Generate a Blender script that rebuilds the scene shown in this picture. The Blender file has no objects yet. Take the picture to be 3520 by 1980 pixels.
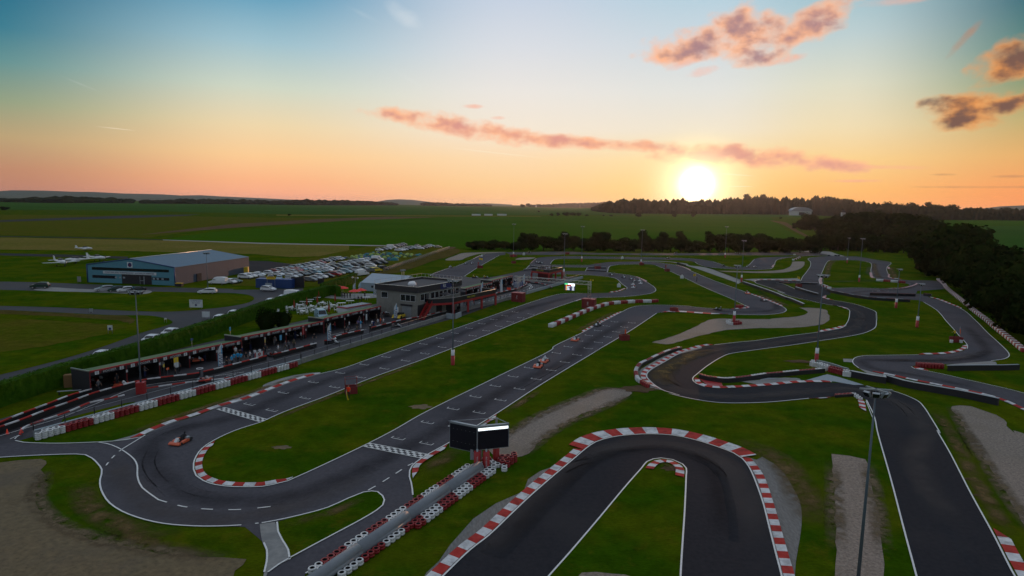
import bpy, math, random
from mathutils import Vector, Matrix, noise as mnoise
from mathutils.geometry import delaunay_2d_cdt
random.seed(7)
R=math.radians
scn=bpy.context.scene
col=scn.collection
# ------------------------------------------------------------------ camera model
H=25.0; F=2200.0; PITCH=math.atan(288/2200); ROLL=0.018; CX,CY=1760,990
_cp,_sp=math.cos(PITCH),math.sin(PITCH); _cr,_sr=math.cos(ROLL),math.sin(ROLL)
U0=Vector((0,_sp,_cp)); FW=Vector((0,_cp,-_sp)); R0=Vector((1,0,0))
RT=_cr*R0+_sr*U0; UP=-_sr*R0+_cr*U0
def P(x,y,z=0.0):
    d=FW+RT*((x-CX)/F)+UP*((CY-y)/F); t=(z-H)/d.z
    return Vector((d.x*t,d.y*t,z))
def proj(p):
    v=Vector(p)-Vector((0,0,H)); f=v.dot(FW); return CX+F*v.dot(RT)/f, CY-F*v.dot(UP)/f
def hgt(p,yt):
    lo,hi=0,300
    for _ in range(40):
        m=(lo+hi)/2
        if proj((p[0],p[1],m))[1]>yt: lo=m
        else: hi=m
    return lo
KR={}
for n_,o_ in dict(A=(0,1200),B=(800,1100),C=(1600,1200),D=(2620,1100),E0=(0,1480),E1=(900,1480),E2=(1700,1480),E3=(2620,1480),F0=(0,800),F1=(800,800),F2=(1600,800),F3=(2400,800)).items(): KR[n_]=(o_[0],o_[1],2.8622)
for n_,o_ in dict(G0=(1750,860),G1=(2200,840),G2=(2650,840),G3=(1450,820),G4=(2150,1080),G5=(2600,1080),G6=(1100,820),G7=(720,880),H0=(200,1120),H1=(700,1080),H2=(1000,900),H3=(1250,900)).items(): KR[n_]=(o_[0],o_[1],5.152)
KR['I']=(2600,640,2.787); KR['S']=(0,0,1.0); KR['J']=(1560,1200,4.155)
def kx(c,x,y):
    o=KR[c]; return o[0]+x/o[2], o[1]+y/o[2]
def Q(c,x,y,z=0.0): return P(*kx(c,x,y),z)
def path(s,z=0.0):
    out=[]; c='S'
    for t in s.split():
        if ',' not in t: c=t; continue
        sharp=t.endswith('!')
        x,y=t.rstrip('!').split(',')
        out.append((Q(c,float(x),float(y),z),sharp))
    return out
def smooth(pts,closed=False,step=1.2,z=None):
    """Catmull-Rom through ground points; points marked sharp stay corners"""
    n=len(pts); res=[]
    m=n if closed else n-1
    for i in range(m):
        p1,s1=pts[i]; p2,s2=pts[(i+1)%n]
        p0=pts[i-1][0] if (i>0 or closed) and not s1 else p1-(p2-p1)
        p3=pts[(i+2)%n][0] if (i+2<n or closed) and not s2 else p2+(p2-p1)
        L=(p2-p1).length
        k=max(1,min(10,int(L/step)))
        # centripetal
        d=lambda a,b: max(1e-3,(a-b).length)**0.5
        t0=0; t1=t0+d(p1,p0); t2=t1+d(p2,p1); t3=t2+d(p3,p2)
        for j in range(k):
            t=t1+(t2-t1)*j/k
            A1=p0*((t1-t)/(t1-t0))+p1*((t-t0)/(t1-t0))
            A2=p1*((t2-t)/(t2-t1))+p2*((t-t1)/(t2-t1))
            A3=p2*((t3-t)/(t3-t2))+p3*((t-t2)/(t3-t2))
            B1=A1*((t2-t)/(t2-t0))+A2*((t-t0)/(t2-t0))
            B2=A2*((t3-t)/(t3-t1))+A3*((t-t1)/(t3-t1))
            res.append(B1*((t2-t)/(t2-t1))+B2*((t-t1)/(t2-t1)))
    if not closed: res.append(pts[-1][0].copy())
    return res
def resample(pts,step):
    out=[pts[0].copy()]; acc=0; 
    for a,b in zip(pts,pts[1:]):
        L=(b-a).length
        if L<1e-6: continue
        d=step-acc
        while d<=L:
            out.append(a.lerp(b,d/L)); d+=step
        acc=L-(d-step)
    return out
# ------------------------------------------------------------------ tagging
def tag(o,label=None,cat=None,group=None,kind=None):
    if label: o['label']=label
    if cat: o['category']=cat
    if group: o['group']=group
    if kind: o['kind']=kind
    return o
def empty(name,loc=(0,0,0),rz=0.0):
    o=bpy.data.objects.new(name,None); col.objects.link(o); o.location=loc; o.rotation_euler=(0,0,rz); o.empty_display_size=.3
    return o
KIDS={}
def reg(o,parent):
    if parent is not None:
        o.parent=parent; KIDS.setdefault(parent.name,[]).append(o)
def copy_tree(o,parent=None,slots=None):
    c=o.copy(); col.objects.link(c); reg(c,parent)
    if parent is None: c.parent=None
    for ch in KIDS.get(o.name,[]): copy_tree(ch,c)
    return c
# ------------------------------------------------------------------ mesh builder
class MB:
    def __init__(s): s.v=[]; s.f=[]; s.m=[]; s.M=None; s.sm=[]
    def _v(s,p):
        p=Vector(p)
        if s.M is not None: p=s.M@p
        s.v.append(p); return len(s.v)-1
    def face(s,idx,m=0,smooth=False): s.f.append(idx); s.m.append(m); s.sm.append(smooth)
    def quad(s,a,b,c,d,m=0): s.face([s._v(a),s._v(b),s._v(c),s._v(d)],m)
    def poly(s,pts,m=0): s.face([s._v(p) for p in pts],m)
    def box(s,c,d,m=0,rz=0,taper=1.0):
        cx,cy,cz=c; x,y,z=d[0]/2,d[1]/2,d[2]/2
        co,si=math.cos(rz),math.sin(rz); ids=[]
        for dz,t in ((-z,1),(z,taper)):
            for dx,dy in ((-x,-y),(x,-y),(x,y),(-x,y)):
                dx*=t; dy*=t
                ids.append(s._v((cx+dx*co-dy*si,cy+dx*si+dy*co,cz+dz)))
        a=ids
        for q in ((3,2,1,0),(4,5,6,7),(0,1,5,4),(1,2,6,5),(2,3,7,6),(3,0,4,7)): s.face([a[i] for i in q],m)
        return s
    def prism(s,prof,axis_from,axis_to,m=0,cap=True):
        """profile = list of (x,z); extruded along y from..to"""
        a=[s._v((p[0],axis_from,p[1])) for p in prof]; b=[s._v((p[0],axis_to,p[1])) for p in prof]
        n=len(prof)
        for i in range(n): s.face([a[i],a[(i+1)%n],b[(i+1)%n],b[i]],m)
        if cap: s.face(a[::-1],m); s.face(b,m)
        return s
    def tube(s,pts,r,m=0,n=8,cap=True,smooth=True):
        pts=[Vector(p) for p in pts]; rings=[]
        for i,p in enumerate(pts):
            t=(pts[min(i+1,len(pts)-1)]-pts[max(i-1,0)]).normalized()
            ref=Vector((0,0,1)) if abs(t.z)<.95 else Vector((1,0,0))
            u=t.cross(ref).normalized(); w=t.cross(u)
            rr=r[i] if isinstance(r,(list,tuple)) else r
            rings.append([s._v(p+u*math.cos(2*math.pi*k/n)*rr+w*math.sin(2*math.pi*k/n)*rr) for k in range(n)])
        for a,b in zip(rings,rings[1:]):
            for k in range(n): s.face([a[k],a[(k+1)%n],b[(k+1)%n],b[k]],m,smooth)
        if cap: s.face(rings[0][::-1],m); s.face(rings[-1],m)
        return s
    def lathe(s,prof,c=(0,0,0),m=0,n=16,close=False,smooth=True):
        rings=[]
        for r,z in prof:
            rings.append([s._v((c[0]+r*math.cos(2*math.pi*k/n),c[1]+r*math.sin(2*math.pi*k/n),c[2]+z)) for k in range(n)])
        if close: rings.append(rings[0])
        for a,b in zip(rings,rings[1:]):
            for k in range(n): s.face([a[k],a[(k+1)%n],b[(k+1)%n],b[k]],m,smooth)
        return s
    def build(s,name,mats,parent=None,loc=None,rz=0.0):
        me=bpy.data.meshes.new(name); me.from_pydata([tuple(v) for v in s.v],[],s.f)
        if not isinstance(mats,(list,tuple)): mats=[mats]
        for q in mats: me.materials.append(q)
        me.polygons.foreach_set('material_index',s.m)
        me.polygons.foreach_set('use_smooth',s.sm); me.update()
        o=bpy.data.objects.new(name,me); col.objects.link(o); reg(o,parent)
        if loc is not None: o.location=loc
        if rz: o.rotation_euler=(0,0,rz)
        return o
def text(s,size,mat,parent,name,org,xd,yd,ex=0.004,align='CENTER'):
    c=bpy.data.curves.new(name,'FONT'); c.body=s; c.size=size; c.extrude=ex; c.align_x=align; c.align_y='CENTER'; c.resolution_u=2
    c.materials.append(mat); o=bpy.data.objects.new(name,c); col.objects.link(o)
    x=Vector(xd).normalized(); y=Vector(yd).normalized(); z=x.cross(y)
    o.matrix_world=Matrix(((x.x,y.x,z.x,org[0]),(x.y,y.y,z.y,org[1]),(x.z,y.z,z.z,org[2]),(0,0,0,1)))
    reg(o,parent)
    return o
# ------------------------------------------------------------------ materials
def lin(c): return tuple(c)+(1,) if len(c)==3 else c
def mat(name,c,rough=.7,c2=None,scale=3.0,bump=0.0,metal=0.0,c3=None,scale3=.05,spec=None,emit=None,detail=4,stretch=None,alpha=None):
    m=bpy.data.materials.new(name); m.use_nodes=True; nt=m.node_tree; b=nt.nodes['Principled BSDF']
    b.inputs['Base Color'].default_value=lin(c); b.inputs['Roughness'].default_value=rough; b.inputs['Metallic'].default_value=metal
    if spec is not None: b.inputs['Specular IOR Level'].default_value=spec
    if emit: b.inputs['Emission Color'].default_value=lin(emit[0]); b.inputs['Emission Strength'].default_value=emit[1]
    if c2 or bump:
        tc=nt.nodes.new('ShaderNodeTexCoord'); src=tc.outputs['Object']
        if stretch:
            mp=nt.nodes.new('ShaderNodeMapping'); mp.inputs['Scale'].default_value=stretch[:3]
            if len(stretch)>3: mp.inputs['Rotation'].default_value=(0,0,stretch[3])
            nt.links.new(src,mp.inputs['Vector']); src=mp.outputs['Vector']
        nz=nt.nodes.new('ShaderNodeTexNoise'); nz.inputs['Scale'].default_value=scale; nz.inputs['Detail'].default_value=detail; nz.inputs['Roughness'].default_value=.65
        nt.links.new(src,nz.inputs['Vector'])
        if c2:
            rp=nt.nodes.new('ShaderNodeValToRGB'); rp.color_ramp.elements[0].position=.33; rp.color_ramp.elements[1].position=.68
            rp.color_ramp.elements[0].color=lin(c); rp.color_ramp.elements[1].color=lin(c2)
            nt.links.new(nz.outputs['Fac'],rp.inputs['Fac']); out=rp.outputs['Color']
            if c3:
                n3=nt.nodes.new('ShaderNodeTexNoise'); n3.inputs['Scale'].default_value=scale3; n3.inputs['Detail'].default_value=6; n3.inputs['Roughness'].default_value=.6
                nt.links.new(src,n3.inputs['Vector'])
                r3=nt.nodes.new('ShaderNodeValToRGB'); r3.color_ramp.elements[0].position=.5; r3.color_ramp.elements[1].position=.72
                nt.links.new(n3.outputs['Fac'],r3.inputs['Fac'])
                mx=nt.nodes.new('ShaderNodeMix'); mx.data_type='RGBA'; nt.links.new(r3.outputs['Color'],mx.inputs['Factor']); nt.links.new(out,mx.inputs[6]); mx.inputs[7].default_value=lin(c3); out=mx.outputs[2]
            nt.links.new(out,b.inputs['Base Color'])
        if bump:
            bp=nt.nodes.new('ShaderNodeBump'); bp.inputs['Strength'].default_value=bump; bp.inputs['Distance'].default_value=.1
            nt.links.new(nz.outputs['Fac'],bp.inputs['Height']); nt.links.new(bp.outputs['Normal'],b.inputs['Normal'])
    return m
def grass_mat(name,a,b,c,s1=.09,s2=2.5,streak=0.0):
    """two greens mixed by broad patches, dry tufts on top, fine blade noise and bump"""
    m=bpy.data.materials.new(name); m.use_nodes=True; nt=m.node_tree; bs=nt.nodes['Principled BSDF']; bs.inputs['Roughness'].default_value=.95; bs.inputs['Specular IOR Level'].default_value=0
    N=nt.nodes.new; L=nt.links.new
    tc=N('ShaderNodeTexCoord'); src=tc.outputs['Object']
    def nz(sc,det=5,rough=.6,st=None):
        n=N('ShaderNodeTexNoise'); n.inputs['Scale'].default_value=sc; n.inputs['Detail'].default_value=det; n.inputs['Roughness'].default_value=rough
        if st:
            mp=N('ShaderNodeMapping'); mp.inputs['Scale'].default_value=st[:3]; mp.inputs['Rotation'].default_value=(0,0,st[3]); L(src,mp.inputs['Vector']); L(mp.outputs['Vector'],n.inputs['Vector'])
        else: L(src,n.inputs['Vector'])
        return n.outputs['Fac']
    def ramp(f,p0,p1,c0=(0,0,0,1),c1=(1,1,1,1)):
        r=N('ShaderNodeValToRGB'); r.color_ramp.elements[0].position=p0; r.color_ramp.elements[1].position=p1; r.color_ramp.elements[0].color=c0; r.color_ramp.elements[1].color=c1; L(f,r.inputs['Fac']); return r.outputs['Color']
    def mix(f,x,y,bl='MIX'):
        q=N('ShaderNodeMix'); q.data_type='RGBA'; q.blend_type=bl
        if isinstance(f,float): q.inputs['Factor'].default_value=f
        else: L(f,q.inputs['Factor'])
        for s,i in ((x,6),(y,7)):
            if isinstance(s,tuple): q.inputs[i].default_value=lin(s)
            else: L(s,q.inputs[i])
        return q.outputs[2]
    g=mix(ramp(nz(s1),.42,.58),a,b)
    g=mix(ramp(nz(s1*3.1,6,.7),.56,.76),g,c)
    fine=nz(s2,6,.75,(1,3.0,1,.35))
    g=mix(.75,g,ramp(fine,.25,.75,(.45,.45,.45,1),(1.5,1.5,1.5,1)),'MULTIPLY')
    mid=nz(.6,5,.65); g=mix(.6,g,ramp(mid,.3,.7,(.6,.6,.6,1),(1.4,1.4,1.4,1)),'MULTIPLY')
    L(g,bs.inputs['Base Color'])
    bp=N('ShaderNodeBump'); bp.inputs['Strength'].default_value=.6; bp.inputs['Distance'].default_value=.15; L(fine,bp.inputs['Height']); L(bp.outputs['Normal'],bs.inputs['Normal'])
    return m
M={}
M['grass']=grass_mat('grass',(.030,.074,.002),(.068,.092,.003),(.105,.095,.007))
M['grass2']=grass_mat('grass_dry',(.088,.085,.010),(.070,.088,.006),(.125,.10,.016))
M['straw']=grass_mat('straw_field',(.165,.135,.035),(.135,.125,.026),(.19,.15,.045),.02)
M['crop']=grass_mat('crop_field',(.030,.092,.003),(.040,.100,.004),(.052,.098,.005),.006,1.2)
M['crop2']=grass_mat('crop_field_far',(.030,.088,.014),(.038,.098,.016),(.05,.10,.02),.004,.8)
M['weeds']=grass_mat('rough_grass',(.10,.075,.022),(.075,.065,.016),(.13,.085,.03),.12)
M['soil']=grass_mat('bare_soil',(.13,.085,.05),(.11,.075,.045),(.16,.10,.06),.05)
M['asph']=mat('asphalt',(.074,.071,.081),.85,(.104,.099,.111),2.5,.12,c3=(.060,.058,.067),scale3=.09,detail=8,spec=.02)
M['asphd']=mat('asphalt_new',(.023,.024,.029),.85,(.034,.034,.040),2.5,.12,c3=(.044,.042,.045),scale3=.06,detail=8,spec=.03)
M['asphp']=mat('asphalt_pit',(.045,.043,.050),.7,(.06,.056,.062),.9,.2,c3=(.03,.03,.035),scale3=.2,detail=7,spec=.15)
M['road']=mat('road_asphalt',(.05,.05,.056),.8,(.062,.06,.066),.8,.15,c3=(.04,.04,.045),scale3=.1,spec=.15)
M['gravel']=mat('gravel',(.13,.104,.084),.95,(.33,.27,.22),4.5,.9,detail=9,c3=(.19,.15,.11),scale3=.15)
M['sand']=mat('sandy_gravel',(.10,.073,.036),.95,(.185,.135,.068),2.2,.9,detail=9,c3=(.10,.078,.05),scale3=.12)
M['conc']=mat('concrete',(.20,.20,.195),.85,(.28,.275,.26),2,.15,c3=(.15,.15,.15),scale3=.3)
M['concb']=mat('concrete_blue',(.26,.30,.33),.8,(.32,.36,.39),2,.1)
M['ribbed']=mat('grass_pavers',(.13,.125,.115),.9,(.22,.21,.20),7,.8,stretch=(1,.25,1,.6))
M['wpaint']=mat('white_paint',(.62,.62,.60),.6,(.78,.78,.76),6)
M['kw']=mat('kerb_white',(.50,.50,.50),.85,(.74,.74,.74),1.6,.2,c3=(.30,.29,.29),scale3=.9,spec=.1)
M['kr']=mat('kerb_red',(.36,.030,.024),.85,(.50,.06,.05),1.6,.2,c3=(.20,.035,.03),scale3=.9,spec=.1)
M['tw']=mat('tyre_white',(.60,.61,.60),.6,(.78,.79,.78),3,c3=(.40,.40,.38),scale3=1.3)
M['tr']=mat('tyre_red',(.22,.008,.010),.5,(.30,.015,.018),5)
M['tb']=mat('tyre_black',(.02,.02,.022),.7)
M['hole']=mat('tyre_inside',(.012,.011,.012),.9)
M['pipe']=mat('grey_pipe',(.17,.19,.21),.42,(.20,.22,.24),2)
M['steel']=mat('galvanised_steel',(.30,.33,.35),.45,(.36,.39,.41),3,metal=.5)
M['mast']=mat('mast_paint',(.10,.135,.16),.6)
M['alu']=mat('aluminium',(.55,.54,.50),.35,metal=.8)
M['red']=mat('red_paint',(.33,.012,.014),.5,(.38,.02,.02),4)
M['redd']=mat('red_paint_dull',(.16,.010,.012),.6,(.20,.016,.016),3)
M['black']=mat('black_plastic',(.014,.014,.016),.5)
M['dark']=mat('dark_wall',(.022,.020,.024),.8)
M['roofg']=mat('roof_green',(.06,.13,.055),.9,(.085,.16,.07),1.5,c3=(.09,.15,.08),scale3=.3)
M['white']=mat('white_plastic',(.75,.76,.77),.5)
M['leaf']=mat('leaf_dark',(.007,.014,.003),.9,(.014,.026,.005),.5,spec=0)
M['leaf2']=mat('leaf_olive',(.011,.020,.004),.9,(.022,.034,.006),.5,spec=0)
M['leaf3']=mat('leaf_fresh',(.035,.085,.006),.8,(.055,.12,.010),.8,spec=.2)
M['bark']=mat('bark',(.035,.028,.02),.9)
M['hedge']=mat('hedge_leaf',(.022,.066,.002),.8,(.050,.125,.004),1.2,spec=.05)
M['glass']=mat('dark_glass',(.015,.018,.022),.12,spec=.6)
M['club']=mat('render_wall',(.20,.195,.17),.85,(.235,.23,.20),1.5,c3=(.16,.155,.135),scale3=.5)
M['clubd']=mat('parapet_dark',(.035,.032,.034),.8)
M['clubroof']=mat('roof_felt',(.06,.055,.06),.9,(.085,.078,.08),.6)
M['yellow']=mat('yellow_paint',(.72,.50,.02),.4)
M['orange']=mat('orange_fabric',(.85,.14,.02),.6)
M['hvis']=mat('orange_vest',(.9,.045,.01),.6)
M['skin']=mat('skin',(.34,.19,.13),.6)
M['blue']=mat('blue_paint',(.015,.05,.20),.5)
M['cyan']=mat('cyan_fabric',(.05,.36,.62),.6)
M['teal']=mat('hangar_cladding',(.075,.235,.30),.55,(.085,.26,.33),2)
M['hside']=mat('hangar_side',(.045,.066,.11),.6,(.055,.078,.125),.6,stretch=(3,3,.2))
M['hroof']=mat('hangar_roof',(.035,.085,.15),.5,(.045,.10,.17),.5)
M['hblue']=mat('hangar_trim',(.010,.05,.16),.5)
M['tent']=mat('marquee_fabric',(.30,.37,.43),.6,(.34,.41,.47),.5)
M['sign']=mat('sign_white',(.60,.64,.64),.6)
M['navy']=mat('navy_ink',(.01,.02,.12),.6)
M['neon']=mat('yellow_ink',(.55,.55,.02),.6)
M['lcd']=mat('lit_white',(.8,.8,.8),.5,emit=((.85,.95,1.0),1.6))
M['lcdg']=mat('lit_green',(.1,.6,.25),.5,emit=((.08,.75,.30),1.0))
M['lcdo']=mat('lit_orange',(.9,.4,.02),.5,emit=((1.0,.38,.02),1.0))
M['lcdr']=mat('lit_red',(.4,.02,.02),.5,emit=((.45,.015,.02),.8))
M['lcdk']=mat('led_panel',(.006,.006,.014),.35)
M['lcdb']=mat('led_navy',(.02,.02,.09),.4,emit=((.02,.02,.10),.6))
M['tan']=mat('wood_tan',(.22,.12,.045),.8)
M['hillm']=mat('hill_land',(.045,.07,.04),1,(.06,.08,.05),.002)
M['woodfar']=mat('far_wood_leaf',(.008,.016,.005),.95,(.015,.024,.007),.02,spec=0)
# ------------------------------------------------------------------ ground sheets
def sheet(s,z,name,m,smoothed=True,kind='structure',step=1.2,label=None,rag=0.0):
    pp=path(s)
    pts=smooth(pp,True,step) if smoothed else [p for p,_ in pp]
    if rag:
        pts=[p+Vector((mnoise.noise(p*.5)*rag,mnoise.noise(p*.5+Vector((9,9,9)))*rag,0)) for p in pts]
    vv,_,ff,_,_,_=delaunay_2d_cdt([Vector((p.x,p.y)) for p in pts],[],[list(range(len(pts)))],1,1e-4)
    me=bpy.data.meshes.new(name); fs=[]
    for t in ff:
        a,b,c=[vv[i] for i in t]
        fs.append(tuple(t) if (b-a).cross(c-a)>0 else tuple(t[::-1]))
    me.from_pydata([(p.x,p.y,z) for p in vv],[],fs)
    me.materials.append(m); me.update()
    o=bpy.data.objects.new(name,me); col.objects.link(o); o['kind']=kind
    if label: o['label']=label
    return o
def strip(mb,pts,off0,off1,z0,z1,m=0,seg=None,taper=0.0):
    n=len(pts); nor=[]
    for i in range(n):
        t=(pts[min(i+1,n-1)]-pts[max(i-1,0)]); t.z=0
        if t.length<1e-6: t=Vector((1,0,0))
        t.normalize(); nor.append(Vector((-t.y,t.x,0)))
    d=0; ds=[0]
    for a,b in zip(pts,pts[1:]): d+=(b-a).length; ds.append(d)
    tot=d
    def w(i):
        if not taper: return 1.0
        return max(.03,min(1,ds[i]/taper,(tot-ds[i])/taper))
    for i in range(n-1):
        mi=m
        if seg: mi=int(((ds[i]+ds[i+1])/2)//seg)%2
        a,b=pts[i],pts[i+1]
        q=[]
        for p,nn,ww in ((a,nor[i],w(i)),(b,nor[i+1],w(i+1))):
            q.append((p+nn*off0)*1.0); q.append(p+nn*(off0+(off1-off0)*ww))
        q[0].z=z0;q[1].z=z1;q[2].z=z0;q[3].z=z1
        if off1>off0: mb.quad(q[0],q[2],q[3],q[1],mi)
        else: mb.quad(q[1],q[3],q[2],q[0],mi)
ZL=.075
LINES=MB()
def line(s,w=.13,z=ZL,closed=False,off=0.0,dash=None,mb=None,step=.8):
    pts=smooth(path(s),closed,step)
    mb=mb or LINES
    if not dash: strip(mb,pts,off-w/2,off+w/2,z,z); return
    pts=resample(pts,.25); on,of=dash; k=0
    while k<len(pts):
        a=pts[k:k+int(on/.25)+1]
        if len(a)>1: strip(mb,a,off-w/2,off+w/2,z,z)
        k+=int((on+of)/.25)
def kerb(s,off0,off1,seg,name='kerb',taper=1.5,flip=False,h=.07,label='red and white kerb'):
    pts=resample(smooth(path(s),False,.5),seg/6)
    mb=MB(); strip(mb,pts,off0,off1,.078,.078+h,seg=seg,taper=taper)
    # outer face of the raised slab
    sgn=1 if off1>off0 else -1
    o=mb.build(name,[M['kr'],M['kw']] if not flip else [M['kw'],M['kr']]); o['kind']='structure'
    return o
def nth(i): 
    w=['first','second','third','fourth','fifth','sixth','seventh','eighth','ninth','tenth','eleventh','twelfth','thirteenth','fourteenth','fifteenth','sixteenth','seventeenth','eighteenth','nineteenth','twentieth']
    if i<20: return w[i]
    tens={2:'twenty',3:'thirty',4:'forty',5:'fifty',6:'sixty',7:'seventy',8:'eighty',9:'ninety'}
    n=i+1; 
    if n%10==0: return {30:'thirtieth',40:'fortieth',50:'fiftieth',60:'sixtieth',70:'seventieth',80:'eightieth',90:'ninetieth'}.get(n,str(n)+'th')
    return tens.get(n//10,str(n//10))+'-'+w[n%10-1]
# ================================================================== SETTING
g=MB(); 
NX=40
xs=[-16000,-6000,-2500,-1000,-500]+[-300+25*i for i in range(29)]+[500,1000,2500,6000,16000]
ys=[-300,-100]+[-40+25*i for i in range(24)]+[700,1000,1500,2500,4500,9000,16000]
for x0_,x1_ in zip(xs,xs[1:]):
    for y0_,y1_ in zip(ys,ys[1:]): g.quad((x0_,y0_,0),(x1_,y0_,0),(x1_,y1_,0),(x0_,y1_,0))
go=g.build('ground',M['grass']); go['kind']='structure'
# far fields
sheet('S -900,722! 300,722! 1000,737! 1990,740! 2300,738! 2760,748! 2760,735! 1990,716! 1000,700! -900,672!',.3,'field',M['crop2'],False)
sheet('S 700,800! 1000,776! 1200,759! 1640,744! 2300,741! 2640,741! 2700,790! 2770,820! 2860,858! 2300,858! 1700,862! 1570,852! 1480,848! 900,836! 560,824!',.04,'field',M['crop'],False)
sheet('S 950,738! 1860,743.2! 1860,744.6! 950,741.5!',.06,'field',M['straw'],False)
sheet('S 470,808! 900,776! 1200,758! 1500,747! 1330,745! 1130,752! 800,770!',.05,'field',M['soil'],False)
sheet('S -900,800! 500,825! 1200,842! 1200,878! 1000,884! 880,874! 400,862! -900,850!',.045,'field',M['straw'],False)
sheet('S -900,742! 0,738! 450,740! 900,748! 1150,750! 760,782! 500,818! 0,808! -900,790!',.035,'field',M['grass2'],False)
sheet('S -900,770! 0,757! 440,741! 640,738! 690,736! 640,742! 440,750! 0,763! -900,782!',.06,'runway',M['asphd'],False)
sheet('S -900,803! 0,811.5! 240,815! 560,824! 560,825.5! 240,817.5! 0,814! -900,806!',.07,'path',M['asphd'],False)
sheet('S 560,824! 900,835! 1480,847! 1480,850! 900,838.5! 560,826!',.07,'path',M['conc'],False)
sheet('S -400,868! 0,871! 240,876! 440,883! 440,890! 0,878! -400,872!',.06,'taxiway',M['asphd'],False)
sheet('S 855,897! 920,898! 1000,908! 1060,912! 1000,925! 930,935! 855,935!',.06,'taxiway',M['asphd'],False)
sheet('S 3180,800! 3330,778! 3520,776! 4600,800! 4600,1000! 3700,900! 3420,850! 3300,830!',.05,'field',M['crop2'],False)
sheet('S 3240,757! 3330,755! 3600,760! 3600,775! 3330,776! 3200,785!',.06,'field',M['crop'],False)
sheet('S 2980,795! 3100,798! 3030,850! 2990,850!',.07,'field',M['crop'],False)
sheet('S 2650,758 2690,772 2740,800 2790,822 2780,812 2740,790 2720,775 2690,762',.08,'path',M['soil'],True)
# parking meadow and dry bank by the karting fence
sheet('F1 0,470! 300,330! 560,290! 1400,120! 2050,140! 2150,150! 1850,260! 1500,370! 1250,450! 900,520! 560,540! 0,520!',.05,'parking_meadow',M['grass2'],False)
sheet('G6 700,740 900,640 1150,560 1500,440 1900,300 2250,190 2400,180 2480,230 2350,300 2000,400 1700,510 1300,620 1000,640 800,720',.09,'bank',M['weeds'],True)
sheet('G6 1130,520! 1700,350! 2200,190! 2300,150! 2420,150! 2330,200! 1900,310! 1300,530! 1130,600!',.08,'path',M['soil'],False)
# airport road with grass islands
sheet('F0 -400,475! 300,488 870,508 1700,540 2300,556 F1 0,562 400,556 690,545! 700,600! 560,640! F0 2576,830! 1700,1090! 900,1290! -300,1560! -400,1500! -400,1000!',.03,'road',M['road'])
sheet('F0 -400,555! 0,562 400,575 950,590 1400,606! 1520,580! 2000,590 2300,596 2450,615 2500,650 2440,690 2250,728 2000,755 1700,778 1300,772 600,738 0,722 -400,715!',.05,'grass_verge',M['grass'])
sheet('F0 -400,758! 0,762 600,788 1100,812 1450,815 1620,842 1700,882 1640,915 1400,985 1000,1128 600,1250 0,1400 -400,1480!',.05,'grass_verge',M['grass'])
sheet('F0 -400,758! 0,762! 600,790! 1000,815! 1250,818! 1330,850! 1290,900! 1200,870! 700,830! 0,800! -400,790!',.06,'grass_verge',M['weeds'],rag=.8)
sheet('F0 -400,830! 400,860! 1150,905! 1250,930! 1000,1010! 400,1130! -400,1230!',.062,'grass_verge',M['grass2'],rag=1.0)
sheet('F0 330,560 500,540 700,550 1000,562 1480,572 1430,603 950,587 500,577',.06,'pavement',M['conc'])
# circuit asphalt
sheet('A -500,1110! 0,1070 400,1048 750,1038 840,1045 905,1078 960,1130 1002,1190 1000,1235 985,1290 E0 988,560 1020,640 1080,720 1200,800 1350,860 1520,905 1700,932 2000,948 2240,944 2410,950! 2520,1040 E1 0,1090 40,1180 42,1300 20,1400 0,1560! 380,1560! 430,1405 540,1340 960,1060 1350,790 1510,690! 1490,660 1480,580 1470,520 1452,460 1455,400 1480,350 1560,285 1640,235 1830,130 C 310,635 700,380 1000,195 1325,0 F2 1270,1175 1600,980 1880,795 G1 350,1205 450,1188 560,1180 800,1185 1000,1200 1250,1218 1560,1240 1800,1248 2200,1250 2400,1235 2530,1212 G2 240,1200 272,1170 255,1140 200,1105 0,1020 G1 2250,990 1950,880 1700,785 1300,640 900,470 800,420 630,368 450,340 250,315 0,305 G0 2100,205 1780,212 1500,248 1370,266 760,262! 370,262! G3 1840,545! 1800,562 1480,637 1200,688 1000,697 830,692 750,672! 800,640 980,520 1100,450 1280,350 1370,300 1480,285! 1480,245! 1250,258 1130,270 1050,300 900,370 740,440 580,505 470,530 200,625 150,650 170,668 420,700 700,712 G0 -300,480! 330,462 600,440 1000,425 1400,440 1650,460 1850,490 2000,600 2090,670 2080,690 1950,735 1770,755 1300,765 1000,770 870,785 700,828 F2 560,715 330,795 0,912 B 1900,190 1540,318 1330,392 1080,480 870,530 620,600 380,690 150,780 A 2130,585 1960,650 1700,730 1500,810 1420,850 1250,895 1100,912 950,920 600,932 400,930 230,922! 150,905 -500,1040!',.012,'track',M['asph'])
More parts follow.
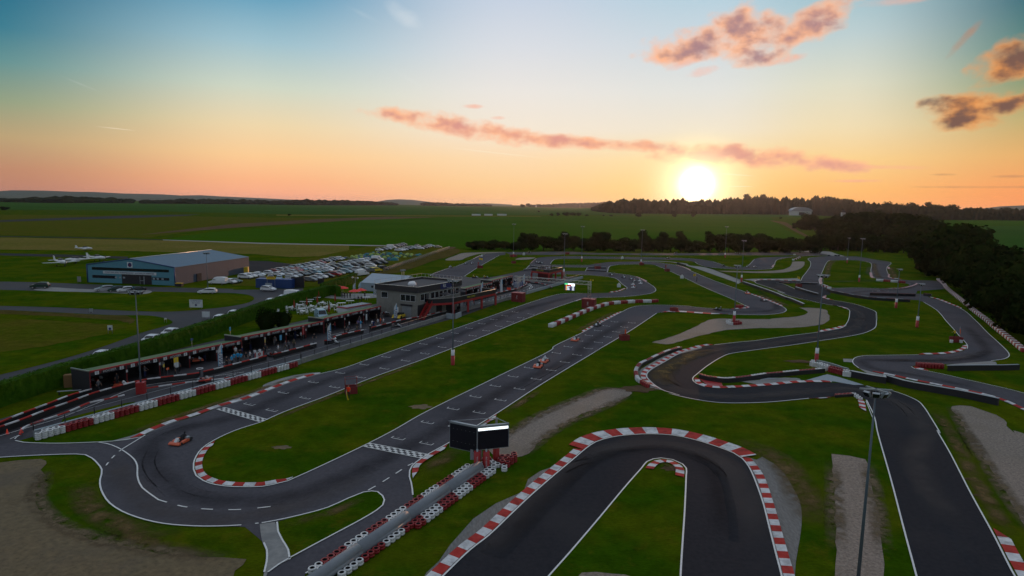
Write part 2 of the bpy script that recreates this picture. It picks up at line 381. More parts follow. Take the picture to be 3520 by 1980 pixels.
sheet('G3 1480,243! 2000,238 2576,232 G0 1500,50 2576,55 G1 800,158 1500,155 2300,135 G2 0,135 400,135 750,150 1000,185 1080,203 1240,212 1500,215 1650,235 1900,280 2050,300 2120,320 2128,340 2060,400 2050,450 2080,530 2125,600! 2300,622 I 1450,902 1620,903 1720,908 1790,960 1800,985! 1640,998 1540,1003! 1530,1030! 1690,1040! 1650,1065 1750,1090 1960,1175 D 2100,8 2220,130 2330,230 2425,330 2425,362 2380,385 2250,405 1900,432! 1520,440! 1472,460 1500,482 1600,500 1750,530 2100,610 2450,690 2700,760! 2900,830! 2900,1080! 2576,895 2300,775 2000,700 1800,660 1500,600 1200,535 1080,510 950,475 900,435 890,405 920,372 1000,355 1200,350 1540,345 1800,337 1950,312 2012,285 2020,255 1985,205 1940,160 1890,100 1800,0 I 1920,1400 1800,1270 1740,1200 1700,1170 1600,1110 1550,1092! G2 2576,985 2200,970 1800,950 1650,935 1400,890 1200,865 1050,835! 950,790 880,740! 530,700! 530,645! 560,580 640,480 700,380 698,310 655,265 680,245 760,228 900,213! 1050,207! 930,197 540,210 300,235 120,270 95,290 40,370 20,410 G1 2280,440 1900,450 1500,430 1200,400 1050,360 970,315 850,290 450,272 0,270 G0 2000,158 950,152 830,160 770,190 730,245! 740,272! 360,272! 365,240!',.017,'track',M['asph'])
sheet('G2 530,650! 250,640 0,632 G1 2350,634 2150,632 2060,645 2035,665 2060,690 2300,770 2576,870 G2 120,830 380,930 740,1010 880,1045 1100,1080 1220,1100 1330,1130 1388,1170 1395,1220 1370,1350 1320,1443 G5 1590,200 1500,250 1300,290 1080,325 600,385 0,470 G4 2000,500 1570,548 1350,580 1200,620 1040,660 940,700 700,835 450,980 380,1050 370,1110 430,1190 560,1300 700,1370 960,1443 C 2000,440 2100,465 2300,505 2500,530 D 0,815 460,775 700,755 900,745 980,765 1030,790 1050,820 1090,920 1115,1000 E3 1130,0 1270,500 1400,1000 1515,1431 1580,1700! 2650,1700! 2480,1431 2280,1040 2050,620 1850,230 1720,0 D 1750,1120 1650,950 1590,860 1530,800 1400,740 1250,690 1060,655 G5 1900,1268 1700,1235 1500,1218 1200,1215 900,1215 600,1235 0,1275 G4 1800,1318 1640,1320 1400,1290 1260,1235 1200,1190 1190,1150 1205,1115 1250,1080 1450,920 1700,765 1830,710 2000,680 2576,600 G5 600,555 1100,480 1700,385 1900,340 2050,280 2110,230 2125,150 2120,0 G2 1875,1350 1868,1250 1845,1190 1700,1130 1440,1050 1090,990! 890,940! 960,900! 1050,893! 1055,832! 950,785! 880,735!',.022,'track',M['asphd'])
sheet('E1 1560,1700! 1720,1500 1820,1400 2050,1180 E2 -60,1040 150,840 350,650 550,475 800,265 900,180 1000,115 1150,70 1350,45 1550,38 1750,50 1950,90 2150,150 2350,225 2430,275 2500,360 E3 0,690 60,920 130,1200 190,1431 240,1700! E2 1820,1700! 400,1700!',.027,'track',M['asphd'])
# grass islands lying over the asphalt
sheet('A 2576,720 2300,810 2100,905 1990,980 1930,1060 1905,1130 1905,1190 1930,1250 2000,1300 2120,1340 2300,1360 2450,1362 2576,1358 E1 100,540 260,500 330,468 450,415 1010,150 1300,0 B 1860,930 2576,575 C 860,0 F2 860,1130 1150,985 1540,780 1640,735 1740,718 1900,713 2200,725 G1 900,1105 1200,1135 1570,1150! 1650,1130! 1860,1085 1600,960 1200,790 800,600 400,420 280,375 200,358 0,352 G0 2340,250 2000,255 1900,262 1790,285! 1740,395! 1900,415 2100,440 2230,470 2430,560 2576,660 G1 150,690 250,760 280,810 260,840 150,880 0,900 F2 1660,622 1500,635 1320,640 1150,652 1060,680 830,760 520,880 180,1020 0,1090 B 1860,395 1400,560 900,760 500,910',.045,'grass_infield',M['grass'])
sheet('G0 760,300! 1385,308! 1352,372! 900,372! 700,372!',.045,'grass_infield',M['grass'],False)
sheet('G3 1480,287! 1600,285 2500,290 G0 900,78 2576,92 G1 0,195 2400,193 2576,195 G2 380,190 500,197 560,198! 380,215 0,225 G1 2400,225 2150,235 2030,265 1880,395 1820,405 1600,405 1450,360 1270,300 1000,260 600,240 0,232 G0 2576,130 900,112 600,125 480,148 372,238! 368,262! G3 1840,545! 1800,562 1480,637 1200,688 1000,697 830,692 750,672! 800,640 980,520 1100,450 1280,350 1370,300',.049,'grass_infield',M['grass'])
sheet('G2 870,712! 850,640 865,590 900,510 1000,310 1040,288 1150,283 1500,283 1650,300 1755,328 1770,470 1790,560 1840,600 2000,640 2400,695 2450,725 2250,772 1920,783 1500,770 1100,775 950,755!',.053,'grass_infield',M['grass'])
sheet('G2 210,705! 400,690! 530,712! 530,765! 430,788!',.057,'grass_infield',M['grass'],False)
sheet('E2 380,1700! 540,1431 740,1205 1000,900 1300,540 1450,370 1500,310 1560,285 1640,275 1750,290 1850,335 1885,375 1885,450 1870,800 1850,1100 1830,1431 1822,1700!',.049,'grass_infield',M['grass'])
sheet('E1 140,905 400,835 650,765 850,675 1000,615 1080,603 1140,610 1188,650 1205,690 1190,740 1130,790 980,880 700,1030 420,1180 280,1270 250,1180 200,1060 155,960',.049,'grass_infield',M['grass'])
# gravel and concrete
sheet('E0 -400,330! 0,315 200,290 400,285 455,300 460,330 435,380 400,440 390,520 355,600 360,700 380,775 480,840 560,910 650,960 750,1010 900,1060 1100,1120 1400,1190 1800,1215 2200,1255 2430,1275 2400,1340 2330,1392 E0 2200,1700! -400,1700!',.03,'gravel_trap',M['sand'],rag=.5)
sheet('C 1100,490 800,600 600,720 440,830 200,985 300,1060 560,1060 750,890 900,790 1150,640 1400,560 1610,465 1640,435 1600,400 1520,385 1430,388 1250,435',.03,'gravel_trap',M['gravel'],rag=.25)
sheet('G4 455,500! 700,440 1100,290 1500,100 1650,80 2000,85 2576,88 G2 0,1318 300,1295 450,1280 600,1240 650,1205 600,1165 500,1122! 700,1125 850,1135 970,1160 1010,1230 1035,1310 1025,1350 990,1380 850,1430 G5 700,238 0,250 G4 2100,262 1750,285 1480,350 1300,385 1050,460 730,540 620,525',.035,'gravel_trap',M['gravel'],rag=.3)
sheet('G1 0,292! 400,296 700,325 830,345 880,375 1100,400 1300,450 1350,470! 1700,600! 1830,650 1750,690! 1690,672! 1400,570 1000,430 860,390 700,345 500,310 0,300!',.035,'gravel_trap',M['conc'])
sheet('G1 1350,468! 1700,475 2100,480 2400,465 2576,440 G2 200,455 330,400 370,340 380,305! 560,305 595,340 580,380 520,430 400,470 200,500 0,508 G1 2300,508 2000,505 1500,485',.037,'gravel_trap',M['gravel'])
sheet('G2 480,122 800,118 1000,125 1150,165 1310,212! 1230,212 1080,200 1000,182 900,165 750,147',.037,'pavement',M['conc'])
sheet('G1 1830,625! 1990,612! 2576,608! G2 500,600! 520,640! 0,628! G1 2150,628 2020,660! 1960,640!',.037,'pavement',M['conc'])
sheet('G3 440,388 600,300 760,255 1100,245 1500,240 1300,255 1050,270 900,300 780,340 650,385',.03,'gravel_trap',M['gravel'])
sheet('G3 1665,375 1750,340 1850,335 2000,338 1900,370 1750,378',.06,'gravel_trap',M['gravel'])
sheet('G0 1840,192! 2576,190! G1 350,290! 0,292! G0 2000,200!',.036,'path',M['straw'],False)
sheet('D -20,585! 60,570! 340,572! 400,600! 370,610! 640,535! 760,565! 1000,640! 900,640! 700,605! 500,598! 0,640!',.03,'pavement',M['concb'],False)
sheet('G5 -300,1190! 0,1170! 500,1125! 760,1140! 800,1180! 740,1200! 0,1240! G4 2300,1240!',.034,'pavement',M['conc'],False)
sheet('G4 440,1310 250,1060 240,1010 400,900 700,740 1000,650 1200,605 1350,575 1350,600 940,715 700,850 450,1000 390,1060 390,1120 440,1200 650,1345',.025,'pavement',M['conc'])
sheet('D 950,475! 1080,512! 1250,550! 1200,560! 1040,530!',.03,'pavement',M['conc'],False)
sheet('D 1810,445! 1900,432! 2250,405! 2300,415! 2310,440! 1830,452!',.03,'pavement',M['conc'],False)
sheet('D 795,382! 888,385! 890,418! 800,412!',.03,'pavement',M['conc'],False)
sheet('D 1860,850 2050,848 2200,900 2380,980 2430,1080 2576,1180 2900,1500! 2700,1600! 2576,1640 2400,1380 2150,1350 2050,1150 1930,960',.03,'gravel_trap',M['gravel'],rag=.3)
sheet('E3 2000,0 2200,300 2450,700 2600,960 3000,1400! 3000,200! 2480,0 D 2480,1110 2300,950',.028,'gravel_trap',M['gravel'],rag=.3)
sheet('E3 682,230! 850,245! 1015,285! 1050,400 1080,560 1130,760 1160,950 1185,1200 1200,1431 1200,1700! 690,1700! 710,1431 735,1100 720,800 715,550 690,350',.03,'gravel_trap',M['gravel'],rag=.2)
sheet('E2 2200,225! 2420,240! 2576,290 E3 0,260 120,330 210,410 300,560 370,700 390,850 380,1000 355,1150 330,1300 320,1500! 330,1700! 240,1700! 190,1431 130,1200 60,920 0,690! E2 2500,360!',.024,'pavement',M['ribbed'])
sheet('E1 2576,600! E2 330,480! 450,400! 600,350! 620,400! 350,660! 0,960! -420,1350! -700,1700! E1 1450,1700! 1620,1400! 1740,1290! 1850,1130! 2080,870! 2300,720!',.024,'pavement',M['ribbed'],False)
sheet('E1 -20,925! 130,905! 150,960 200,1060 255,1180 280,1270! 200,1310 60,1400 20,1500! -10,1560! 40,1300 42,1180 0,1085',.052,'pavement',M['conc'])
sheet('E2 830,1431! 860,1405 1000,1398 1150,1415 1290,1425 1500,1500! 1500,1700! 800,1700!',.056,'gravel_trap',M['gravel'])
sheet('G5 865,905! 1000,905! 1250,1000! 1250,1030! 1100,1000!',.03,'path',M['straw'],False)
sheet('A 1100,905 1300,850 1500,780 1700,700 2100,560 2576,390 B 300,640 600,545 860,515 870,530 620,600 380,690 150,780 A 2130,585 1700,730 1500,810 1250,895',.01,'pavement',M['conc'])
# bare patches
for c_,x_,y_,rx_,ry_ in (('B',1850,858,1.3,.9),('B',485,1258,.9,.5),('C',1690,395,2.3,1.6),('D',370,410,2.4,1.0),('G3',1850,350,0.4,.3),('E3',2020,480,.35,.2),('E3',2110,640,.35,.2),('E2',1750,380,1.0,.6)):
    c0=Q(c_,x_,y_); mb=MB(); n=18
    mb.poly([c0+Vector((math.cos(6.283*k/n)*rx_*(1+.25*math.sin(k*2.3)),math.sin(6.283*k/n)*ry_*(1+.25*math.cos(k*1.7)),.062)) for k in range(n)])
    o=mb.build('bare_patch',M['soil'] if c_!='B' else M['sand']); o['kind']='structure'
# pit lane tarmac
sheet('A -500,1060! -500,820! 0,690! 300,600! 890,420! H0 250,1000! 200,850! G6 1030,1150! 1850,700! G3 1480,650! 1780,640! G0 600,470! 1280,470! 1300,495! 700,640! 300,760! G3 1600,1060! 700,1380! H1 1700,810! A 1600,500! 340,860! 150,910! -500,1045!',.02,'pit_lane',M['asphp'],False)
sheet('A 600,725! 620,690! 1230,535! 1330,520! 1300,560!',.05,'grass_verge',M['grass'],False)
sheet('F1 900,640! 1000,600! 1440,600! 1440,640! 1100,660!',.055,'path',M['conc'],False)
# ------------------------------------------------------------------ painted lines
for s_ in ('B 870,530 1080,480 1330,392 1540,318 1900,190 2440,0 F2 330,795 560,715 G0 700,828 870,785 1000,770 1300,765',
 'A 2576,720 2300,810 2100,905 1990,980 1930,1060 1905,1130 1905,1190 1930,1250 2000,1300 2120,1340 2300,1360 2450,1362 2576,1358 E1 100,540 260,500 330,468 450,415 1010,150 1300,0 B 1860,930 2576,575 C 860,0 F2 860,1130 1150,985 1540,780 1640,735 1740,718 1900,713 2200,725 G1 900,1105 1200,1135 1570,1150',
 'A 2576,720 B 500,910 900,760 1400,560 1860,395 F2 0,1090 180,1020 520,880 830,760 1060,680 1150,652 1320,640 1500,635 1660,622 G1 0,900 150,880 260,840 280,810 250,760 150,690 0,600 G0 2430,560 2230,470 2100,440 1900,415 1740,395',
 'A -500,1110 0,1070 400,1048 750,1038 840,1045 905,1078 960,1130 1002,1190 1000,1235 985,1290 E0 988,560 1020,640 1080,720 1200,800 1350,860 1520,905 1700,932 2000,948 2240,944',
 'E1 0,915 130,892 400,832 650,762 850,672 1000,612 1080,601 1140,608 1190,650 1206,690 1190,740 1130,790 980,880 700,1030 420,1180 170,1320 60,1400',
 'E1 1485,640 1480,580 1470,520 1452,460 1455,400 1480,350 1560,285 1640,235 1830,130 C 310,635 700,380 1000,195 1325,0 F2 1270,1175 1600,980 1880,795',
 'E1 150,905 160,1000 200,1080 260,1180 275,1275','E1 20,1110 50,1180 48,1300 25,1400','E1 430,1412 620,1290',
 'A 1430,850 1210,985','A 145,890 165,870 200,850','A 150,905 230,922 400,930 600,932 950,920 1100,912 1250,895 1400,868',
 'A 960,920 1050,935 1150,970 1250,1030 1320,1090 1350,1150 1352,1250 1370,1320 1400,1370 E0 1450,610 1560,688',
 'G1 1560,1240 1800,1248 2200,1250 2400,1235 2530,1212 G2 240,1200 272,1170 255,1140 200,1105 0,1020 G1 2250,990 1950,880 1700,785 1300,640 900,470 800,420 630,368 450,340 250,315 0,305',
 'G1 1860,1085 1600,960 1200,790 800,600 400,420 280,375','G0 2340,250 2000,255 1900,262 1790,285 1740,395',
 'G0 1370,266 760,262','G0 1385,304 1100,300 900,298','G0 1385,308 1352,372','G3 1910,470 1840,545',
 'G3 750,672 800,640 980,520 1100,450 1280,350 1370,300','G3 420,700 170,668 150,650 200,625 470,530 580,505 740,440 900,370 1050,300 1130,270',
 'G3 750,672 830,692 1000,697','G0 1000,425 1400,440 1650,460 1850,490 2000,600 2090,670 2080,690',
 'G0 370,240 480,148','G0 730,245 770,190 830,160 950,152 2000,158','G0 900,112 2576,130',
 'G1 0,232 600,240 1000,260','G1 1270,300 1450,360 1600,405 1820,405 1880,395 2030,265','G1 970,315 1050,360 1200,400 1500,430 1900,450 2280,440 2340,420 2380,360 2430,275 2576,235 G2 300,235 540,210 930,197 1050,207',
 'G1 0,193 2400,193','G1 0,160 1500,155 2300,135','G2 530,645 560,580 640,480 700,380 698,310 655,265 680,245 760,228',
 'G2 870,712 850,640 865,590 900,510 1000,310 1040,288 1150,283 1500,283 1650,300 1755,328 1770,470 1790,560 1840,600',
 'G2 2120,320 2128,340 2060,400 2050,450 2080,530 2125,600 2300,622',
 'G2 950,755 1100,775 1500,770 1920,783 2250,772','G2 530,650 250,640 0,632 G1 2350,634 2150,632 2060,645 2035,665 2060,690 2300,770 2576,870 G2 120,830 380,930 740,1010 880,1045 1100,1080 1220,1100 1330,1130 1388,1170 1395,1220 1370,1350 1320,1443 G5 1590,200 1500,250 1300,290 1080,325 600,385 0,470 G4 2000,500 1570,548',
 'G4 1350,582 1200,625 1040,668 940,708 700,843 450,988 385,1053 375,1110 435,1187 565,1296 700,1366 960,1440 C 2000,440 2100,465 2300,505 2500,530 D 0,815 460,775',
 'D 1025,790 1050,840 1090,920 1115,1000 E3 1130,0 1270,500 1400,1000 1515,1431 1580,1700','E3 2650,1700 2480,1431 2280,1040 2050,620 1850,230 1720,0 D 1750,1120 1650,950 1590,860 1530,800 1400,740 1250,690',
 'G4 1400,1290 1260,1235 1200,1190 1190,1150 1205,1115 1250,1080 1450,920 1700,765 1830,710 2000,680 2576,600 G5 600,555 1100,480 1700,385 1900,340 2050,280 2110,230 2125,150 2120,0 G2 1875,1350 1868,1250 1845,1190 1700,1130 1440,1050 1090,990',
 'G2 430,795 200,700 95,682','I 1750,1090 1960,1175 D 2100,8 2220,130 2330,230 2425,330 2425,362 2380,385 2250,405',
 'D 1465,462 1500,482 1600,500 1750,530 2100,610 2450,690 2700,760','D 950,475 900,435 890,405 920,372 1000,355 1200,350 1540,345',
 'D 2016,285 2020,255 1985,205 1940,160 1890,100 1800,0 I 1800,1270 1740,1200 1700,1170 1600,1110','D 1250,575 1500,625 1800,685 2000,725',
 'E1 1620,1620 1720,1500 1820,1400 2050,1180 E2 -60,1040 150,840 350,650 550,475 800,265 900,180 1000,115 1150,70 1350,45 1550,38 1750,50 1950,90 2150,150 2350,225 2430,275 2500,360 E3 0,690 60,920 130,1200 190,1431 240,1700',
 'E2 400,1600 540,1431 740,1205 1000,900 1300,540 1450,370 1500,310 1560,285 1640,275 1750,290 1850,335 1885,375 1885,450 1870,800 1850,1100 1830,1431 1822,1700'):
    line(s_)
line('A 1210,985 1150,1030 1100,1080 1060,1130 1030,1170',dash=(.9,.9))
line('E0 1560,688 1700,730 1800,755 1950,775 2150,785 2300,787 2450,780 E1 0,765 130,750',dash=(1.0,1.3))
line('E1 1045,595 1150,535 1300,440 1450,345 1500,322',dash=(1.0,1.0))
line('E0 2240,944 2400,935 2510,922 E1 0,915',dash=(1.2,1.0))
line('D 1100,1000 1020,800',w=.08)
# pit lane markings
line('A 0,860 300,770 600,680 900,560 1400,370 1900,300 2400,230',w=.1)
line('A 100,890 190,850',w=.1); line('H1 300,880 900,690 1500,560',w=.08,dash=(1.2,1)); line('H1 400,1110 1200,930',w=.1,dash=(1.5,2.5)); line('H2 700,1310 1150,1190',w=.1); line('H2 700,1370 1400,1180',w=.08,dash=(1.5,.8))
line('G3 1000,1150 1600,990 1900,900 2100,860',w=.15,dash=(1.2,1.4)); line('G3 1300,1070 1700,960',w=.1,dash=(1.0,1.0)); line('G3 1850,800 1960,860 1900,900 1950,820',w=.15)
line('G3 1700,900 1850,860 1920,820 1900,790',w=.12)
# starting grid boxes
T1=(P(*kx('B',1650,420))-P(*kx('B',370,895))).normalized()
def grid_row(c1,a,c2,b,n):
    p=Q(c1,*a); q=Q(c2,*b); d=(q-p).normalized(); nr=Vector((-d.y,d.x,0))
    for i in range(n):
        o=p.lerp(q,i/(n-1))
        for u,v,w,h in ((0,0,.09,1.55),(.25,.73,.5,.09),(.25,-.73,.5,.09),(.28,.05,.03,.25),(.4,.0,.25,.03)):
            c_=o+d*u+nr*v
            LINES.quad(c_-d*w/2-nr*h/2+Vector((0,0,ZL)),c_+d*w/2-nr*h/2+Vector((0,0,ZL)),c_+d*w/2+nr*h/2+Vector((0,0,ZL)),c_-d*w/2+nr*h/2+Vector((0,0,ZL)))
grid_row('B',(150,838),'F2',(485,784),15); grid_row('B',(370,898),'F2',(640,804),15)
grid_row('B',(1615,1175),'F2',(1462,879),15); grid_row('B',(1895,1225),'F2',(1632,890),15)
def checker(s,nx,ny):
    a,b,c,d=[p for p,_ in path(s,.076)]  # a-b lower edge, d-c upper edge
    for i in range(nx):
        for j in range(ny):
            if (i+j)%2: continue
            f=lambda u,v:(a.lerp(b,u)).lerp(d.lerp(c,u),v)
            LINES.quad(f(i/nx,j/ny),f((i+1)/nx,j/ny),f((i+1)/nx,(j+1)/ny),f(i/nx,(j+1)/ny))
    for e0,e1 in ((a,b),(d,c)):
        t=(e1-e0).normalized(); n_=Vector((-t.y,t.x,0))*.06; LINES.quad(e0-n_,e1-n_,e1+n_,e0+n_)
checker('A 2130,590! B 275,1005! 345,978! A 2210,572!',18,3)
checker('E1 1000,155! 1570,272! 1650,236! 1062,122!',19,3)
lo=LINES.build('painted_lines',M['wpaint']); lo['kind']='structure'
# ------------------------------------------------------------------ rubber, dust and worn ground
def stain_mat(name,c,thr=.25,amp=1.0,sc=.35,op=.6):
    m=bpy.data.materials.new(name); m.use_nodes=True; nt=m.node_tree; b=nt.nodes['Principled BSDF']; b.inputs['Base Color'].default_value=lin(c); b.inputs['Roughness'].default_value=.9; b.inputs['Specular IOR Level'].default_value=.03
    at=nt.nodes.new('ShaderNodeAttribute'); at.attribute_name='fade'; tc=nt.nodes.new('ShaderNodeTexCoord'); n=nt.nodes.new('ShaderNodeTexNoise'); n.inputs['Scale'].default_value=sc; n.inputs['Detail'].default_value=8; n.inputs['Roughness'].default_value=.7; nt.links.new(tc.outputs['Object'],n.inputs['Vector'])
    mr=nt.nodes.new('ShaderNodeMapRange'); mr.inputs[1].default_value=.5-thr; mr.inputs[2].default_value=.5+thr; nt.links.new(n.outputs['Fac'],mr.inputs[0])
    mu=nt.nodes.new('ShaderNodeMath'); mu.operation='MULTIPLY'; nt.links.new(at.outputs['Fac'],mu.inputs[0]); nt.links.new(mr.outputs[0],mu.inputs[1]); m2=nt.nodes.new('ShaderNodeMath'); m2.operation='MULTIPLY'; m2.use_clamp=True; nt.links.new(mu.outputs[0],m2.inputs[0]); m2.inputs[1].default_value=op*1.6
    nt.links.new(m2.outputs[0],b.inputs['Alpha']); return m
M['rubber']=stain_mat('rubbered_line',(.020,.018,.021),.35,op=.34); M['dust']=stain_mat('dusty_line',(.115,.10,.095),.3,op=.42); M['skid']=stain_mat('skid_mark',(.012,.011,.012),.3,sc=1.2,op=.7); M['worn']=stain_mat('worn_grass',(.14,.095,.04),.14,sc=.55,op=.75); M['dirtw']=stain_mat('sandy_edge',(.15,.115,.07),.12,sc=.9,op=.8)
SZ=[.060]
def stain(s_,w0,w1,m,name,sharp=False):
    """band between offsets w0 and w1 of the path, fading to both sides"""
    p=resample(smooth(path(s_),False,.8),1.0); n=len(p); mb=MB(); K=2 if sharp else 6; vals=[]; z=SZ[0]; SZ[0]+=.0004
    for i in range(n):
        t=(p[min(i+1,n-1)]-p[max(i-1,0)]); t.z=0; t.normalize(); nn=Vector((-t.y,t.x,0)); e=min(1,i/5,(n-1-i)/5)
        for k in range(K+1):
            u=k/K; q=p[i]+nn*(w0+(w1-w0)*u); mb._v((q.x,q.y,z)); vals.append(e*(1 if sharp else math.sin(math.pi*u)**1.2))
    for i in range(n-1):
        for k in range(K):
            a=i*(K+1)+k; f=[a,a+K+1,a+K+2,a+1]; mb.face(f if w1<w0 else f[::-1])
    o=mb.build(name,m); at=o.data.attributes.new('fade','FLOAT','POINT'); at.data.foreach_set('value',vals); o['kind']='structure'
ln='rubber_streak'
stain('F2 1100,620 560,760 B 2440,60 1540,400 800,640 A 2250,680 1750,800 1500,930 1480,1080 1600,1250 E0 1900,640 2400,700 E1 300,640 900,420 1500,130 C 400,400 1100,60 F2 1150,1130 1600,860',-1.6,1.6,M['rubber'],ln)
stain('A 1250,1000 1180,1100 1200,1250 1330,1380 E0 1500,760 1900,860 2400,860 E1 300,750 800,560 1200,330',-1.5,1.5,M['dust'],'dust_streak')
stain('G5 1800,60 1800,180 1500,330 600,470 0,560 G4 1700,640 1000,800 620,1000 560,1130 760,1280 1200,1400 C 2576,470 D 300,720 900,680 1150,740 1400,860 1600,1100 E3 1500,300 1900,1000',-1.7,1.7,M['dust'],'dust_streak')
stain('E2 -200,1300 400,700 800,330 1150,170 1600,130 2000,200 2350,420 2500,800 2560,1200',-1.8,1.8,M['dust'],'dust_streak'); stain('E2 0,1250 600,600 1000,280 1300,210 1700,190 2050,300 2200,600 2250,1100',-1.2,1.2,M['rubber'],ln)
stain('G1 900,300 1800,640 2350,1020 2400,1150 2000,1200 1300,1180 300,1130',-1.5,1.5,M['rubber'],ln); stain('G2 1750,400 1830,560 2300,640 2540,700 2300,800 1700,830 1500,870 2200,930 2576,950',-1.6,1.6,M['dust'],'dust_streak')
stain('D 1100,380 1500,400 1950,370 2200,300',-1.5,1.5,M['dust'],'dust_streak'); stain('D 2000,60 2150,220 2200,330 1900,400 1300,400 1000,400 1100,480 1600,560 2300,720',-1.3,1.3,M['rubber'],ln); stain('G2 2050,640 1000,660 500,655 100,690 60,760 500,900 1300,1100 1560,1200 1600,1350',-1.5,1.5,M['dust'],'dust_streak')
for a_ in ('B 1700,1380 1760,1330 1740,1260 1650,1220 1560,1240','B 1620,1200 1700,1150 1690,1090 1600,1070','A 1500,900 1620,830 1800,770 2000,700','A 1450,1000 1400,1120 1450,1260 1560,1370','E0 1700,560 1900,640 2200,690','E2 700,420 900,330 1050,310','E2 1900,260 2100,360 2200,480','D 1200,760 1350,860 1450,980','C 1000,140 700,310 500,420','D 1300,470 1500,520 1750,590','G4 700,1050 800,1200 1000,1300'):
    stain(a_,-.07,.07,M['skid'],'skid_mark',True); stain(a_,.95,1.08,M['skid'],'skid_mark',True)
for a_,u,v in (('A 985,1290 E0 985,470 1020,640 1200,800 1520,905 2000,948',-.1,-2.6),('A 1290,888 1700,730 2130,585 B 380,690 860,528',.8,2.2),('E1 150,905 650,765 1000,615 1140,612',-.2,-1.6),('E1 1452,460 1480,350 1640,235 1830,130',-.8,-3.2),('C 310,635 700,380',-.2,-1.6),('G4 1350,582 940,708 450,988 385,1120 565,1296',.0,4.2),
    ('E2 2150,150 2430,275 2576,500 E3 60,920',1.6,5.5),('D 1590,860 1650,950 1750,1120 E3 1850,230 2050,620 2280,1040',.2,2.0),('F2 1150,985 1540,780',.6,2.4),('G1 2520,1105 2250,990 1950,880',-.6,-3.0),('G2 1755,328 1770,470 1830,600',.4,3.0),('G2 2060,400 2050,450 2125,600',-.4,3.6),('G2 870,590 1000,310 1100,283',-.4,-3.4),('E2 1500,310 1640,275 1850,335 1885,450',-1.0,-2.6),
    ('A 2576,720 B 900,760 1860,395',-.1,-1.2),('E0 960,960 1500,1120 2200,1240',-.8,.8)):
    stain(a_,u,v,M['worn'],'worn_verge')
for a_ in ('A 0,1500 300,1480 460,1150','E0 400,400 360,640 480,850 900,1060 1700,1210 2430,1270','C 200,985 600,720 1100,490 1430,388 1640,435','C 560,1060 900,790 1400,560 1640,440','E3 690,300 720,800 735,1200','E3 1020,300 1130,760 1190,1300','D 1860,850 1960,1030 2150,1350','E3 2000,0 2450,700 2800,1150'):
    stain(a_,-.9,.9,M['dirtw'],'scattered_stones')
# ------------------------------------------------------------------ kerbs
kerb('A 1290,888 1420,850 1500,810 1700,730 1960,650 2130,585 B 150,780 380,690 620,600 870,528',.12,.75,1.5)
kerb('A 2110,900 1990,980 1930,1060 1905,1130 1905,1190 1930,1250 2000,1300 2120,1340 2300,1360 2450,1362 2576,1358 E1 100,540 260,500 320,470',.15,.75,1.0)
kerb('E1 1470,480 1462,400 1480,350 1560,285 1640,235 1830,130',-.15,-.75,1.2,flip=True)
kerb('C -60,890 310,635',-.12,-.6,1.4)
kerb('F2 1150,985 1300,905 1540,780',.1,.55,1.2)
kerb('F2 1060,680 1150,652 1320,640',-.1,-.6,1.2); kerb('G0 1770,757 1950,733 2085,678',.1,.8,1.2)
kerb('G1 1560,1240 1250,1218 1000,1200 800,1185 560,1178 450,1188 330,1215',.1,2.2,1.9,taper=4)
kerb('G0 2430,558 2230,470',-.05,-.7,1.4); kerb('G1 150,685 0,595',.1,.6,1.4)
kerb('G1 2520,1105 2250,990 1950,880',-.1,-.6,1.3); kerb('G1 890,465 800,420 630,368',-.1,-.6,1.3); kerb('G1 1620,1148 1770,1140 1900,1130 1930,1110 1860,1085',-.1,.5,1.2,taper=.5)
kerb('G3 160,650 200,625 470,530 580,505',-.1,-.5,1.5,flip=True); kerb('G3 1910,445 2020,352',-.1,-.5,1.5,flip=True); kerb('G3 910,368 1050,300',.1,.5,1.5)
kerb('G4 400,1195 375,1120 385,1053 450,988 700,843 940,708 1040,668 1200,625 1350,582 1570,548',.15,.85,1.1,taper=.8)
kerb('G4 620,1335 565,1296 435,1187 385,1130',.15,.8,1.1,taper=2.0)
kerb('G4 1215,1130 1205,1160 1260,1235 1400,1290 1640,1320 1800,1318 2576,1270 G5 600,1235 900,1215 1350,1215',.12,.85,1.2,taper=.8)
sheet('G4 1300,1145! 1420,1180! 1700,1225! 1730,1290! 1640,1290! 1440,1260!',.07,'painted_apron',M['red'],False)
kerb('G5 1080,325 1300,290 1500,250 1590,200',.1,.9,1.4,taper=3); kerb('G2 1100,1080 1220,1100 1330,1130 1380,1170',-.1,-.8,1.4,taper=3)
kerb('D 460,775 700,755',-.12,-.6,1.3); kerb('D 985,770 1030,800 1062,915',-.4,-1.15,.9,taper=1.5,flip=True)
kerb('E3 2250,970 2400,1270 2576,1590',.15,1.0,1.3,taper=1.5)
kerb('D 1080,510 1200,535 1500,600 1800,660 2000,700 2300,775 2576,895 2800,990',.1,.6,1.6)
kerb('D 1540,345 1800,337 1950,312 2015,280 2020,250',.1,.8,1.5); kerb('D 1480,462 1510,482 1640,505',.1,.8,1.2,taper=.6)
kerb('I 1960,1175 1850,1130 1750,1090 1650,1062',-.1,-.6,1.5,flip=True); kerb('G2 1090,990 1000,975 900,940 960,905',-.1,-.9,1.5,taper=2)
kerb('G2 870,712 850,640 870,590',-.1,-.9,1.5); kerb('G2 1745,500 1765,580 1800,600',.0,.9,1.4); kerb('G2 2070,530 2120,600 2330,618',.1,.7,1.4); kerb('G2 1760,325 1680,303',.1,.6,1.3); kerb('G2 2065,440 2055,400',-.1,-1.0,1.3)
kerb('G2 530,650 250,640 0,632 G1 2150,632 2060,645 2035,665',-.1,-.7,1.4,flip=True); kerb('G2 2576,690 2480,735 2250,778 1920,785',.0,.8,1.4,taper=2,flip=True)
kerb('G2 2100,835 1950,830 1800,835',-.3,.5,1.4,flip=True)
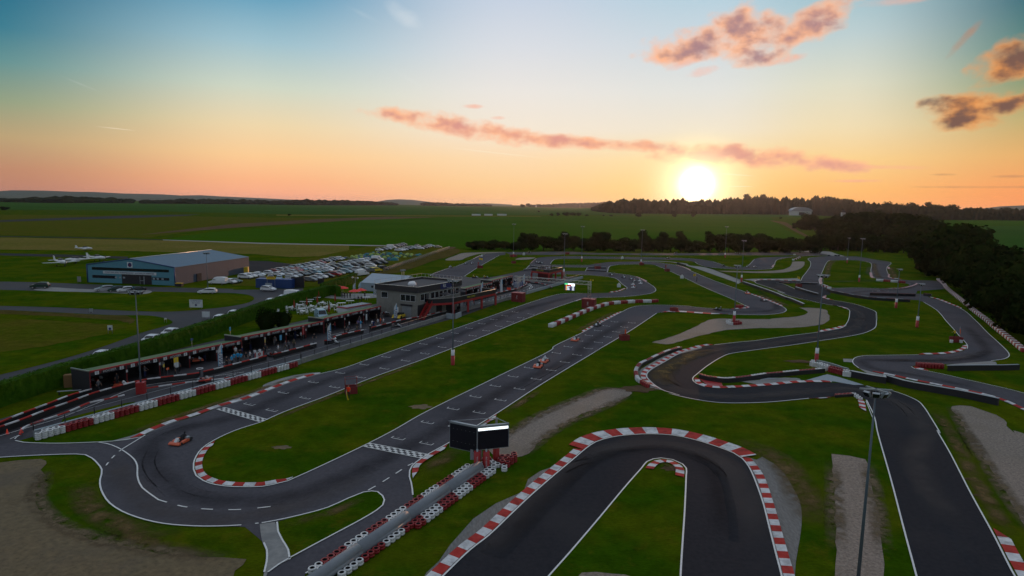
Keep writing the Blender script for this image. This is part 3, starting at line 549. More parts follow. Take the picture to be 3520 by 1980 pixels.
kerb('G2 1010,300 1040,286 1100,280',-.1,-.6,1.3); kerb('G2 120,270 300,235 540,210 900,195',-.1,-.6,1.5,flip=True); kerb('G2 70,360 30,410',.0,-.6,1.5,flip=True)
kerb('E1 1620,1620 1720,1500 1820,1400 2050,1180 E2 -60,1040 150,840 350,650 550,475 800,265 880,195',.12,.95,1.15,taper=.01)
kerb('E2 880,195 1000,115 1150,70 1350,45 1550,38 1750,50 1950,90 2150,150 2350,225 2430,275',.12,1.9,1.35,taper=.01)
kerb('E2 2430,275 2500,360 2560,460 E3 0,690 60,920 130,1200 190,1431 240,1700',.12,.85,1.0,taper=.01)
kerb('E2 1470,380 1500,340 1560,300 1640,285 1750,300 1840,345 1875,390 1875,470',-.1,-.9,.8,taper=.1)
# ================================================================== LIGHT AND SKY
w=bpy.data.worlds.new('World'); scn.world=w; w.use_nodes=True; nt=w.node_tree; nt.nodes.clear()
N=nt.nodes.new; L=nt.links.new
def inp(node,i,v):
    if isinstance(v,(int,float)): node.inputs[i].default_value=v
    elif isinstance(v,tuple): node.inputs[i].default_value=lin(v) if node.inputs[i].type=='RGBA' else v
    else: L(v,node.inputs[i])
def mth(op,a,b=0.0,c=None,clamp=False):
    n=N('ShaderNodeMath'); n.operation=op; n.use_clamp=clamp; inp(n,0,a); inp(n,1,b)
    if c is not None: inp(n,2,c)
    return n.outputs[0]
def cmix(f,a,b,bl='MIX'):
    n=N('ShaderNodeMix'); n.data_type='RGBA'; n.blend_type=bl; inp(n,0,f); inp(n,6,a); inp(n,7,b); return n.outputs[2]
def s2l(c): return tuple(((v/255)/12.92 if v/255<=.04045 else ((v/255+.055)/1.055)**2.4) for v in c)
def ramp(f,stops,mode='EASE'):
    n=N('ShaderNodeValToRGB'); cr=n.color_ramp; cr.interpolation='B_SPLINE' if mode=='B' else 'LINEAR'
    while len(cr.elements)>1: cr.elements.remove(cr.elements[-1])
    cr.elements[0].position=stops[0][0]; cr.elements[0].color=lin(s2l(stops[0][1]))
    for p_,c_ in stops[1:]:
        e=cr.elements.new(p_); e.color=lin(s2l(c_))
    L(f,n.inputs[0]); return n.outputs[0]
def sstep(v,a,b):
    n=N('ShaderNodeMapRange'); n.interpolation_type='SMOOTHSTEP'; inp(n,0,v); n.inputs[1].default_value=a; n.inputs[2].default_value=b; n.inputs[3].default_value=0; n.inputs[4].default_value=1; return n.outputs[0]
tc=N('ShaderNodeTexCoord'); sx=N('ShaderNodeSeparateXYZ'); L(tc.outputs['Generated'],sx.inputs[0])
X,Y,Z=sx.outputs
az=mth('MULTIPLY',mth('ARCTAN2',X,Y),57.2958); el=mth('MULTIPLY',mth('ARCSINE',mth('MINIMUM',mth('MAXIMUM',Z,-1.0),1.0)),57.2958)
e20=mth('DIVIDE',el,20.0,clamp=True)
cols={
 -40:[(0,(190,128,108)),(.09,(192,138,108)),(.2,(188,162,120)),(.32,(146,160,130)),(.45,(96,144,145)),(.56,(52,122,142)),(.7,(24,104,132)),(1,(30,105,140))],
 -21:[(0,(255,172,138)),(.08,(255,184,136)),(.18,(254,206,150)),(.3,(240,216,172)),(.45,(208,216,198)),(.62,(160,194,206)),(.8,(96,158,188)),(1,(85,150,182))],
 0:[(0,(255,194,140)),(.08,(255,208,150)),(.2,(254,220,176)),(.32,(246,232,212)),(.48,(236,231,224)),(.66,(218,222,228)),(.85,(198,210,226)),(1,(175,198,220))],
 16:[(0,(255,192,110)),(.08,(255,214,134)),(.2,(255,226,166)),(.32,(242,230,208)),(.48,(228,228,222)),(.66,(208,218,224)),(.85,(180,208,222)),(1,(160,195,215))],
 26:[(0,(255,176,100)),(.08,(255,192,114)),(.2,(252,212,146)),(.32,(242,222,180)),(.48,(224,222,200)),(.66,(190,208,210)),(.85,(150,190,204)),(1,(125,175,195))],
 40:[(0,(255,152,92)),(.08,(250,160,98)),(.2,(232,176,108)),(.32,(192,172,114)),(.45,(128,148,112)),(.56,(76,126,118)),(.7,(28,98,110)),(1,(30,100,120))]}
ks=sorted(cols); cur=ramp(e20,cols[ks[0]])
for a_,b_ in zip(ks,ks[1:]): cur=cmix(sstep(az,a_,b_),cur,ramp(e20,cols[b_]))
SAZ,SEL=15.75,1.95
sky=N('ShaderNodeTexSky'); sky.sky_type='NISHITA'; sky.sun_disc=False; sky.sun_elevation=R(SEL); sky.sun_rotation=R(SAZ); sky.air_density=1.2; sky.dust_density=2.0
nish=cmix(1.0,sky.outputs[0],(.1,.1,.1),'MULTIPLY')
# soft mid-blue dome above the part of the sky that glows
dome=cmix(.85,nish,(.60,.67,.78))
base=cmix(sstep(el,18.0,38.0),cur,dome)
# behind the camera the dusk sky is dimmer
back=mth('ABSOLUTE',az); base=cmix(sstep(back,50.0,110.0),base,cmix(.7,nish,(.36,.42,.52)))
# aureole round the low sun
da=mth('MULTIPLY',mth('SUBTRACT',az,SAZ),1.0); de=mth('SUBTRACT',el,SEL)
rr=mth('SQRT',mth('ADD',mth('MULTIPLY',da,da),mth('MULTIPLY',de,de)))
glow=mth('POWER',mth('SUBTRACT',1.0,sstep(rr,0.0,8.5)),2.2)
base=cmix(mth('MULTIPLY',glow,.75),base,(1.05,.90,.55))
# clouds: ragged banks placed by azimuth and elevation
def azel(x,y):
    d=FW+RT*((x-CX)/F)+UP*((CY-y)/F); d.normalize(); return math.degrees(math.atan2(d.x,d.y)), math.degrees(math.asin(d.z))
cmb=N('ShaderNodeCombineXYZ'); L(az,cmb.inputs[0]); L(mth('MULTIPLY',el,1.5),cmb.inputs[1])
def wn(sc,det,ro=.6):
    n=N('ShaderNodeTexNoise'); n.inputs['Scale'].default_value=sc; n.inputs['Detail'].default_value=det; n.inputs['Roughness'].default_value=ro; L(cmb.outputs[0],n.inputs['Vector']); return n.outputs['Fac']
n1=wn(.52,6,.5); n2=wn(.3,4,.55)
ragged=mth('ADD',mth('MULTIPLY',mth('SUBTRACT',n1,.5),2.3),mth('MULTIPLY',mth('SUBTRACT',n2,.5),1.2))
cv=N('ShaderNodeCombineXYZ'); L(az,cv.inputs[0]); L(el,cv.inputs[1])
def bank(blobs,soft,amp=1.0):
    cur=None
    for x,y,hw,hh,rot in blobs:
        a0,e0=azel(x,y); k=.0262
        mp=N('ShaderNodeMapping'); mp.vector_type='TEXTURE'; mp.inputs['Location'].default_value=(a0,e0,0); mp.inputs['Rotation'].default_value=(0,0,R(rot)); mp.inputs['Scale'].default_value=(hw*k,hh*k,1); L(cv.outputs[0],mp.inputs['Vector'])
        d=N('ShaderNodeVectorMath'); d.operation='DOT_PRODUCT'; L(mp.outputs[0],d.inputs[0]); L(mp.outputs[0],d.inputs[1])
        cur=d.outputs['Value'] if cur is None else mth('MINIMUM',cur,d.outputs['Value'])
    return mth('ADD',mth('SUBTRACT',1.0,cur),mth('MULTIPLY',ragged,amp)), soft
def cov(b,gain=1.0): return mth('MULTIPLY',sstep(b[0],0.0,b[1]),gain)
pink=bank([(2430,140,250,62,10),(2580,112,180,82,-8),(2610,180,120,48,0),(2790,80,160,60,28),(1390,400,165,30,-2),(1540,430,200,42,-9),(1720,460,220,40,-9),(1890,482,210,30,-6),(2040,494,170,24,-2),(2230,505,150,26,-2),(2350,526,140,36,0),(2480,532,160,44,0),(2660,552,150,42,0),(2790,560,170,34,-6)],1.1)
wisp=bank([(2360,215,75,18,20),(2410,246,60,18,8),(2270,205,50,15,0),(2700,205,75,16,10),(1632,366,42,9,0),(1715,405,36,8,0),(3030,574,140,8,-2),(2950,622,130,5,0),(3100,3,130,15,0)],1.6)
dark=bank([(3345,372,150,50,4),(3310,402,105,46,0),(3450,362,125,30,8),(3470,205,110,62,28)],1.0)
dthin=bank([(3320,128,75,13,50),(3390,643,240,4.5,0),(3490,606,70,5,0),(3240,600,36,4,0)],1.8,.8)
white=bank([(1389,55,72,32,-28),],2.6,.6); wthin=bank([(1398,268,105,8,-28),(1250,50,70,9,-20),(280,290,60,3,-20),(2900,340,120,4,-6)],3.0,.6)
cirr=bank([(1700,525,210,2.2,-5),(2520,600,75,2.8,-4),(2540,641,48,2,0),(400,442,60,1.6,-3)],1.4,.3)
n4=wn(.36,4,.5); tex=mth('MULTIPLY',mth('SUBTRACT',n4,.5),2.2)
pc=cmix(sstep(mth('ADD',pink[0],tex),.45,1.5),s2l((255,188,146)),cmix(sstep(el,6.0,9.5),s2l((226,158,142)),s2l((172,134,138))))
dc=cmix(sstep(mth('ADD',dark[0],tex),.3,1.2),s2l((236,156,86)),s2l((124,92,80)))
base=cmix(cov(wthin,.3),base,s2l((236,240,238))); base=cmix(cov(white,.8),base,s2l((238,240,240)))
base=cmix(cov(cirr,.6),base,s2l((255,240,215)))
base=cmix(cov(wisp,.75),base,s2l((250,176,148))); base=cmix(cov(pink),base,pc)
base=cmix(cov(dthin,.7),base,s2l((190,130,95))); base=cmix(cov(dark),base,dc)
# sun disc burning through, brighter than the cloud deck
halo=mth('POWER',mth('SUBTRACT',1.0,sstep(rr,0.0,6.0)),2.4); base=cmix(mth('MULTIPLY',halo,.95),base,(1.9,1.55,.85))
disc=mth('POWER',mth('SUBTRACT',1.0,sstep(rr,.0,2.8)),3.2); base=cmix(disc,base,(6.0,5.4,4.0))
# ground half of the dome
base=cmix(sstep(el,-2.0,-.2),(.05,.05,.04),base)
bg=N('ShaderNodeBackground'); bg.inputs['Strength'].default_value=1.0; L(base,bg.inputs[0])
wo=N('ShaderNodeOutputWorld'); L(bg.outputs[0],wo.inputs[0])
w.cycles.sampling_method='MANUAL'; w.cycles.sample_map_resolution=512
sd=bpy.data.lights.new('sun','SUN'); sd.energy=1.1; sd.angle=R(.6); sd.color=(1.0,.50,.26); so=bpy.data.objects.new('sun',sd); col.objects.link(so)
sv=Vector((math.sin(R(SAZ))*math.cos(R(SEL)),math.cos(R(SAZ))*math.cos(R(SEL)),math.sin(R(SEL))))
so.rotation_euler=sv.to_track_quat('Z','Y').to_euler(); so.location=(0,0,60)
# camera
cd=bpy.data.cameras.new('camera'); cam=bpy.data.objects.new('camera',cd); col.objects.link(cam); scn.camera=cam
cd.sensor_width=36; cd.lens=F/3520*36; cd.clip_end=40000; cd.clip_start=.5
cam.matrix_world=Matrix(((RT.x,UP.x,-FW.x,0),(RT.y,UP.y,-FW.y,0),(RT.z,UP.z,-FW.z,H),(0,0,0,1)))
vs=scn.view_settings; vs.view_transform='Standard'; vs.look='None'; vs.exposure=0; vs.gamma=1
# ================================================================== VEGETATION
def leafball(mb,rng,c,r,n,size,squash=1.0,m=0,shell=.55):
    """n leaf clumps spread through an uneven crown"""
    for _ in range(n):
        while True:
            d=Vector((rng.uniform(-1,1),rng.uniform(-1,1),rng.uniform(-1,1)))
            if .05<d.length<1: break
        d.normalize(); rad=r*(shell+(1-shell)*rng.random()**.5)
        p=Vector(c)+Vector((d.x*rad,d.y*rad,d.z*rad*squash))
        nn=(d+Vector((rng.uniform(-.8,.8),rng.uniform(-.8,.8),rng.uniform(-.5,.9)))).normalized()
        u=nn.cross(Vector((0,0,1)) if abs(nn.z)<.9 else Vector((1,0,0))).normalized(); v=nn.cross(u)
        a=rng.uniform(0,6.28); u,v=u*math.cos(a)+v*math.sin(a),v*math.cos(a)-u*math.sin(a)
        s=size*rng.uniform(.6,1.3)
        mb.poly([p+u*s,p+v*s*.7,p-u*s*.9,p-v*s*.8],m)
def make_tree(seed,shape,leafm):
    rng=random.Random(seed); mb=MB()
    # unit tree of height 10
    if shape=='round': lobes=[((rng.uniform(-1.6,1.6),rng.uniform(-1.6,1.6),rng.uniform(2.2,7.6)),rng.uniform(1.6,2.6)) for _ in range(12)]; lobes+=[((0,0,5.6),3.0),((.4,.2,2.6),2.6),((-1.0,-.6,2.0),2.1)]
    elif shape=='tall': lobes=[((rng.uniform(-1.0,1.0),rng.uniform(-1.0,1.0),1.6+i*.86),rng.uniform(1.7,2.3)*(1.0 if i<7 else .8)) for i in range(9)]
    elif shape=='bush': lobes=[((rng.uniform(-3.0,3.0),rng.uniform(-2.6,2.6),rng.uniform(1.8,7.0)),rng.uniform(2.0,3.2)) for _ in range(12)]
    else: lobes=[((rng.uniform(-2.4,2.4),rng.uniform(-2.2,2.2),rng.uniform(1.8,8.0)),rng.uniform(1.5,2.4)) for _ in range(16)]
    for c_,r_ in lobes:
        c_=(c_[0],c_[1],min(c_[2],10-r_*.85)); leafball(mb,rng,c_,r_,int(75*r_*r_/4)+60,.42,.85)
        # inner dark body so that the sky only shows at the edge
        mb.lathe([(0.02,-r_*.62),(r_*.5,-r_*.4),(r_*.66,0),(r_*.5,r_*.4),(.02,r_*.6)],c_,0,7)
    t=MB(); t.tube([(0,0,0),(.06,.04,2.2),(.0,.1,5.5)],[.32,.24,.1],0,7)
    for k in range(4):
        a=k*1.7+seed; t.tube([(0,0,2+k*.7),(math.cos(a)*1.1,math.sin(a)*1.1,3.6+k*.7)],[.13,.05],0,5)
    root=empty('broadleaf_tree'); mb.build('crown',leafm,root); t.build('trunk',M['bark'],root)
    return root
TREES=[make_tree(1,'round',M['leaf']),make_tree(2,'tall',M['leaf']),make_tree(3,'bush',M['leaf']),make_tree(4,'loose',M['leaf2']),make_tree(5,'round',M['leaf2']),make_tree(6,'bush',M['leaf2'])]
SHP=['rounded','tall narrow','broad bushy','loose spreading','rounded olive','broad olive']
used_tree=set()
def put_tree(kind,c,x,yb,yt,label,group,wide=1.0,base=None):
    p=Q(c,x,yb) if base is None else base; h=hgt(p,kx(c,x,yt)[1])
    o=TREES[kind] if kind not in used_tree else copy_tree(TREES[kind]); used_tree.add(kind)
    o.location=p; s=h/10; o.scale=(s*wide,s*wide,s); o.rotation_euler=(0,0,random.uniform(0,6.28))
    tag(o,label,'tree',group); return o
# row behind the back straight (source pixels: x, y base, y top)
row=[(1625,860,823,2),(1662,860,822,5),(1700,861,820,2),(1735,861,824,5),(1775,862,826,2),(1800,862,797,1),(1832,862,795,0),(1868,863,808,3),(1905,863,811,2),(1938,863,793,1),(1972,864,806,3),(2010,864,812,2),(2046,864,795,1),(2075,865,789,0),(2110,865,818,2),(2145,865,812,3),(2180,866,817,2),(2210,866,789,1),(2245,866,816,2),(2277,867,794,1),(2305,867,812,3),(2340,867,792,1),(2375,868,818,2),(2405,868,820,5),(2440,868,792,1),(2475,868,798,0),(2505,869,796,3),(2540,869,797,0),(2575,869,799,1),(2610,869,797,3),(2645,870,806,2),(2680,870,809,5),(2715,871,808,2),(2750,871,812,5),(2785,871,806,2)]
for i,(x,yb,yt,k) in enumerate(row):
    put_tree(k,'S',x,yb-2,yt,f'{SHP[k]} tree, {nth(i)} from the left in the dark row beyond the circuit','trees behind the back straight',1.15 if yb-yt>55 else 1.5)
# near wood on the right of the circuit (I crop pixels)
blk=[(540,612,442),(600,614,436),(660,615,430),(720,616,436),(780,618,440),(840,618,434),(900,620,436),(960,620,440),(1020,620,438),(1065,622,446),(1165,632,450),(1225,634,446),(1290,636,448),(1350,638,446),(1410,640,452)]
for i,(x,yb,yt) in enumerate(blk):
    k=(2,0,5,2,3)[i%5]; put_tree(k,'I',x,yb,yt,f'{SHP[k]} tree, {nth(i)} from the left in the tall dark block','trees of the tall block',1.0)
bk=[(365,405,345),(420,412,318),(470,418,290),(505,420,246),(560,430,268),(620,440,300),(690,445,292),(740,446,286),(800,450,262),(860,455,244),(930,460,232),(1000,470,226),(1080,475,222),(1160,480,222),(1240,490,224),(1320,500,226),(1400,505,240),(1480,515,246),(1560,520,262),(1640,530,288),(1720,540,312),(900,520,330),(1000,525,320),(1340,545,330),(1440,560,340),(1540,575,350),(1640,590,350),(1740,600,360),(820,500,330),(720,490,340),(620,480,350)]
for i,(x,yb,yt) in enumerate(bk):
    k=(0,3,2,4,5)[i%5]; put_tree(k,'I',x,yb,yt,f'{SHP[k]} tree, {nth(i)} in the wood behind the tall block','trees of the far wood',1.35)
nr=[(1455,655,500),(1520,690,470),(1590,740,480),(1640,790,450),(1560,745,620),(1700,800,440),(1660,840,640),(1740,850,560),(1800,870,400),(1870,860,370),(1945,830,328),(2010,850,400),(1790,900,650),(1850,930,600),(1920,960,560),(2060,880,480),(2110,900,500),(1900,1010,700),(1980,1040,640),(2040,1000,540),(2150,980,560),(2220,960,520),(2290,1000,516),(2345,1020,560),(2060,1110,740),(2140,1120,680),(2200,1080,600),(2300,1120,640),(2400,1060,640),(2470,1080,630),(2540,1100,640),(2180,1200,790),(2260,1220,740),(2340,1200,700),(2430,1220,730),(2520,1240,740),(2300,1320,860),(2390,1340,820),(2480,1380,860),(2560,1340,800),(2640,1300,700),(2620,1420,900),(2420,1440,980),(2520,1500,960),(2620,1560,1000),(2640,1180,640),(2700,1250,700)]
def wallx(y):
    W_=[(900,1740),(975,1815),(1050,1900),(1215,2100),(1375,2300),(1600,2600)]
    for (a,b),(c,d) in zip(W_,W_[1:]):
        if a<=y<=c: return b+(d-b)*(y-a)/(c-a)
    return 0 if y<900 else 2600
for i,(x,yb,yt) in enumerate(nr):
    x=max(x,wallx(yb)+.42*(yb-yt)) if yb>=900 else x
    yt+=(0,-26,14,-10,22,-34,8)[i%7]
    k=(3,0,5,2,4)[i%5]; put_tree(k,'I',x,yb,yt,f'{SHP[k]} tree, {nth(i)} from the far end beside the right tyre wall','trees beside the tyre wall',1.1)
# scattered distant bushes and field trees
for i,(x,yb,yt,k,wd,lb) in enumerate([(1815,712,698,3,1.6,'pair of distant crowns at the left end of the village trees'),(1795,713,700,2,1.6,'low dark crown just left of the village houses'),(1852,730,723,2,1.5,'tiny field bush below the village crowns'),
    (1895,742,732,2,1.5,'leftmost bush of the dark clump in the green field'),(1918,742,729,0,1.6,'second bush of the dark clump in the green field'),(1945,742,727,2,1.8,'tallest bush of the dark clump in the green field'),(1970,742,728,5,1.8,'fourth bush of the dark clump in the green field'),(1990,742,729,2,1.5,'rightmost bush of the dark clump in the green field'),
    (2018,743,736,2,2.2,'low wide bush right of the dark clump in the field'),(2074,743,737,2,1.5,'small field bush before the wooded ridge'),(2100,744,737,2,1.8,'small wide field bush left of the lone tree'),(2195,746,722,0,1.4,'lone round tree standing before the wooded ridge'),
    (2318,746,733,2,1.5,'small tree below the setting sun at the field edge'),(2382,746,722,0,1.2,'dark tree below and right of the sun at the field edge'),(995,741,734,2,1.6,'lone small bush on the yellow line of the far field'),(17,722,708,2,2.2,'small far bush at the left edge of the airfield'),
    (2684,752,746,2,2,'low hedge bush beside the pale track in the right field'),(3090,785,752,2,1.3,'dark tree beyond the wood in the right field')]):
    o=put_tree(k,'S',x,yb,yt,lb,'distant field trees',wd)
# clipped hedges
def hedge(s0,s1,width,h,label,name='clipped_hedge',h1=None):
    p=[Vector((q.x,q.y,0)) for q,_ in path(s0,h)]; p=resample(p,.7)+[p[-1]]; rng=random.Random(3); mb=MB(); n=len(p); m_=7
    rings=[]
    for i,q in enumerate(p):
        t=(p[min(i+1,n-1)]-p[max(i-1,0)]).normalized(); nn=Vector((-t.y,t.x,0)); hh=h if h1 is None else h+(h1-h)*i/n
        prof=[(0,0),(0,hh*.5),(0.03,hh*.96),(width*.5,hh),(width-.03,hh*.96),(width,hh*.5),(width,0)]
        rings.append([mb._v(q+nn*(u+mnoise.noise(Vector((q.x*1.3,q.y*1.3,v*1.7)))*.16)+Vector((0,0,v+(mnoise.noise(Vector((q.x*.9,q.y*.9,u*3)))*.14 if v>.1 else 0)))) for u,v in prof])
    for a,b in zip(rings,rings[1:]):
        for k in range(m_-1): mb.face([a[k],b[k],b[k+1],a[k+1]][::-1],0)
    mb.face(rings[0],0); mb.face(rings[-1][::-1],0)
    L_=sum((b-a).length for a,b in zip(p,p[1:]))
    for _ in range(int(L_*170)):
        i=rng.randrange(n-1); q=p[i].lerp(p[i+1],rng.random()); t=(p[i+1]-p[i]).normalized(); nn=Vector((-t.y,t.x,0)); hh=h if h1 is None else h+(h1-h)*i/n
        f=rng.random()
        if f<.5: u,v=rng.uniform(0,width),hh; d=Vector((0,0,1))
        elif f<.85: u,v=0,rng.uniform(.1,hh); d=-nn
        else: u,v=width,rng.uniform(.1,hh); d=nn
        c=q+nn*u+Vector((0,0,v))+d*rng.uniform(-.03,.07); d=(d+Vector((rng.uniform(-.7,.7),rng.uniform(-.7,.7),rng.uniform(-.3,.7)))).normalized()
        a=d.cross(Vector((.3,.2,1))).normalized(); b=d.cross(a); s=rng.uniform(.05,.11)
        mb.poly([c+a*s,c+b*s,c-a*s,c-b*s],0)
    o=mb.build(name,M['hedge']); tag(o,label,'hedge','clipped hedges round the pit area'); return o
HW0=Q('A',-60,590); 
hedge('S -160,1372! 0,1321! 236,1251! 472,1185! 720,1106! 821,1072! 914,1040! 1001,1013! 1108,988! 1134,981!','',1.5,2.8,'long clipped green hedge running behind the pit garages beside the airport road')
hedge('G7 2140,520! 2235,530! 2245,545!','',1.2,2.7,'short dark hedge end closing the corner beside the red parasols')
hedge('G6 75,800! 280,735! 500,670! 668,612!','',1.3,2.6,'bright clipped hedge between the car park and the marquee')
def big_bush(x,y,r,h,label):
    mb=MB(); rng=random.Random(int(x)); p=Q('G7',x,y)
    for k in range(7):
        leafball(mb,rng,(rng.uniform(-r,r)*.5,rng.uniform(-r,r)*.5,h*rng.uniform(.35,.7)),h*.38,420,.16)
    mb.lathe([(r*.6,0),(r*.8,h*.3),(r*.65,h*.7),(.02,h*.88)],(0,0,0),0,10)
    o=mb.build('evergreen_bush',M['leaf'],loc=p); tag(o,label,'bush')
big_bush(1010,1290,1.9,3.9,'big dark rounded evergreen bush behind the garages beside the hedge')
big_bush(1300,1260,1.7,3.3,'second dark evergreen bush nearer the white garden tables')
# distant woods that read as one mass
def wood(name,pts,depth,m,label,step=14,seed=1,tall=1.0):
    rng=random.Random(seed); mb=MB()
    P_=[(P(x,yb),hgt(P(x,yb),yt)) for x,yb,yt in pts]
    for (a,ha),(b,hb) in zip(P_,P_[1:]):
        L_=(b-a).length; n=max(1,int(L_/step))
        for i in range(n):
            t=(i+rng.random())/n; q=a.lerp(b,t); h=(ha+(hb-ha)*t)*rng.uniform(.78,1.08)
            nback=3
            for j in range(nback):
                c=q+(q.normalized()*depth*(j+rng.random())/nback); r=step*rng.uniform(.55,.95)
                h2=h*(1.0 if j else rng.choice((.45,.6,.8,1.0))); prof=[(r*.5,-h*.05),(r*1.1,h2*.3),(r*1.25,h2*.58),(r*.85,h2*.86),(.02,h2)]
                n0=len(mb.v); mb.lathe(prof,(c.x,c.y,0),0,7,smooth=False)
                for k in range(n0,len(mb.v)): mb.v[k]+=Vector((rng.uniform(-r,r)*.22,rng.uniform(-r,r)*.22,rng.uniform(-.06,.06)*h if mb.v[k].z>1 else 0))
    o=mb.build(name,m); o['kind']='stuff'; o['label']=label; o['category']='wood'; return o
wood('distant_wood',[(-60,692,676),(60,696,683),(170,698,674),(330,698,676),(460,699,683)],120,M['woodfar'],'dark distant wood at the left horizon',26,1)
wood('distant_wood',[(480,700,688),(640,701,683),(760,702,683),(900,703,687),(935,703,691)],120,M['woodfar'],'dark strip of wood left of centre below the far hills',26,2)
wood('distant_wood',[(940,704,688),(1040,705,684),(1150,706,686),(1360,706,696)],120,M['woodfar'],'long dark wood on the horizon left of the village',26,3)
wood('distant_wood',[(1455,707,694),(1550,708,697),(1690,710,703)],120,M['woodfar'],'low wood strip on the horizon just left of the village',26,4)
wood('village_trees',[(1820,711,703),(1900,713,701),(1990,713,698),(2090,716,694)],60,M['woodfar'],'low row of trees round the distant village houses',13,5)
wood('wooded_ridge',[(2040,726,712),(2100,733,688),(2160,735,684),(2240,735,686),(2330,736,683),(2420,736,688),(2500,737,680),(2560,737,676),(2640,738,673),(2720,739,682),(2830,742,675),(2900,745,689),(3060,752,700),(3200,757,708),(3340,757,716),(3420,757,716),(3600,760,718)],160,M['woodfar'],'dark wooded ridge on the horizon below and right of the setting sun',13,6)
for i,(x,yb,yt,k,wd,lb) in enumerate([(2570,737,664,1,.8,'pointed tree rising above the wooded ridge right of the sun'),(2627,738,665,1,.7,'slender spire tree on top of the wooded ridge'),(2838,741,669,0,1.0,'large round crown on the skyline of the wooded ridge'),(2900,745,676,0,.9,'round crown on the skyline right of the largest one'),(3064,752,687,2,1.0,'bushy crown on the skyline above the farm'),(3117,752,690,2,1.0,'broad crown on the skyline right of the farm'),(3193,755,692,1,.9,'pointed crown on the right skyline'),(3220,756,697,0,1.0,'rounded crown beside the pointed one on the right skyline'),(3270,757,696,2,1.0,'last bushy crown of the right skyline'),(3440,757,708,2,1.5,'dark crown at the right end of the horizon wood')]):
    put_tree(k,'S',x,yb-4,yt,lb,'crowns on the ridge skyline',wd*1.3)
def hill(pts,dist,m,depth=2500,label=None):
    mb=MB(); rows=[]
    for x,yt in pts:
        d=FW+RT*((x-CX)/F)+UP*((CY-yt)/F); hd=math.hypot(d.x,d.y); q=Vector((d.x/hd*dist,d.y/hd*dist,H+d.z/hd*dist)); u=Vector((d.x/hd,d.y/hd,0))
        rows.append([Vector((q.x,q.y,0))-u*depth*.5, Vector((q.x,q.y,0))-u*depth*.25+Vector((0,0,q.z*.55)), q, Vector((q.x,q.y,0))+u*depth])
    for a,b in zip(rows,rows[1:]):
        for k in range(3): mb.quad(a[k],b[k],b[k+1],a[k+1])
    o=mb.build('hills',m); o['kind']='structure'
hill([(-600,640),(-200,655),(0,657),(40,654),(150,655),(250,659),(330,660),(420,665),(560,668),(620,672),(690,671),(760,675),(900,681),(1000,686),(1100,690),(1200,698)],9500,M['hillm'])
hill([(-600,668),(0,672),(200,676),(500,680),(800,688),(1000,694),(1100,699)],6500,M['hillm'],1500)
hill([(1290,694),(1330,687),(1370,685),(1420,687),(1470,693),(1520,699)],8000,M['hillm'])
hill([(1580,700),(1680,699),(1760,703)],9000,M['hillm'])
hill([(3380,716),(3440,709),(3520,706),(3700,700),(4000,720)],9000,M['hillm'])
# rough ground rising under the ridge wood is hidden by the trees; haze
hz=MB(); hz.box((0,7900,49.5),(32100,16400,101)); HZ=hz
# ================================================================== OBJECTS
def hyp(p,q): return (p-q).length
def world_dir(c,a,b,z=0):
    d=Q(c,*b,z)-Q(c,*a,z); d.z=0; return d.normalized()
# ---- light masts
def mast(p,h,lab,pad='round',face=0.0):
    r=empty('floodlight_mast',p,face)
    MB().tube([(0,0,0),(0,0,h*.5),(0,0,h)],[.12,.085,.05],0,10).build('pole',M['mast'],r)
    if pad=='round':
        MB().lathe([(.30,0),(.30,1.5),(.16,1.5)],(0,0,.05),0,16).build('pad',M['red'],r); MB().lathe([(.27,1.55),(.27,2.4),(.16,2.4)],(0,0,.05),0,16).build('upper_pad',M['white'],r)
    elif pad=='box':
        MB().box((0,0,.75),(1.0,1.0,1.5)).build('pad',M['red'],r)
    hd=MB(); hd.box((0,0,h+.03),(2.0,.1,.1)); hd.box((0,0,h+.03),(.1,1.5,.1),rz=.5); hd.build('crossarm',M['steel'],r)
    for k in range(5):
        a=-1.0+k*.75; l=MB(); l.M=Matrix.Translation((math.sin(a)*.75,-math.cos(a)*.55,h-.22))@Matrix.Rotation(a,4,'Z')@Matrix.Rotation(.5,4,'X')
        l.box((0,0,0),(.42,.16,.36)); l.M=l.M@Matrix.Translation((0,-.09,0)); l.box((0,0,0),(.36,.02,.30),1); l.build('floodlight',[M['steel'],M['glass']],r)
    bk=MB(); bk.box((0,.15,h-.25),(.35,.3,.35)); bk.build('control_box',M['dark'],r)
    tag(r,lab,'light mast','floodlight masts round the circuit'); return r
def bl(c,x,y): return Q(c,x,y)
mast(bl('S',486,1352),13.3,'tall grey floodlight mast rising from a red box by the pit tyre wall','box',.3)
mast(bl('B',2165,445),13.3,'floodlight mast on the grass strip between the two start straights',face=-.2)
mast(bl('F3',352,880),12.6,'floodlight mast with white and red tyres at its foot in the pale gravel',face=.4)
mast(bl('F3',425,485),14.2,'floodlight mast with red blocks at its foot beside the white edged barrier',face=.2)
mast(bl('F3',1582,485),15.3,'floodlight mast inside the grass loop near the far wood')
mast(bl('F3',1464,300),12.0,'short double headed floodlight mast at the far end of the grass loop',face=1.0)
mast(bl('F3',1945,742),10.2,'floodlight mast with white over red padding south of the grey lane wall',face=.6)
mast(bl('F3',2152,932),9.6,'floodlight mast with padded red foot in the right infield',face=.6)
mast(bl('F2',472,240),hgt(bl('F2',472,240),770),'slim floodlight mast on a red block near the far left corner')
mast(bl('S',1938,948),hgt(bl('S',1938,948),803),'floodlight mast right behind the red control tower')
mast(bl('F2',1143,288),hgt(bl('F2',1143,288),778),'slim floodlight mast before the tree row, left of the sun')
mast(bl('F2',1727,320),hgt(bl('F2',1727,320),790),'floodlight mast with red block at the far corner of the sweeping bend')
mast(bl('F3',263,247),hgt(bl('F3',263,247),779),'slim floodlight mast before the trees, right of the sun')
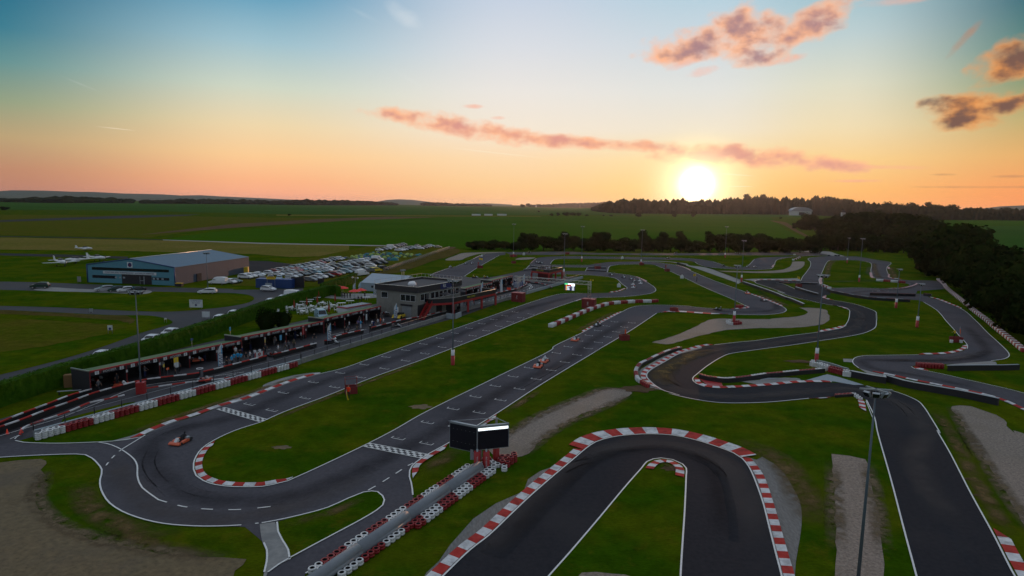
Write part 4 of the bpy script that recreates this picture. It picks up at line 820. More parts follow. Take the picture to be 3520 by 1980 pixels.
mast(bl('G5',1060,858),hgt(bl('G5',1060,858),945),'tall floodlight mast above the white tyres at the end of the grey wall',face=-.4)
mast(Vector((24.1,41.0,0)),13.3,'large dark floodlight mast standing in the foreground beside the right hand lane','none',-.15)
mast(bl('F0',2047,602),hgt(bl('F0',2047,602),868),'thin lamp mast in front of the aircraft hangar','none')
# ---- tyre stacks
def stack_mesh(k,m):
    mb=MB()
    for i in range(k):
        z=i*.19; mb.lathe([(.17,z+.03),(.20,z),(.27,z+.01),(.295,z+.05),(.295,z+.14),(.27,z+.18),(.20,z+.19),(.17,z+.16)],(0,0,0),0,14)
    mb.lathe([(.01,.02),(.18,.02)],(0,0,0),1,14); mb.lathe([(.168,.02),(.168,k*.19-.02)],(0,0,0),1,14)
    o=mb.build('tyre_stack',[m,M['hole']]); col.objects.unlink(o); return o.data
SM={(k,c):stack_mesh(k,M[c]) for k in (2,3,4) for c in ('tw','tr')}
def stack(p,k,c,lab,grp):
    o=bpy.data.objects.new('tyre_stack',SM[(k,c)]); col.objects.link(o); o.location=(p[0],p[1],.02); o.rotation_euler=(0,0,random.uniform(0,3))
    o.scale=(random.uniform(.96,1.03),)*2+(random.uniform(.95,1.04),)
    tag(o,lab,'tyre stack',grp); return o
CN={'tw':'white','tr':'dark red'}
# pit wall tyres: front and back rows
w0,w1=Q('A',378,893),Q('H1',1690,915); wd=(w1-w0).normalized(); wn_=Vector((-wd.y,wd.x,0))
n_=int((w1-w0).length/.575)
cnt={}
for i in range(n_):
    q=(i*.575); gi=int(q/2.59); c='tw' if gi%2==0 else 'tr'
    stack(w0+wd*q,4,c,f'{CN[c]} tyre stack, {nth(i)} from the pit exit, front row at the pit wall','tyre stacks along the pit wall')
    if gi<12 and i>1:
        stack(w0+wd*(q-.29)+wn_*.5,4,c,f'{CN[c]} tyre stack, {nth(i-2)} from the pit exit, back row at the pit wall','tyre stacks along the pit wall')
# pipe barrier with tyres on both sides
t0,t1=Q('E1',2140,405,.0),Q('E1',690,1420); td=(t1-t0).normalized(); tn=Vector((-td.y,td.x,0)); TL=(t1-t0).length
pr=empty('pipe_barrier',t0)
for k in range(4):
    a=td*(TL+3)*k/4; b=td*(TL+3)*(k+1)/4
    MB().tube([a+Vector((0,0,.42)),a+td*.02+Vector((0,0,.5)),b+Vector((0,0,.5))],[.47,.50,.485],0,20).build('pipe_section',M['pipe'],pr)
tag(pr,'long grey plastic pipe lying between the red and white tyres','barrier')
for s_ in ((.74,1.22),(.42,1.0)):
    pass
for side,rows_,nm in ((-1,(.76,1.27),'left'),(1,(.80,1.32),'right')):
    for r_i,off in enumerate(rows_):
        n=int((TL+1.5)/.585)
        for i in range(n):
            q=i*.585+(.29 if r_i else 0)-(.6 if side<0 else .3)
            if side<0 and r_i==1 and q>TL*.60: continue
            gi=int((q+ (1.2 if side<0 else -.3))/2.34); c='tw' if gi%2==0 else 'tr'
            p=t0+td*q-tn*side*off*1.0 if False else t0+td*q+tn*off*(-side)
            stack(p,2,c,f'{CN[c]} tyre stack, {nth(i)} from the scoreboard, {"inner" if r_i==0 else "outer"} row {"left" if side<0 else "right"} of the pipe','tyre stacks along the grey pipe')
# cluster round the scoreboard feet
j=0
for (x,y,k,c) in [(2130,345,2,'tw'),(2165,330,2,'tw'),(2250,300,2,'tw'),(2280,320,2,'tw'),(2280,350,2,'tw'),(2320,335,2,'tw'),(2365,325,3,'tr'),(2345,300,3,'tr'),(2365,275,3,'tr'),(2395,300,3,'tr'),(2415,335,3,'tr'),(2420,270,3,'tr'),(2450,305,4,'tr'),(2480,265,4,'tr'),(2485,285,4,'tr'),(2385,345,2,'tw'),(2385,375,2,'tw'),(2190,300,3,'tr'),(2230,290,3,'tr')]:
    stack(Q('E1',x,y+25),k,c,f'{CN[c]} tyre stack, {nth(j)} in the loose cluster round the scoreboard posts','tyre stacks round the scoreboard'); j+=1
# small tyre groups at mast feet and wall ends
def cluster(pts,k,c,where,grp,start=0):
    for i,(cc,x,y) in enumerate(pts): stack(Q(cc,x,y),k,c,f'{CN[c]} tyre stack, {nth(i+start)} {where}',grp)
cluster([('G5',975,915),('G5',1010,930),('G5',1050,935),('G5',1000,890),('G5',1100,950),('G5',1140,965),('G5',1180,985),('G5',1225,1000),('G5',1130,935),('G5',1180,950),('G5',1230,965),('G5',1270,985)],4,'tw','of the white group under the mast at the grey wall','tyres at the grey wall end')
cluster([('G5',1300,1025),('G5',1340,1035),('G5',1380,1045),('G5',1420,1055),('G5',1460,1065),('G5',1500,1075),('G5',1320,1000),('G5',1370,1010),('G5',1420,1022),('G5',1480,1035)],4,'tr','of the red group before the grey wall','tyres at the grey wall end')
cluster([('G5',1560,1100),('G5',1600,1105),('G5',1640,1110),('G5',1570,1070),('G5',1620,1075)],4,'tw','of the small white group where the grey wall begins','tyres at the grey wall end')
cluster([('G4',1810,170),('G4',1840,185),('G4',1880,190),('G4',1800,145),('G4',1850,140)],3,'tw','of the white group at the mast in the pale gravel','tyres at the gravel mast')
cluster([('G4',1930,190),('G4',1965,190),('G4',2000,185),('G4',2040,180),('G4',1960,160),('G4',2000,155)],3,'tr','of the red group at the mast in the pale gravel','tyres at the gravel mast')
cluster([('G1',1715,690),('G1',1740,695)],3,'tw','of the pair at the mast by the white edged barrier','tyres at the barrier mast')
cluster([('D',900,745),('D',925,760),('D',945,775),('D',965,790)],2,'tw','of the short row inside the corner beside the foreground mast','tyres at the corner kerb')
# ---- bundled tyre blocks (strapped groups that move as one)
def bundle_mesh(m,n=4,h=.75):
    mb=MB()
    for i in range(n):
        for j_ in range(2):
            x=(i-(n-1)/2)*.56; y=(j_-.5)*.5
            mb.lathe([(.17,h-.12),(.17,h),(.25,h+.01),(.285,h-.04),(.285,.05),(.27,0)],(x,y,0),0,10)
            mb.lathe([(.01,h-.14),(.18,h-.14)],(x,y,0),1,8)
    o=mb.build('tyre_block',[m,M['hole']]); col.objects.unlink(o); return o.data
BM={'tw':bundle_mesh(M['tw']),'tr':bundle_mesh(M['tr']),'tb':bundle_mesh(M['tb'])}
BM1={'tw':bundle_mesh(M['tw'],2,.62),'tr':bundle_mesh(M['tr'],2,.62),'tb':bundle_mesh(M['tb'],2,.62)}
CN['tb']='black'
def blocks(s,L_,cols_,where,grp,mesh=BM,sx=1.0):
    p=resample(smooth(path(s),False,.4),L_)
    for i in range(len(p)-1):
        c=cols_[i%len(cols_)]; m=(p[i]+p[i+1])/2; d=p[i+1]-p[i]
        o=bpy.data.objects.new('tyre_block',mesh[c]); col.objects.link(o); o.location=(m.x,m.y,.03); o.rotation_euler=(0,0,math.atan2(d.y,d.x)); o.scale=(sx,1,1)
        tag(o,f'{CN[c]} tyre block, {nth(i)} {where}','tyre block',grp)
blocks('G0 725,1372 860,1320 1050,1235 1230,1155 1400,1085 1600,1015 1800,965 2030,945 2260,930 2576,928 G1 310,1022',2.35,['tw','tr'],'from the near end of the curved red and white line','curved line of tyre blocks',BM,1.03)
blocks('G1 665,345 720,365 770,380 830,395',1.9,['tb'],'of the dark blocks beside the pale path','dark blocks beside the path',BM1)
blocks('G1 1690,1130 1860,1120',2.3,['tr'],'of the red blocks at the hairpin apex','red blocks at the hairpin',BM)
blocks('D 1515,465 1820,480',2.0,['tr'],'of the red blocks at the right hairpin island','red blocks at the right hairpin',BM,.9)
blocks('G2 1860,650 2000,660 2140,672 2400,695',2.3,['tw','tr','tw','tr'],'from the left of the short row in the far loop','tyre blocks of the far loop',BM)
blocks('G2 1660,885 1750,892',2.4,['tr'],'beside the white kerb island of the double lane','red block of the double lane',BM)
blocks('I 1740,900 1765,920 1800,950 1815,975 1900,1050 2000,1130 2100,1215 2200,1290 2300,1375 2420,1470 2576,1600',1.25,['tw','tr'],'from the far end of the right hand tyre wall','right hand tyre wall',BM1)
blocks('G2 385,190 480,195',1.9,['tw','tr'],'of the pair at the far junction','blocks at the far junction',BM1); blocks('G2 390,285 450,265 520,235',2.0,['tw','tb','tr'],'of the angled row at the far junction','blocks at the far junction angle',BM1)
blocks('G2 1000,206 1060,206',1.8,['tb'],'at the left end of the far pale apron','blocks by the pale apron',BM1); blocks('G2 1120,208 1240,208',1.9,['tb'],'at the right end of the far pale apron','blocks by the pale apron end',BM1)
blocks('G2 920,740 1000,775 1060,800',1.6,['tw','tr'],'of the loose row at the corner of the two lanes','loose blocks between the lanes',BM1)
# ---- belt barriers: black belt in front, red and white tyre tops behind
def belt(s,h,lab,cols_=('kr','kw'),seg=2.2,top=.12,side=1,face='black',wtop=.30):
    p=resample(smooth(path(s),False,.5),.55); r=empty('belt_barrier',p[0]); b=MB(); b.M=Matrix.Translation(-p[0]); strip_wall(b,p,.06,h)
    b.build('belt',M[face],r); t=MB(); t.M=Matrix.Translation(-p[0]); strip(t,p,.07,.07+wtop*side,h+.02,h+.03,seg=seg); strip(t,p,.06,.062,h-.1,h+.02,seg=seg); t.build('top_strip',[M[cols_[0]],M[cols_[1]]],r)
    bk=MB(); bk.M=Matrix.Translation(-p[0]); 
    tag(r,lab,'barrier','low barriers of the circuit'); return r
def strip_wall(mb,p,th,h,m=0,z0=0.0,mtop=None):
    n=len(p); nor=[]
    for i in range(n):
        t=(p[min(i+1,n-1)]-p[max(i-1,0)]); t.z=0; t.normalize(); nor.append(Vector((-t.y,t.x,0)))
    for i in range(n-1):
        a,b=p[i],p[i+1]; na,nb=nor[i]*th,nor[i+1]*th
        A=[a-na,a+na,b+nb,b-nb]; lo=[Vector((q.x,q.y,z0)) for q in A]; hi=[Vector((q.x,q.y,h)) for q in A]
        mb.poly([hi[0],hi[3],hi[2],hi[1]],m if mtop is None else mtop); mb.poly([lo[0],lo[3],hi[3],hi[0]],m); mb.poly([lo[1],hi[1],hi[2],lo[2]],m)
        if i==0: mb.poly([lo[0],hi[0],hi[1],lo[1]],m)
        if i==n-2: mb.poly([lo[3],lo[2],hi[2],hi[3]],m)
def tyre_top_row(s,where,grp,seg=4,h=.55):
    """a belt with single tyre rings behind it, every few rings change colour"""
    p=resample(smooth(path(s),False,.4),.62); r=empty('tyre_barrier',p[0])
    b=MB(); b.M=Matrix.Translation(-p[0]); strip_wall(b,p,.04,h); b.build('belt',M['black'],r)
    for c,key in ((0,'tr'),(1,'tw')):
        mb=MB()
        for i in range(len(p)-1):
            if (i//seg)%2!=c: continue
            d=(p[i+1]-p[i]).normalized(); nn=Vector((-d.y,d.x,0)); q=p[i]-p[0]+nn*.36*grp
            mb.lathe([(.17,h-.1),(.17,h),(.26,h+.02),(.29,h-.05),(.29,.02)],(q.x,q.y,0),0,10); mb.lathe([(.01,h-.12),(.18,h-.12)],(q.x,q.y,0),1,8)
        o=mb.build('tyres',[M[key],M['hole']],r); o['kind']='stuff'
    tag(r,where,'barrier','belt and tyre barriers'); return r
tyre_top_row('G4 430,1300 330,1235 265,1190 235,1120 225,1050 250,985 300,925 450,850 620,765 760,705 900,660 1010,625','black belt barrier with red and white tyre tops round the outside of the left hairpin',1)
tyre_top_row('G4 1300,1140 1420,1175 1560,1195 1740,1215 1950,1205 2200,1175 2576,1120 G5 300,1120 700,1080 1240,1035','black belt barrier with tyre tops along the inside of the lower S bend',1,5,.65)
tyre_top_row('D 905,750 700,765','short red tyre barrier on the inside of the foreground corner',-1,9,.35)
belt('G0 1405,320 1740,325',.5,'upper black and white belt barrier across the closed link',('kw','kw')); belt('G0 1370,365 1735,385',.5,'lower black and white belt barrier across the closed link',('kw','kw'))
belt('G0 370,288 500,300 640,305',.45,'upper belt barrier behind the red control tower',('kw','kw')); belt('G0 260,360 400,352 600,330',.45,'lower belt barrier left of the red control tower',('kw','kw'))
belt('G1 1820,695 2100,790 2400,900 2576,975 G2 300,985 575,1100',.7,'long black barrier with white top beside the diagonal straight',('kw','kw'),face='black',wtop=.4)
belt('G2 425,785 620,850 835,910',.65,'black barrier with white top at the right edge of the link',('kw','kw'),wtop=.35); belt('G2 530,700 690,705 850,712',.5,'thin black and white barrier across the link lane',('kw','kw'))
belt('G2 145,685 250,700 360,700',.5,'short dark barrier on the tip of the hairpin island',('tr','tr')); belt('G2 1750,905 2200,915 2576,925',.8,'dark wall between the two lanes right of the red block',('redd','redd')); belt('I 1600,1050 1690,1062',.8,'dark end wall of the double lane',('redd','redd'))
belt('G2 960,800 1050,850 1300,905 1500,945 1650,965 1800,985 2200,1010 2490,1025',.75,'long dark wall with red and white top on the south side of the double lane',('redd','steel'),wtop=.2)
belt('D 1822,500 2100,497 2400,495 2545,490',.85,'dark straight wall behind the red blocks of the right hairpin',('concb','concb'),wtop=.3)
# big grey concrete wall across the right
gp=resample(smooth(path('G5 1660,1110 1900,1160 2300,1230 D 1200,600 1400,660 1700,715 2000,770 2250,825 2420,862'),False,.8),1.6)
r=empty('concrete_wall',gp[0]); mb=MB(); mb.M=Matrix.Translation(-gp[0]); strip_wall(mb,gp,.18,.95); mb.build('wall_face',M['dark'],r); mb=MB(); mb.M=Matrix.Translation(-gp[0]); strip(mb,gp,-.2,.42,.97,.97); mb.build('coping',M['steel'],r); tag(r,'long dark grey safety wall with pale coping crossing the right infield','wall','safety walls')
gp=resample(smooth(path('G5 1060,870 1300,925 1560,1010 1680,1040'),False,.8),1.2); r=empty('concrete_wall',gp[0]); mb=MB(); mb.M=Matrix.Translation(-gp[0]); strip_wall(mb,gp,.12,.6); mb.build('wall_face',M['steel'],r); tag(r,'low grey guard wall running behind the red tyres from the mast','wall','safety walls')
# pit wall with rail posts
GD=Vector((54.4,118.9,0)).normalized(); GN=Vector((GD.y,-GD.x,0))   # along the pits, and from pits toward the track
pa=Q('A',335,872); pb=Q('G0',700,690)
def pitwall(a,b,lab,m='steel',posts=True,h=.8,st=2.9):
    r=empty('pit_wall',a); p=[Vector((0,0,0)),b-a]; p=resample(p,2.0)+[b-a]; mb=MB(); strip_wall(mb,p,.16,h); mb.build('wall_face',M[m],r)
    if posts:
        n=int((b-a).length/st); rl=MB(); off=Vector((0,0,0))
        for i in range(n+1):
            q=(b-a)*(i/n); MB().tube([q+Vector((0,0,h)),q+Vector((0,0,h+.85))],.05,0,6).build('post',M['black'],r)
        rl.tube([Vector((0,0,h+.8)),(b-a)+Vector((0,0,h+.8))],.025,0,5); rl.build('rail',M['steel'],r)
    tag(r,lab,'wall','pit walls'); return r
mid=Q('H3',1470,990); m2=Q('H3',1710,890)
pitwall(pa,Q('H1',1720,880),'grey pit wall behind the tyre stacks with dark rail posts'); pitwall(Q('H1',1730,870),mid,'grey concrete pit wall with posts running from the tyres to the clubhouse','conc')
pitwall(m2,Q('G3',1600,1070),'grey concrete pit wall with rail between the clubhouse and the gantry','conc'); pitwall(Q('G3',1850,985),Q('G0',1300,500),'pale concrete wall with rail from the gantry box past the control tower','concb')
mb=MB(); a=Q('H3',1465,1000); b=Q('H3',1600,1015); c=Q('H3',1725,970); q0=a
r=empty('wall_opening',a); strip_wall(mb,[Vector((0,0,0)),b-a],.1,1.15); mb.build('wing_wall',M['concb'],r); mb=MB(); strip_wall(mb,[b-a+Vector((.3,.3,0)),c-a],.1,1.15); mb.build('wing_wall',M['concb'],r); tag(r,'pale concrete wing walls at the opening below the clubhouse','wall')
# red and white plastic rails of the pit lane
def rail(s,h,lab,seg=1.6,base='black',bh=.0,w=.10):
    p=resample(smooth(path(s),False,.6),seg/2); r=empty('pit_barrier',p[0]); mb=MB(); mb.M=Matrix.Translation(-p[0]); 
    if base: strip_wall(mb,p,.05,h-.12,0,bh); mb.build('belt',M[base],r)
    t=MB(); t.M=Matrix.Translation(-p[0]); 
    n=len(p)
    for i in range(n-1):
        strip_wall(t,p[i:i+2],w,h,(i//2)%2,h-.13)
    t.build('striped_rail',[M['kr'],M['kw']],r); tag(r,lab,'barrier','striped rails of the pit lane'); return r
rail('A 0,790 200,705 500,590 700,510 910,450',.85,'upper red and white rail at the entry end of the pits')
rail('A -100,870 0,835 200,765 450,665 700,575 910,495 1150,425 1400,360 1650,325 1900,295 1990,280',.85,'long red and white striped rail in front of the first garages')
rail('A 200,880 225,820 300,780 500,712 700,640 900,555 1030,530 1240,480',.5,'curved red and white rail round the end of the pit wall',base=None); rail('A 1425,420 1650,385 1900,350 2200,320 2300,300',.5,'thin red and white rail beside the mast with the red box',base=None)
rail('H1 0,1105 300,1030 600,950 900,870 1140,810',.8,'striped rail in front of garages seven to ten'); rail('H1 1240,790 1500,720 1800,640 2050,570',.8,'striped rail in front of garages thirteen to sixteen')
rail('H1 2140,540 2350,500 H2 760,1400 1000,1330 1310,1265',.8,'striped rail beside the third feather flag'); rail('H2 1420,1225 1700,1150 2000,1075 2300,1020 H3 1300,950 1420,930',.75,'striped rail below the yellow car')
rail('G3 940,1105 1100,1065 1300,1010 1500,960 1650,930 1780,880 1850,840 1850,800 1790,770',.7,'striped rail curling round the end of the far pit lane')
rail('G0 300,580 500,600 700,650 760,690',.5,'low striped rail under the red control tower')
# ---- pit garages
def garages(org,L_,h0,h1,nb,first,lab,depth=3.8,texts=True,side=True):
    """org = front corner on the ground, row runs along GD, fronts face GN"""
    r=empty('pit_garages',org); D=-GN*depth; up=Vector((0,0,1)); hz_=lambda t:h0+(h1-h0)*t
    A=GD*0; B=GD*L_
    fb_=.5; mb=MB(); mb.quad(A+up*(hz_(0)-.04),B+up*(hz_(1)-.04),B+D+up*(hz_(1)-fb_),A+D+up*(hz_(0)-fb_)); mb.build('roof',M['roofg'],r)
    mb=MB(); mb.quad(A+GD*.06,A+D+GD*.06,A+D+GD*.06+up*(hz_(0)+.02),A+GD*.06+up*(hz_(0)+.02)); mb.build('end_panel',M['roofg'],r)
    mb=MB()
    for e0,e1,t0_,t1_ in ((A,A+D,0,0),): 
        p=[e0,e1]; 
        n_=(e1-e0).normalized().cross(up)*.05
        a0,a1=e0+up*(hz_(t0_)+.02),e1+up*(hz_(t1_)+.02); mb.poly([a0-n_+up*.06,a0+n_+up*.06,a1+n_+up*.06,a1-n_+up*.06]); mb.poly([a0-n_-up*.1,a0-n_+up*.06,a1-n_+up*.06,a1-n_-up*.1][::-1]); mb.poly([a0+n_-up*.1,a0+n_+up*.06,a1+n_+up*.06,a1+n_-up*.1])
    mb.build('roof_trim',M['alu'],r)
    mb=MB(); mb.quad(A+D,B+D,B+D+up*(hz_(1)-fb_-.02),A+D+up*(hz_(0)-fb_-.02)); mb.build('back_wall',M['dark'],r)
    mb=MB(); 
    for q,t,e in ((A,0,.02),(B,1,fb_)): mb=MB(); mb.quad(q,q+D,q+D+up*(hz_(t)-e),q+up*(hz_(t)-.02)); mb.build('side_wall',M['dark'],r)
    o=MB(); fh=.62
    o.quad(A+GN*.05+up*(hz_(0)-fh),B+GN*.05+up*(hz_(1)-fh),B+GN*.05+up*(hz_(1)-.14),A+GN*.05+up*(hz_(0)-.14)); o.build('banner',M['dark'],r)
    o=MB(); o.quad(A+GN*.07+up*(hz_(0)-.17),B+GN*.07+up*(hz_(1)-.17),B+GN*.07+up*(hz_(1)+.05),A+GN*.07+up*(hz_(0)+.05)); o.quad(A+GN*.07+up*(hz_(0)+.05),B+GN*.07+up*(hz_(1)+.05),B-GN*.1+up*(hz_(1)+.05),A-GN*.1+up*(hz_(0)+.05)); o.build('red_fascia',M['red'],r)
    for i in range(nb//2+1):
        t=min(1,i*2/nb); q=B*t; MB().box((q+up*hz_(t)/2+GN*.03)[:],(.12,.12,hz_(t)-.02),rz=.4).build('post',M['redd'],r)
        if 0<i<nb//2: 
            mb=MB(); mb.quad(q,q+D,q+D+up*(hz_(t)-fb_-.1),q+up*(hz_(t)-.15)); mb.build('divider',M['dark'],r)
            mb=MB(); c_=q+up*(hz_(t)-.95)+GN*.1; mb.quad(c_-GD*.13-up*.18,c_+GD*.13-up*.18,c_+GD*.13+up*.18,c_-GD*.13+up*.18); mb.build('notice',M['sign'],r)
    bay=L_/nb
    for i in range(nb):
        t=(i+(.36 if i%2==0 else .72))/nb; q=B*t+up*(hz_(t)-.34)+GN*.09
        mb=MB(); mb.quad(q-GD*.27-up*.23,q+GD*.27-up*.23,q+GD*.27+up*.23,q-GD*.27+up*.23); pl=mb.build('number_plate',M['sign'],r)
        text(str(first+i),.46,M['black'],pl,'number',(org+q+GN*.02)[:],GD,up)
        if i%2==0:
            q=B*((i+1.05)/nb)+up*(hz_((i+1)/nb)-.33)+GN*.09; text('HOOSIER',.42,M['sign'],r,'lettering',(org+q)[:],GD,up)
            mb=MB(); c_=q-GD*1.22+GN*.015; mb.poly([c_-GD*.16-up*.13,c_+GD*.06-up*.13,c_+GD*.16+up*.13,c_-GD*.06+up*.13]); mb.build('emblem',M['redd'],r)
    tag(r,lab,'garage','rows of pit garages'); return r
G0_=Q('A',895,437)
s1=(P(*kx('H1',690,412),2.9)-G0_).dot(GD); s2=(P(*kx('H2',600,1010),2.9)-G0_).dot(GD); s3=(P(*kx('H2',1690,790),2.9)-G0_).dot(GD)
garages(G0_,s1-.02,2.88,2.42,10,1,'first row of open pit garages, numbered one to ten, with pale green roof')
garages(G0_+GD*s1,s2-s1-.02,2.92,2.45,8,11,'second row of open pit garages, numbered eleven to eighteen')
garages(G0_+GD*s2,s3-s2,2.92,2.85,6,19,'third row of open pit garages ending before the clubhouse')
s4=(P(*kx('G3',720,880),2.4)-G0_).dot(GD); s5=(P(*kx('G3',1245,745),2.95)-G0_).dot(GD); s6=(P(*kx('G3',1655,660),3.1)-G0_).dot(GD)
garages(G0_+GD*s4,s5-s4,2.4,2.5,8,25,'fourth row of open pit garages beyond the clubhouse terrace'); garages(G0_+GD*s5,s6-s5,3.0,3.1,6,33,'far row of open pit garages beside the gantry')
# ---- clubhouse
UPV=Vector((0,0,1))
def pane(r,o,u,w_,h_,name='window',frame=M['sign'],glass=M['glass'],nrm=None,div=1):
    """window: frame with a pane, lower left corner o, along unit u"""
    n=u.cross(UPV) if nrm is None else nrm; mb=MB()
    t=.07; f=lambda a,b,c,d: mb.poly([o+u*a+UPV*b+n*.03,o+u*c+UPV*b+n*.03,o+u*c+UPV*d+n*.03,o+u*a+UPV*d+n*.03])
    f(0,0,w_,t); f(0,h_-t,w_,h_); f(0,t,t,h_-t); f(w_-t,t,w_,h_-t)
    for k in range(1,div): f(w_*k/div-.04,t,w_*k/div+.04,h_-t)
    fr=mb.build(name,frame,r); mb=MB(); mb.poly([o+n*.012+UPV*.02,o+u*w_+n*.012+UPV*.02,o+u*w_+n*.012+UPV*h_,o+n*.012+UPV*h_]); mb.build('pane',glass,fr); return fr
cn=Vector((-20.4,136.9,0)); cu=Vector((8.1,14.5,0)).normalized(); cl=Vector((-9.4,4.6,0)).normalized(); CL,CW,CH=16.6,11.0,6.9
cnn=cu.cross(UPV)  # toward the track
r=empty('clubhouse',cn)
mb=MB(); A_,B_,C_,D_=Vector((0,0,0)),cu*CL,cu*CL+cl*CW,cl*CW
for a,b in ((A_,B_),(B_,C_),(C_,D_),(D_,A_)): mb.poly([a,b,b+UPV*(CH-1.3),a+UPV*(CH-1.3)])
mb.build('wall',M['club'],r)
mb=MB(); e=.25; A2,B2,C2,D2=-cu*e-cl*e,cu*(CL+e)-cl*e,cu*(CL+e)+cl*(CW+e),-cu*e+cl*(CW+e)
for a,b in ((A2,B2),(B2,C2),(C2,D2),(D2,A2)):
    mb.poly([a+UPV*(CH-1.3),b+UPV*(CH-1.3),b+UPV*CH,a+UPV*CH]); m_=(a+b)/2; cc=(A2+C2)/2
    a_i=a+(cc-a)*.035; b_i=b+(cc-b)*.035
    mb.poly([b_i+UPV*(CH-.45),a_i+UPV*(CH-.45),a_i+UPV*CH,b_i+UPV*CH])
mb.poly([A2+UPV*(CH-1.3),D2+UPV*(CH-1.3),C2+UPV*(CH-1.3),B2+UPV*(CH-1.3)])
mb.build('parapet',M['clubd'],r)
mb=MB(); mb.poly([q+UPV*(CH-.45) for q in (A2*.98+(C2*.02),B2*.98+D2*.02,C2*.98+A2*.02,D2*.98+B2*.02)]); rf=mb.build('roof',M['clubroof'],r)
mb=MB()
for a,b in ((A2,B2),(B2,C2),(C2,D2),(D2,A2)):
    t=(b-a).normalized(); n_=t.cross(UPV); w2=.09; mb.poly([a+n_*w2+UPV*(CH+.02),b+n_*w2+UPV*(CH+.02),b-n_*w2*2+UPV*(CH+.02),a-n_*w2*2+UPV*(CH+.02)])
mb.build('roof_edge',M['alu'],r)
mb=MB(); c_=cu*5.2+cl*5.3+UPV*(CH-.45); mb.lathe([(.95,0),(.95,.35),(.9,.45),(.6,.75),(.02,.9)],c_,0,16); mb.build('skylight',M['white'],rf)
mb=MB(); mb.box((cu*8+cl*7+UPV*(CH-.2))[:],(.4,.4,.5)); mb.box((cu*3.2+cl*3.4+UPV*(CH-.1))[:],(.12,.12,.6)); mb.build('vent',M['white'],rf)
mb=MB()
for k in range(10): q=C2+(D2-C2)*(k/9); mb.tube([q+UPV*(CH-.4),q+UPV*(CH+.85)],.03,0,5)
for k in range(12): q=B2+(C2-B2)*(k/11); mb.tube([q+UPV*(CH-.4),q+UPV*(CH+.85)],.03,0,5)
mb.tube([C2+UPV*(CH+.8),D2+UPV*(CH+.8)],.03,0,5); mb.tube([B2+UPV*(CH+.8),C2+UPV*(CH+.8)],.03,0,5); mb.build('railing',M['steel'],rf)
mb=MB(); 
for dx in (0,.9,.5): q=C2+(D2-C2)*.45+cu*dx; mb.tube([q+UPV*(CH-.4),q+UPV*(CH+2.3)],.035,0,5); mb.box((q+UPV*(CH+2.2))[:],(.7,.08,.3))
mb.build('antenna',M['steel'],rf)
# side facing the courtyard / near end
ln=cl.cross(UPV)*-1
for o_,w_,h_,d_ in ((cl*.55+UPV*3.6,3.9,1.45,3),(cl*7.9+UPV*3.9,1.8,1.35,1)): pane(r,o_,cl,w_,h_,nrm=-cu,div=d_)
mb=MB(); o_=cl*1.6; mb.poly([o_-cu*.03,o_+cl*2.4-cu*.03,o_+cl*2.4-cu*.03+UPV*2.5,o_-cu*.03+UPV*2.5]); mb.build('roller_door',M['steel'],r); mb=MB(); mb.box((o_+cl*1.2-cu*.15+UPV*2.75)[:],(.3,2.9,.35),rz=math.atan2(cl.y,cl.x)-math.pi/2); mb.build('shutter_box',M['dark'],r)
mb=MB(); mb.poly([cl*5-cu*.03,cl*6-cu*.03,cl*6-cu*.03+UPV*2.1,cl*5-cu*.03+UPV*2.1]); mb.build('door',M['white'],r)
# track side: band of upper windows
for k in range(9): pane(r,cu*(1.0+k*1.62+(.5 if k>1 else 0))+UPV*3.75,cu,1.45,1.5,nrm=cnn)
pane(r,cu*2.4+cnn*.02+UPV*3.2,cu,1.0,2.1,name='balcony_door',nrm=cnn)
mb=MB(); mb.poly([cu*.0+cnn*.02,cu*CL+cnn*.02,cu*CL+cnn*.02+UPV*2.9,cnn*.02+UPV*2.9]); mb.build('lower_front',M['dark'],r)
for k,(o_,w_,m_) in enumerate(((4.2,2.6,'steel'),(9.0,1.6,'club'),(13.0,2.2,'steel'))):
    mb=MB(); q=cu*o_+cnn*.04; mb.poly([q,q+cu*w_,q+cu*w_+UPV*2.2,q+UPV*2.2]); mb.build('garage_door',M[m_],r)
mb=MB(); q=cu*8.7+cnn*.3; bo=lambda a,b: q+cu*a+UPV*b; mb.poly([bo(-.6,5.55),bo(3.8,5.55),bo(3.8,6.75),bo(-.6,6.75)]); sg=mb.build('name_board',M['navy'],r)
text('RKC',1.15,M['sign'],sg,'lettering',(cn+q+cu*1.3+UPV*6.22+cnn*.03)[:],cu,UPV+cu*.18); text('kart  circuit',.4,M['sign'],sg,'lettering',(cn+q+cu*2.9+UPV*5.66+cnn*.03)[:],cu,UPV)
# terrace deck on red frame
dk=empty('deck',(0,0,0)); reg(dk,r)
DP=[cu*3.0+cnn*.06,cu*3.0+cnn*1.2,cu*7.5+cnn*4.2,cu*26+cnn*4.2,cu*26+cnn*.2,cu*CL+cnn*.06]
mb=MB(); mb.poly([q+UPV*2.95 for q in DP]); mb.poly([q+UPV*2.6 for q in DP][::-1]); mb.build('floor_slab',M['dark'],dk)
mb=MB(); strip_wall(mb,DP[:5],.08,3.0,0,2.55); mb.build('red_beam',M['red'],dk)
mb=MB(); strip_wall(mb,[q*1.0 for q in DP[:5]],.04,4.0,0,3.02); mb.build('parapet_panel',M['black'],dk)
mb=MB()
for a,b in zip(DP[:4],DP[1:5]): mb.tube([a+UPV*4.05,b+UPV*4.05],.04,0,6)
mb.build('handrail',M['alu'],dk)
for q in (DP[2],DP[2]+cu*6,DP[2]+cu*12,DP[3]): MB().box((q+UPV*1.3)[:],(.42,.42,2.6),rz=.5).build('column',M['red'],dk)
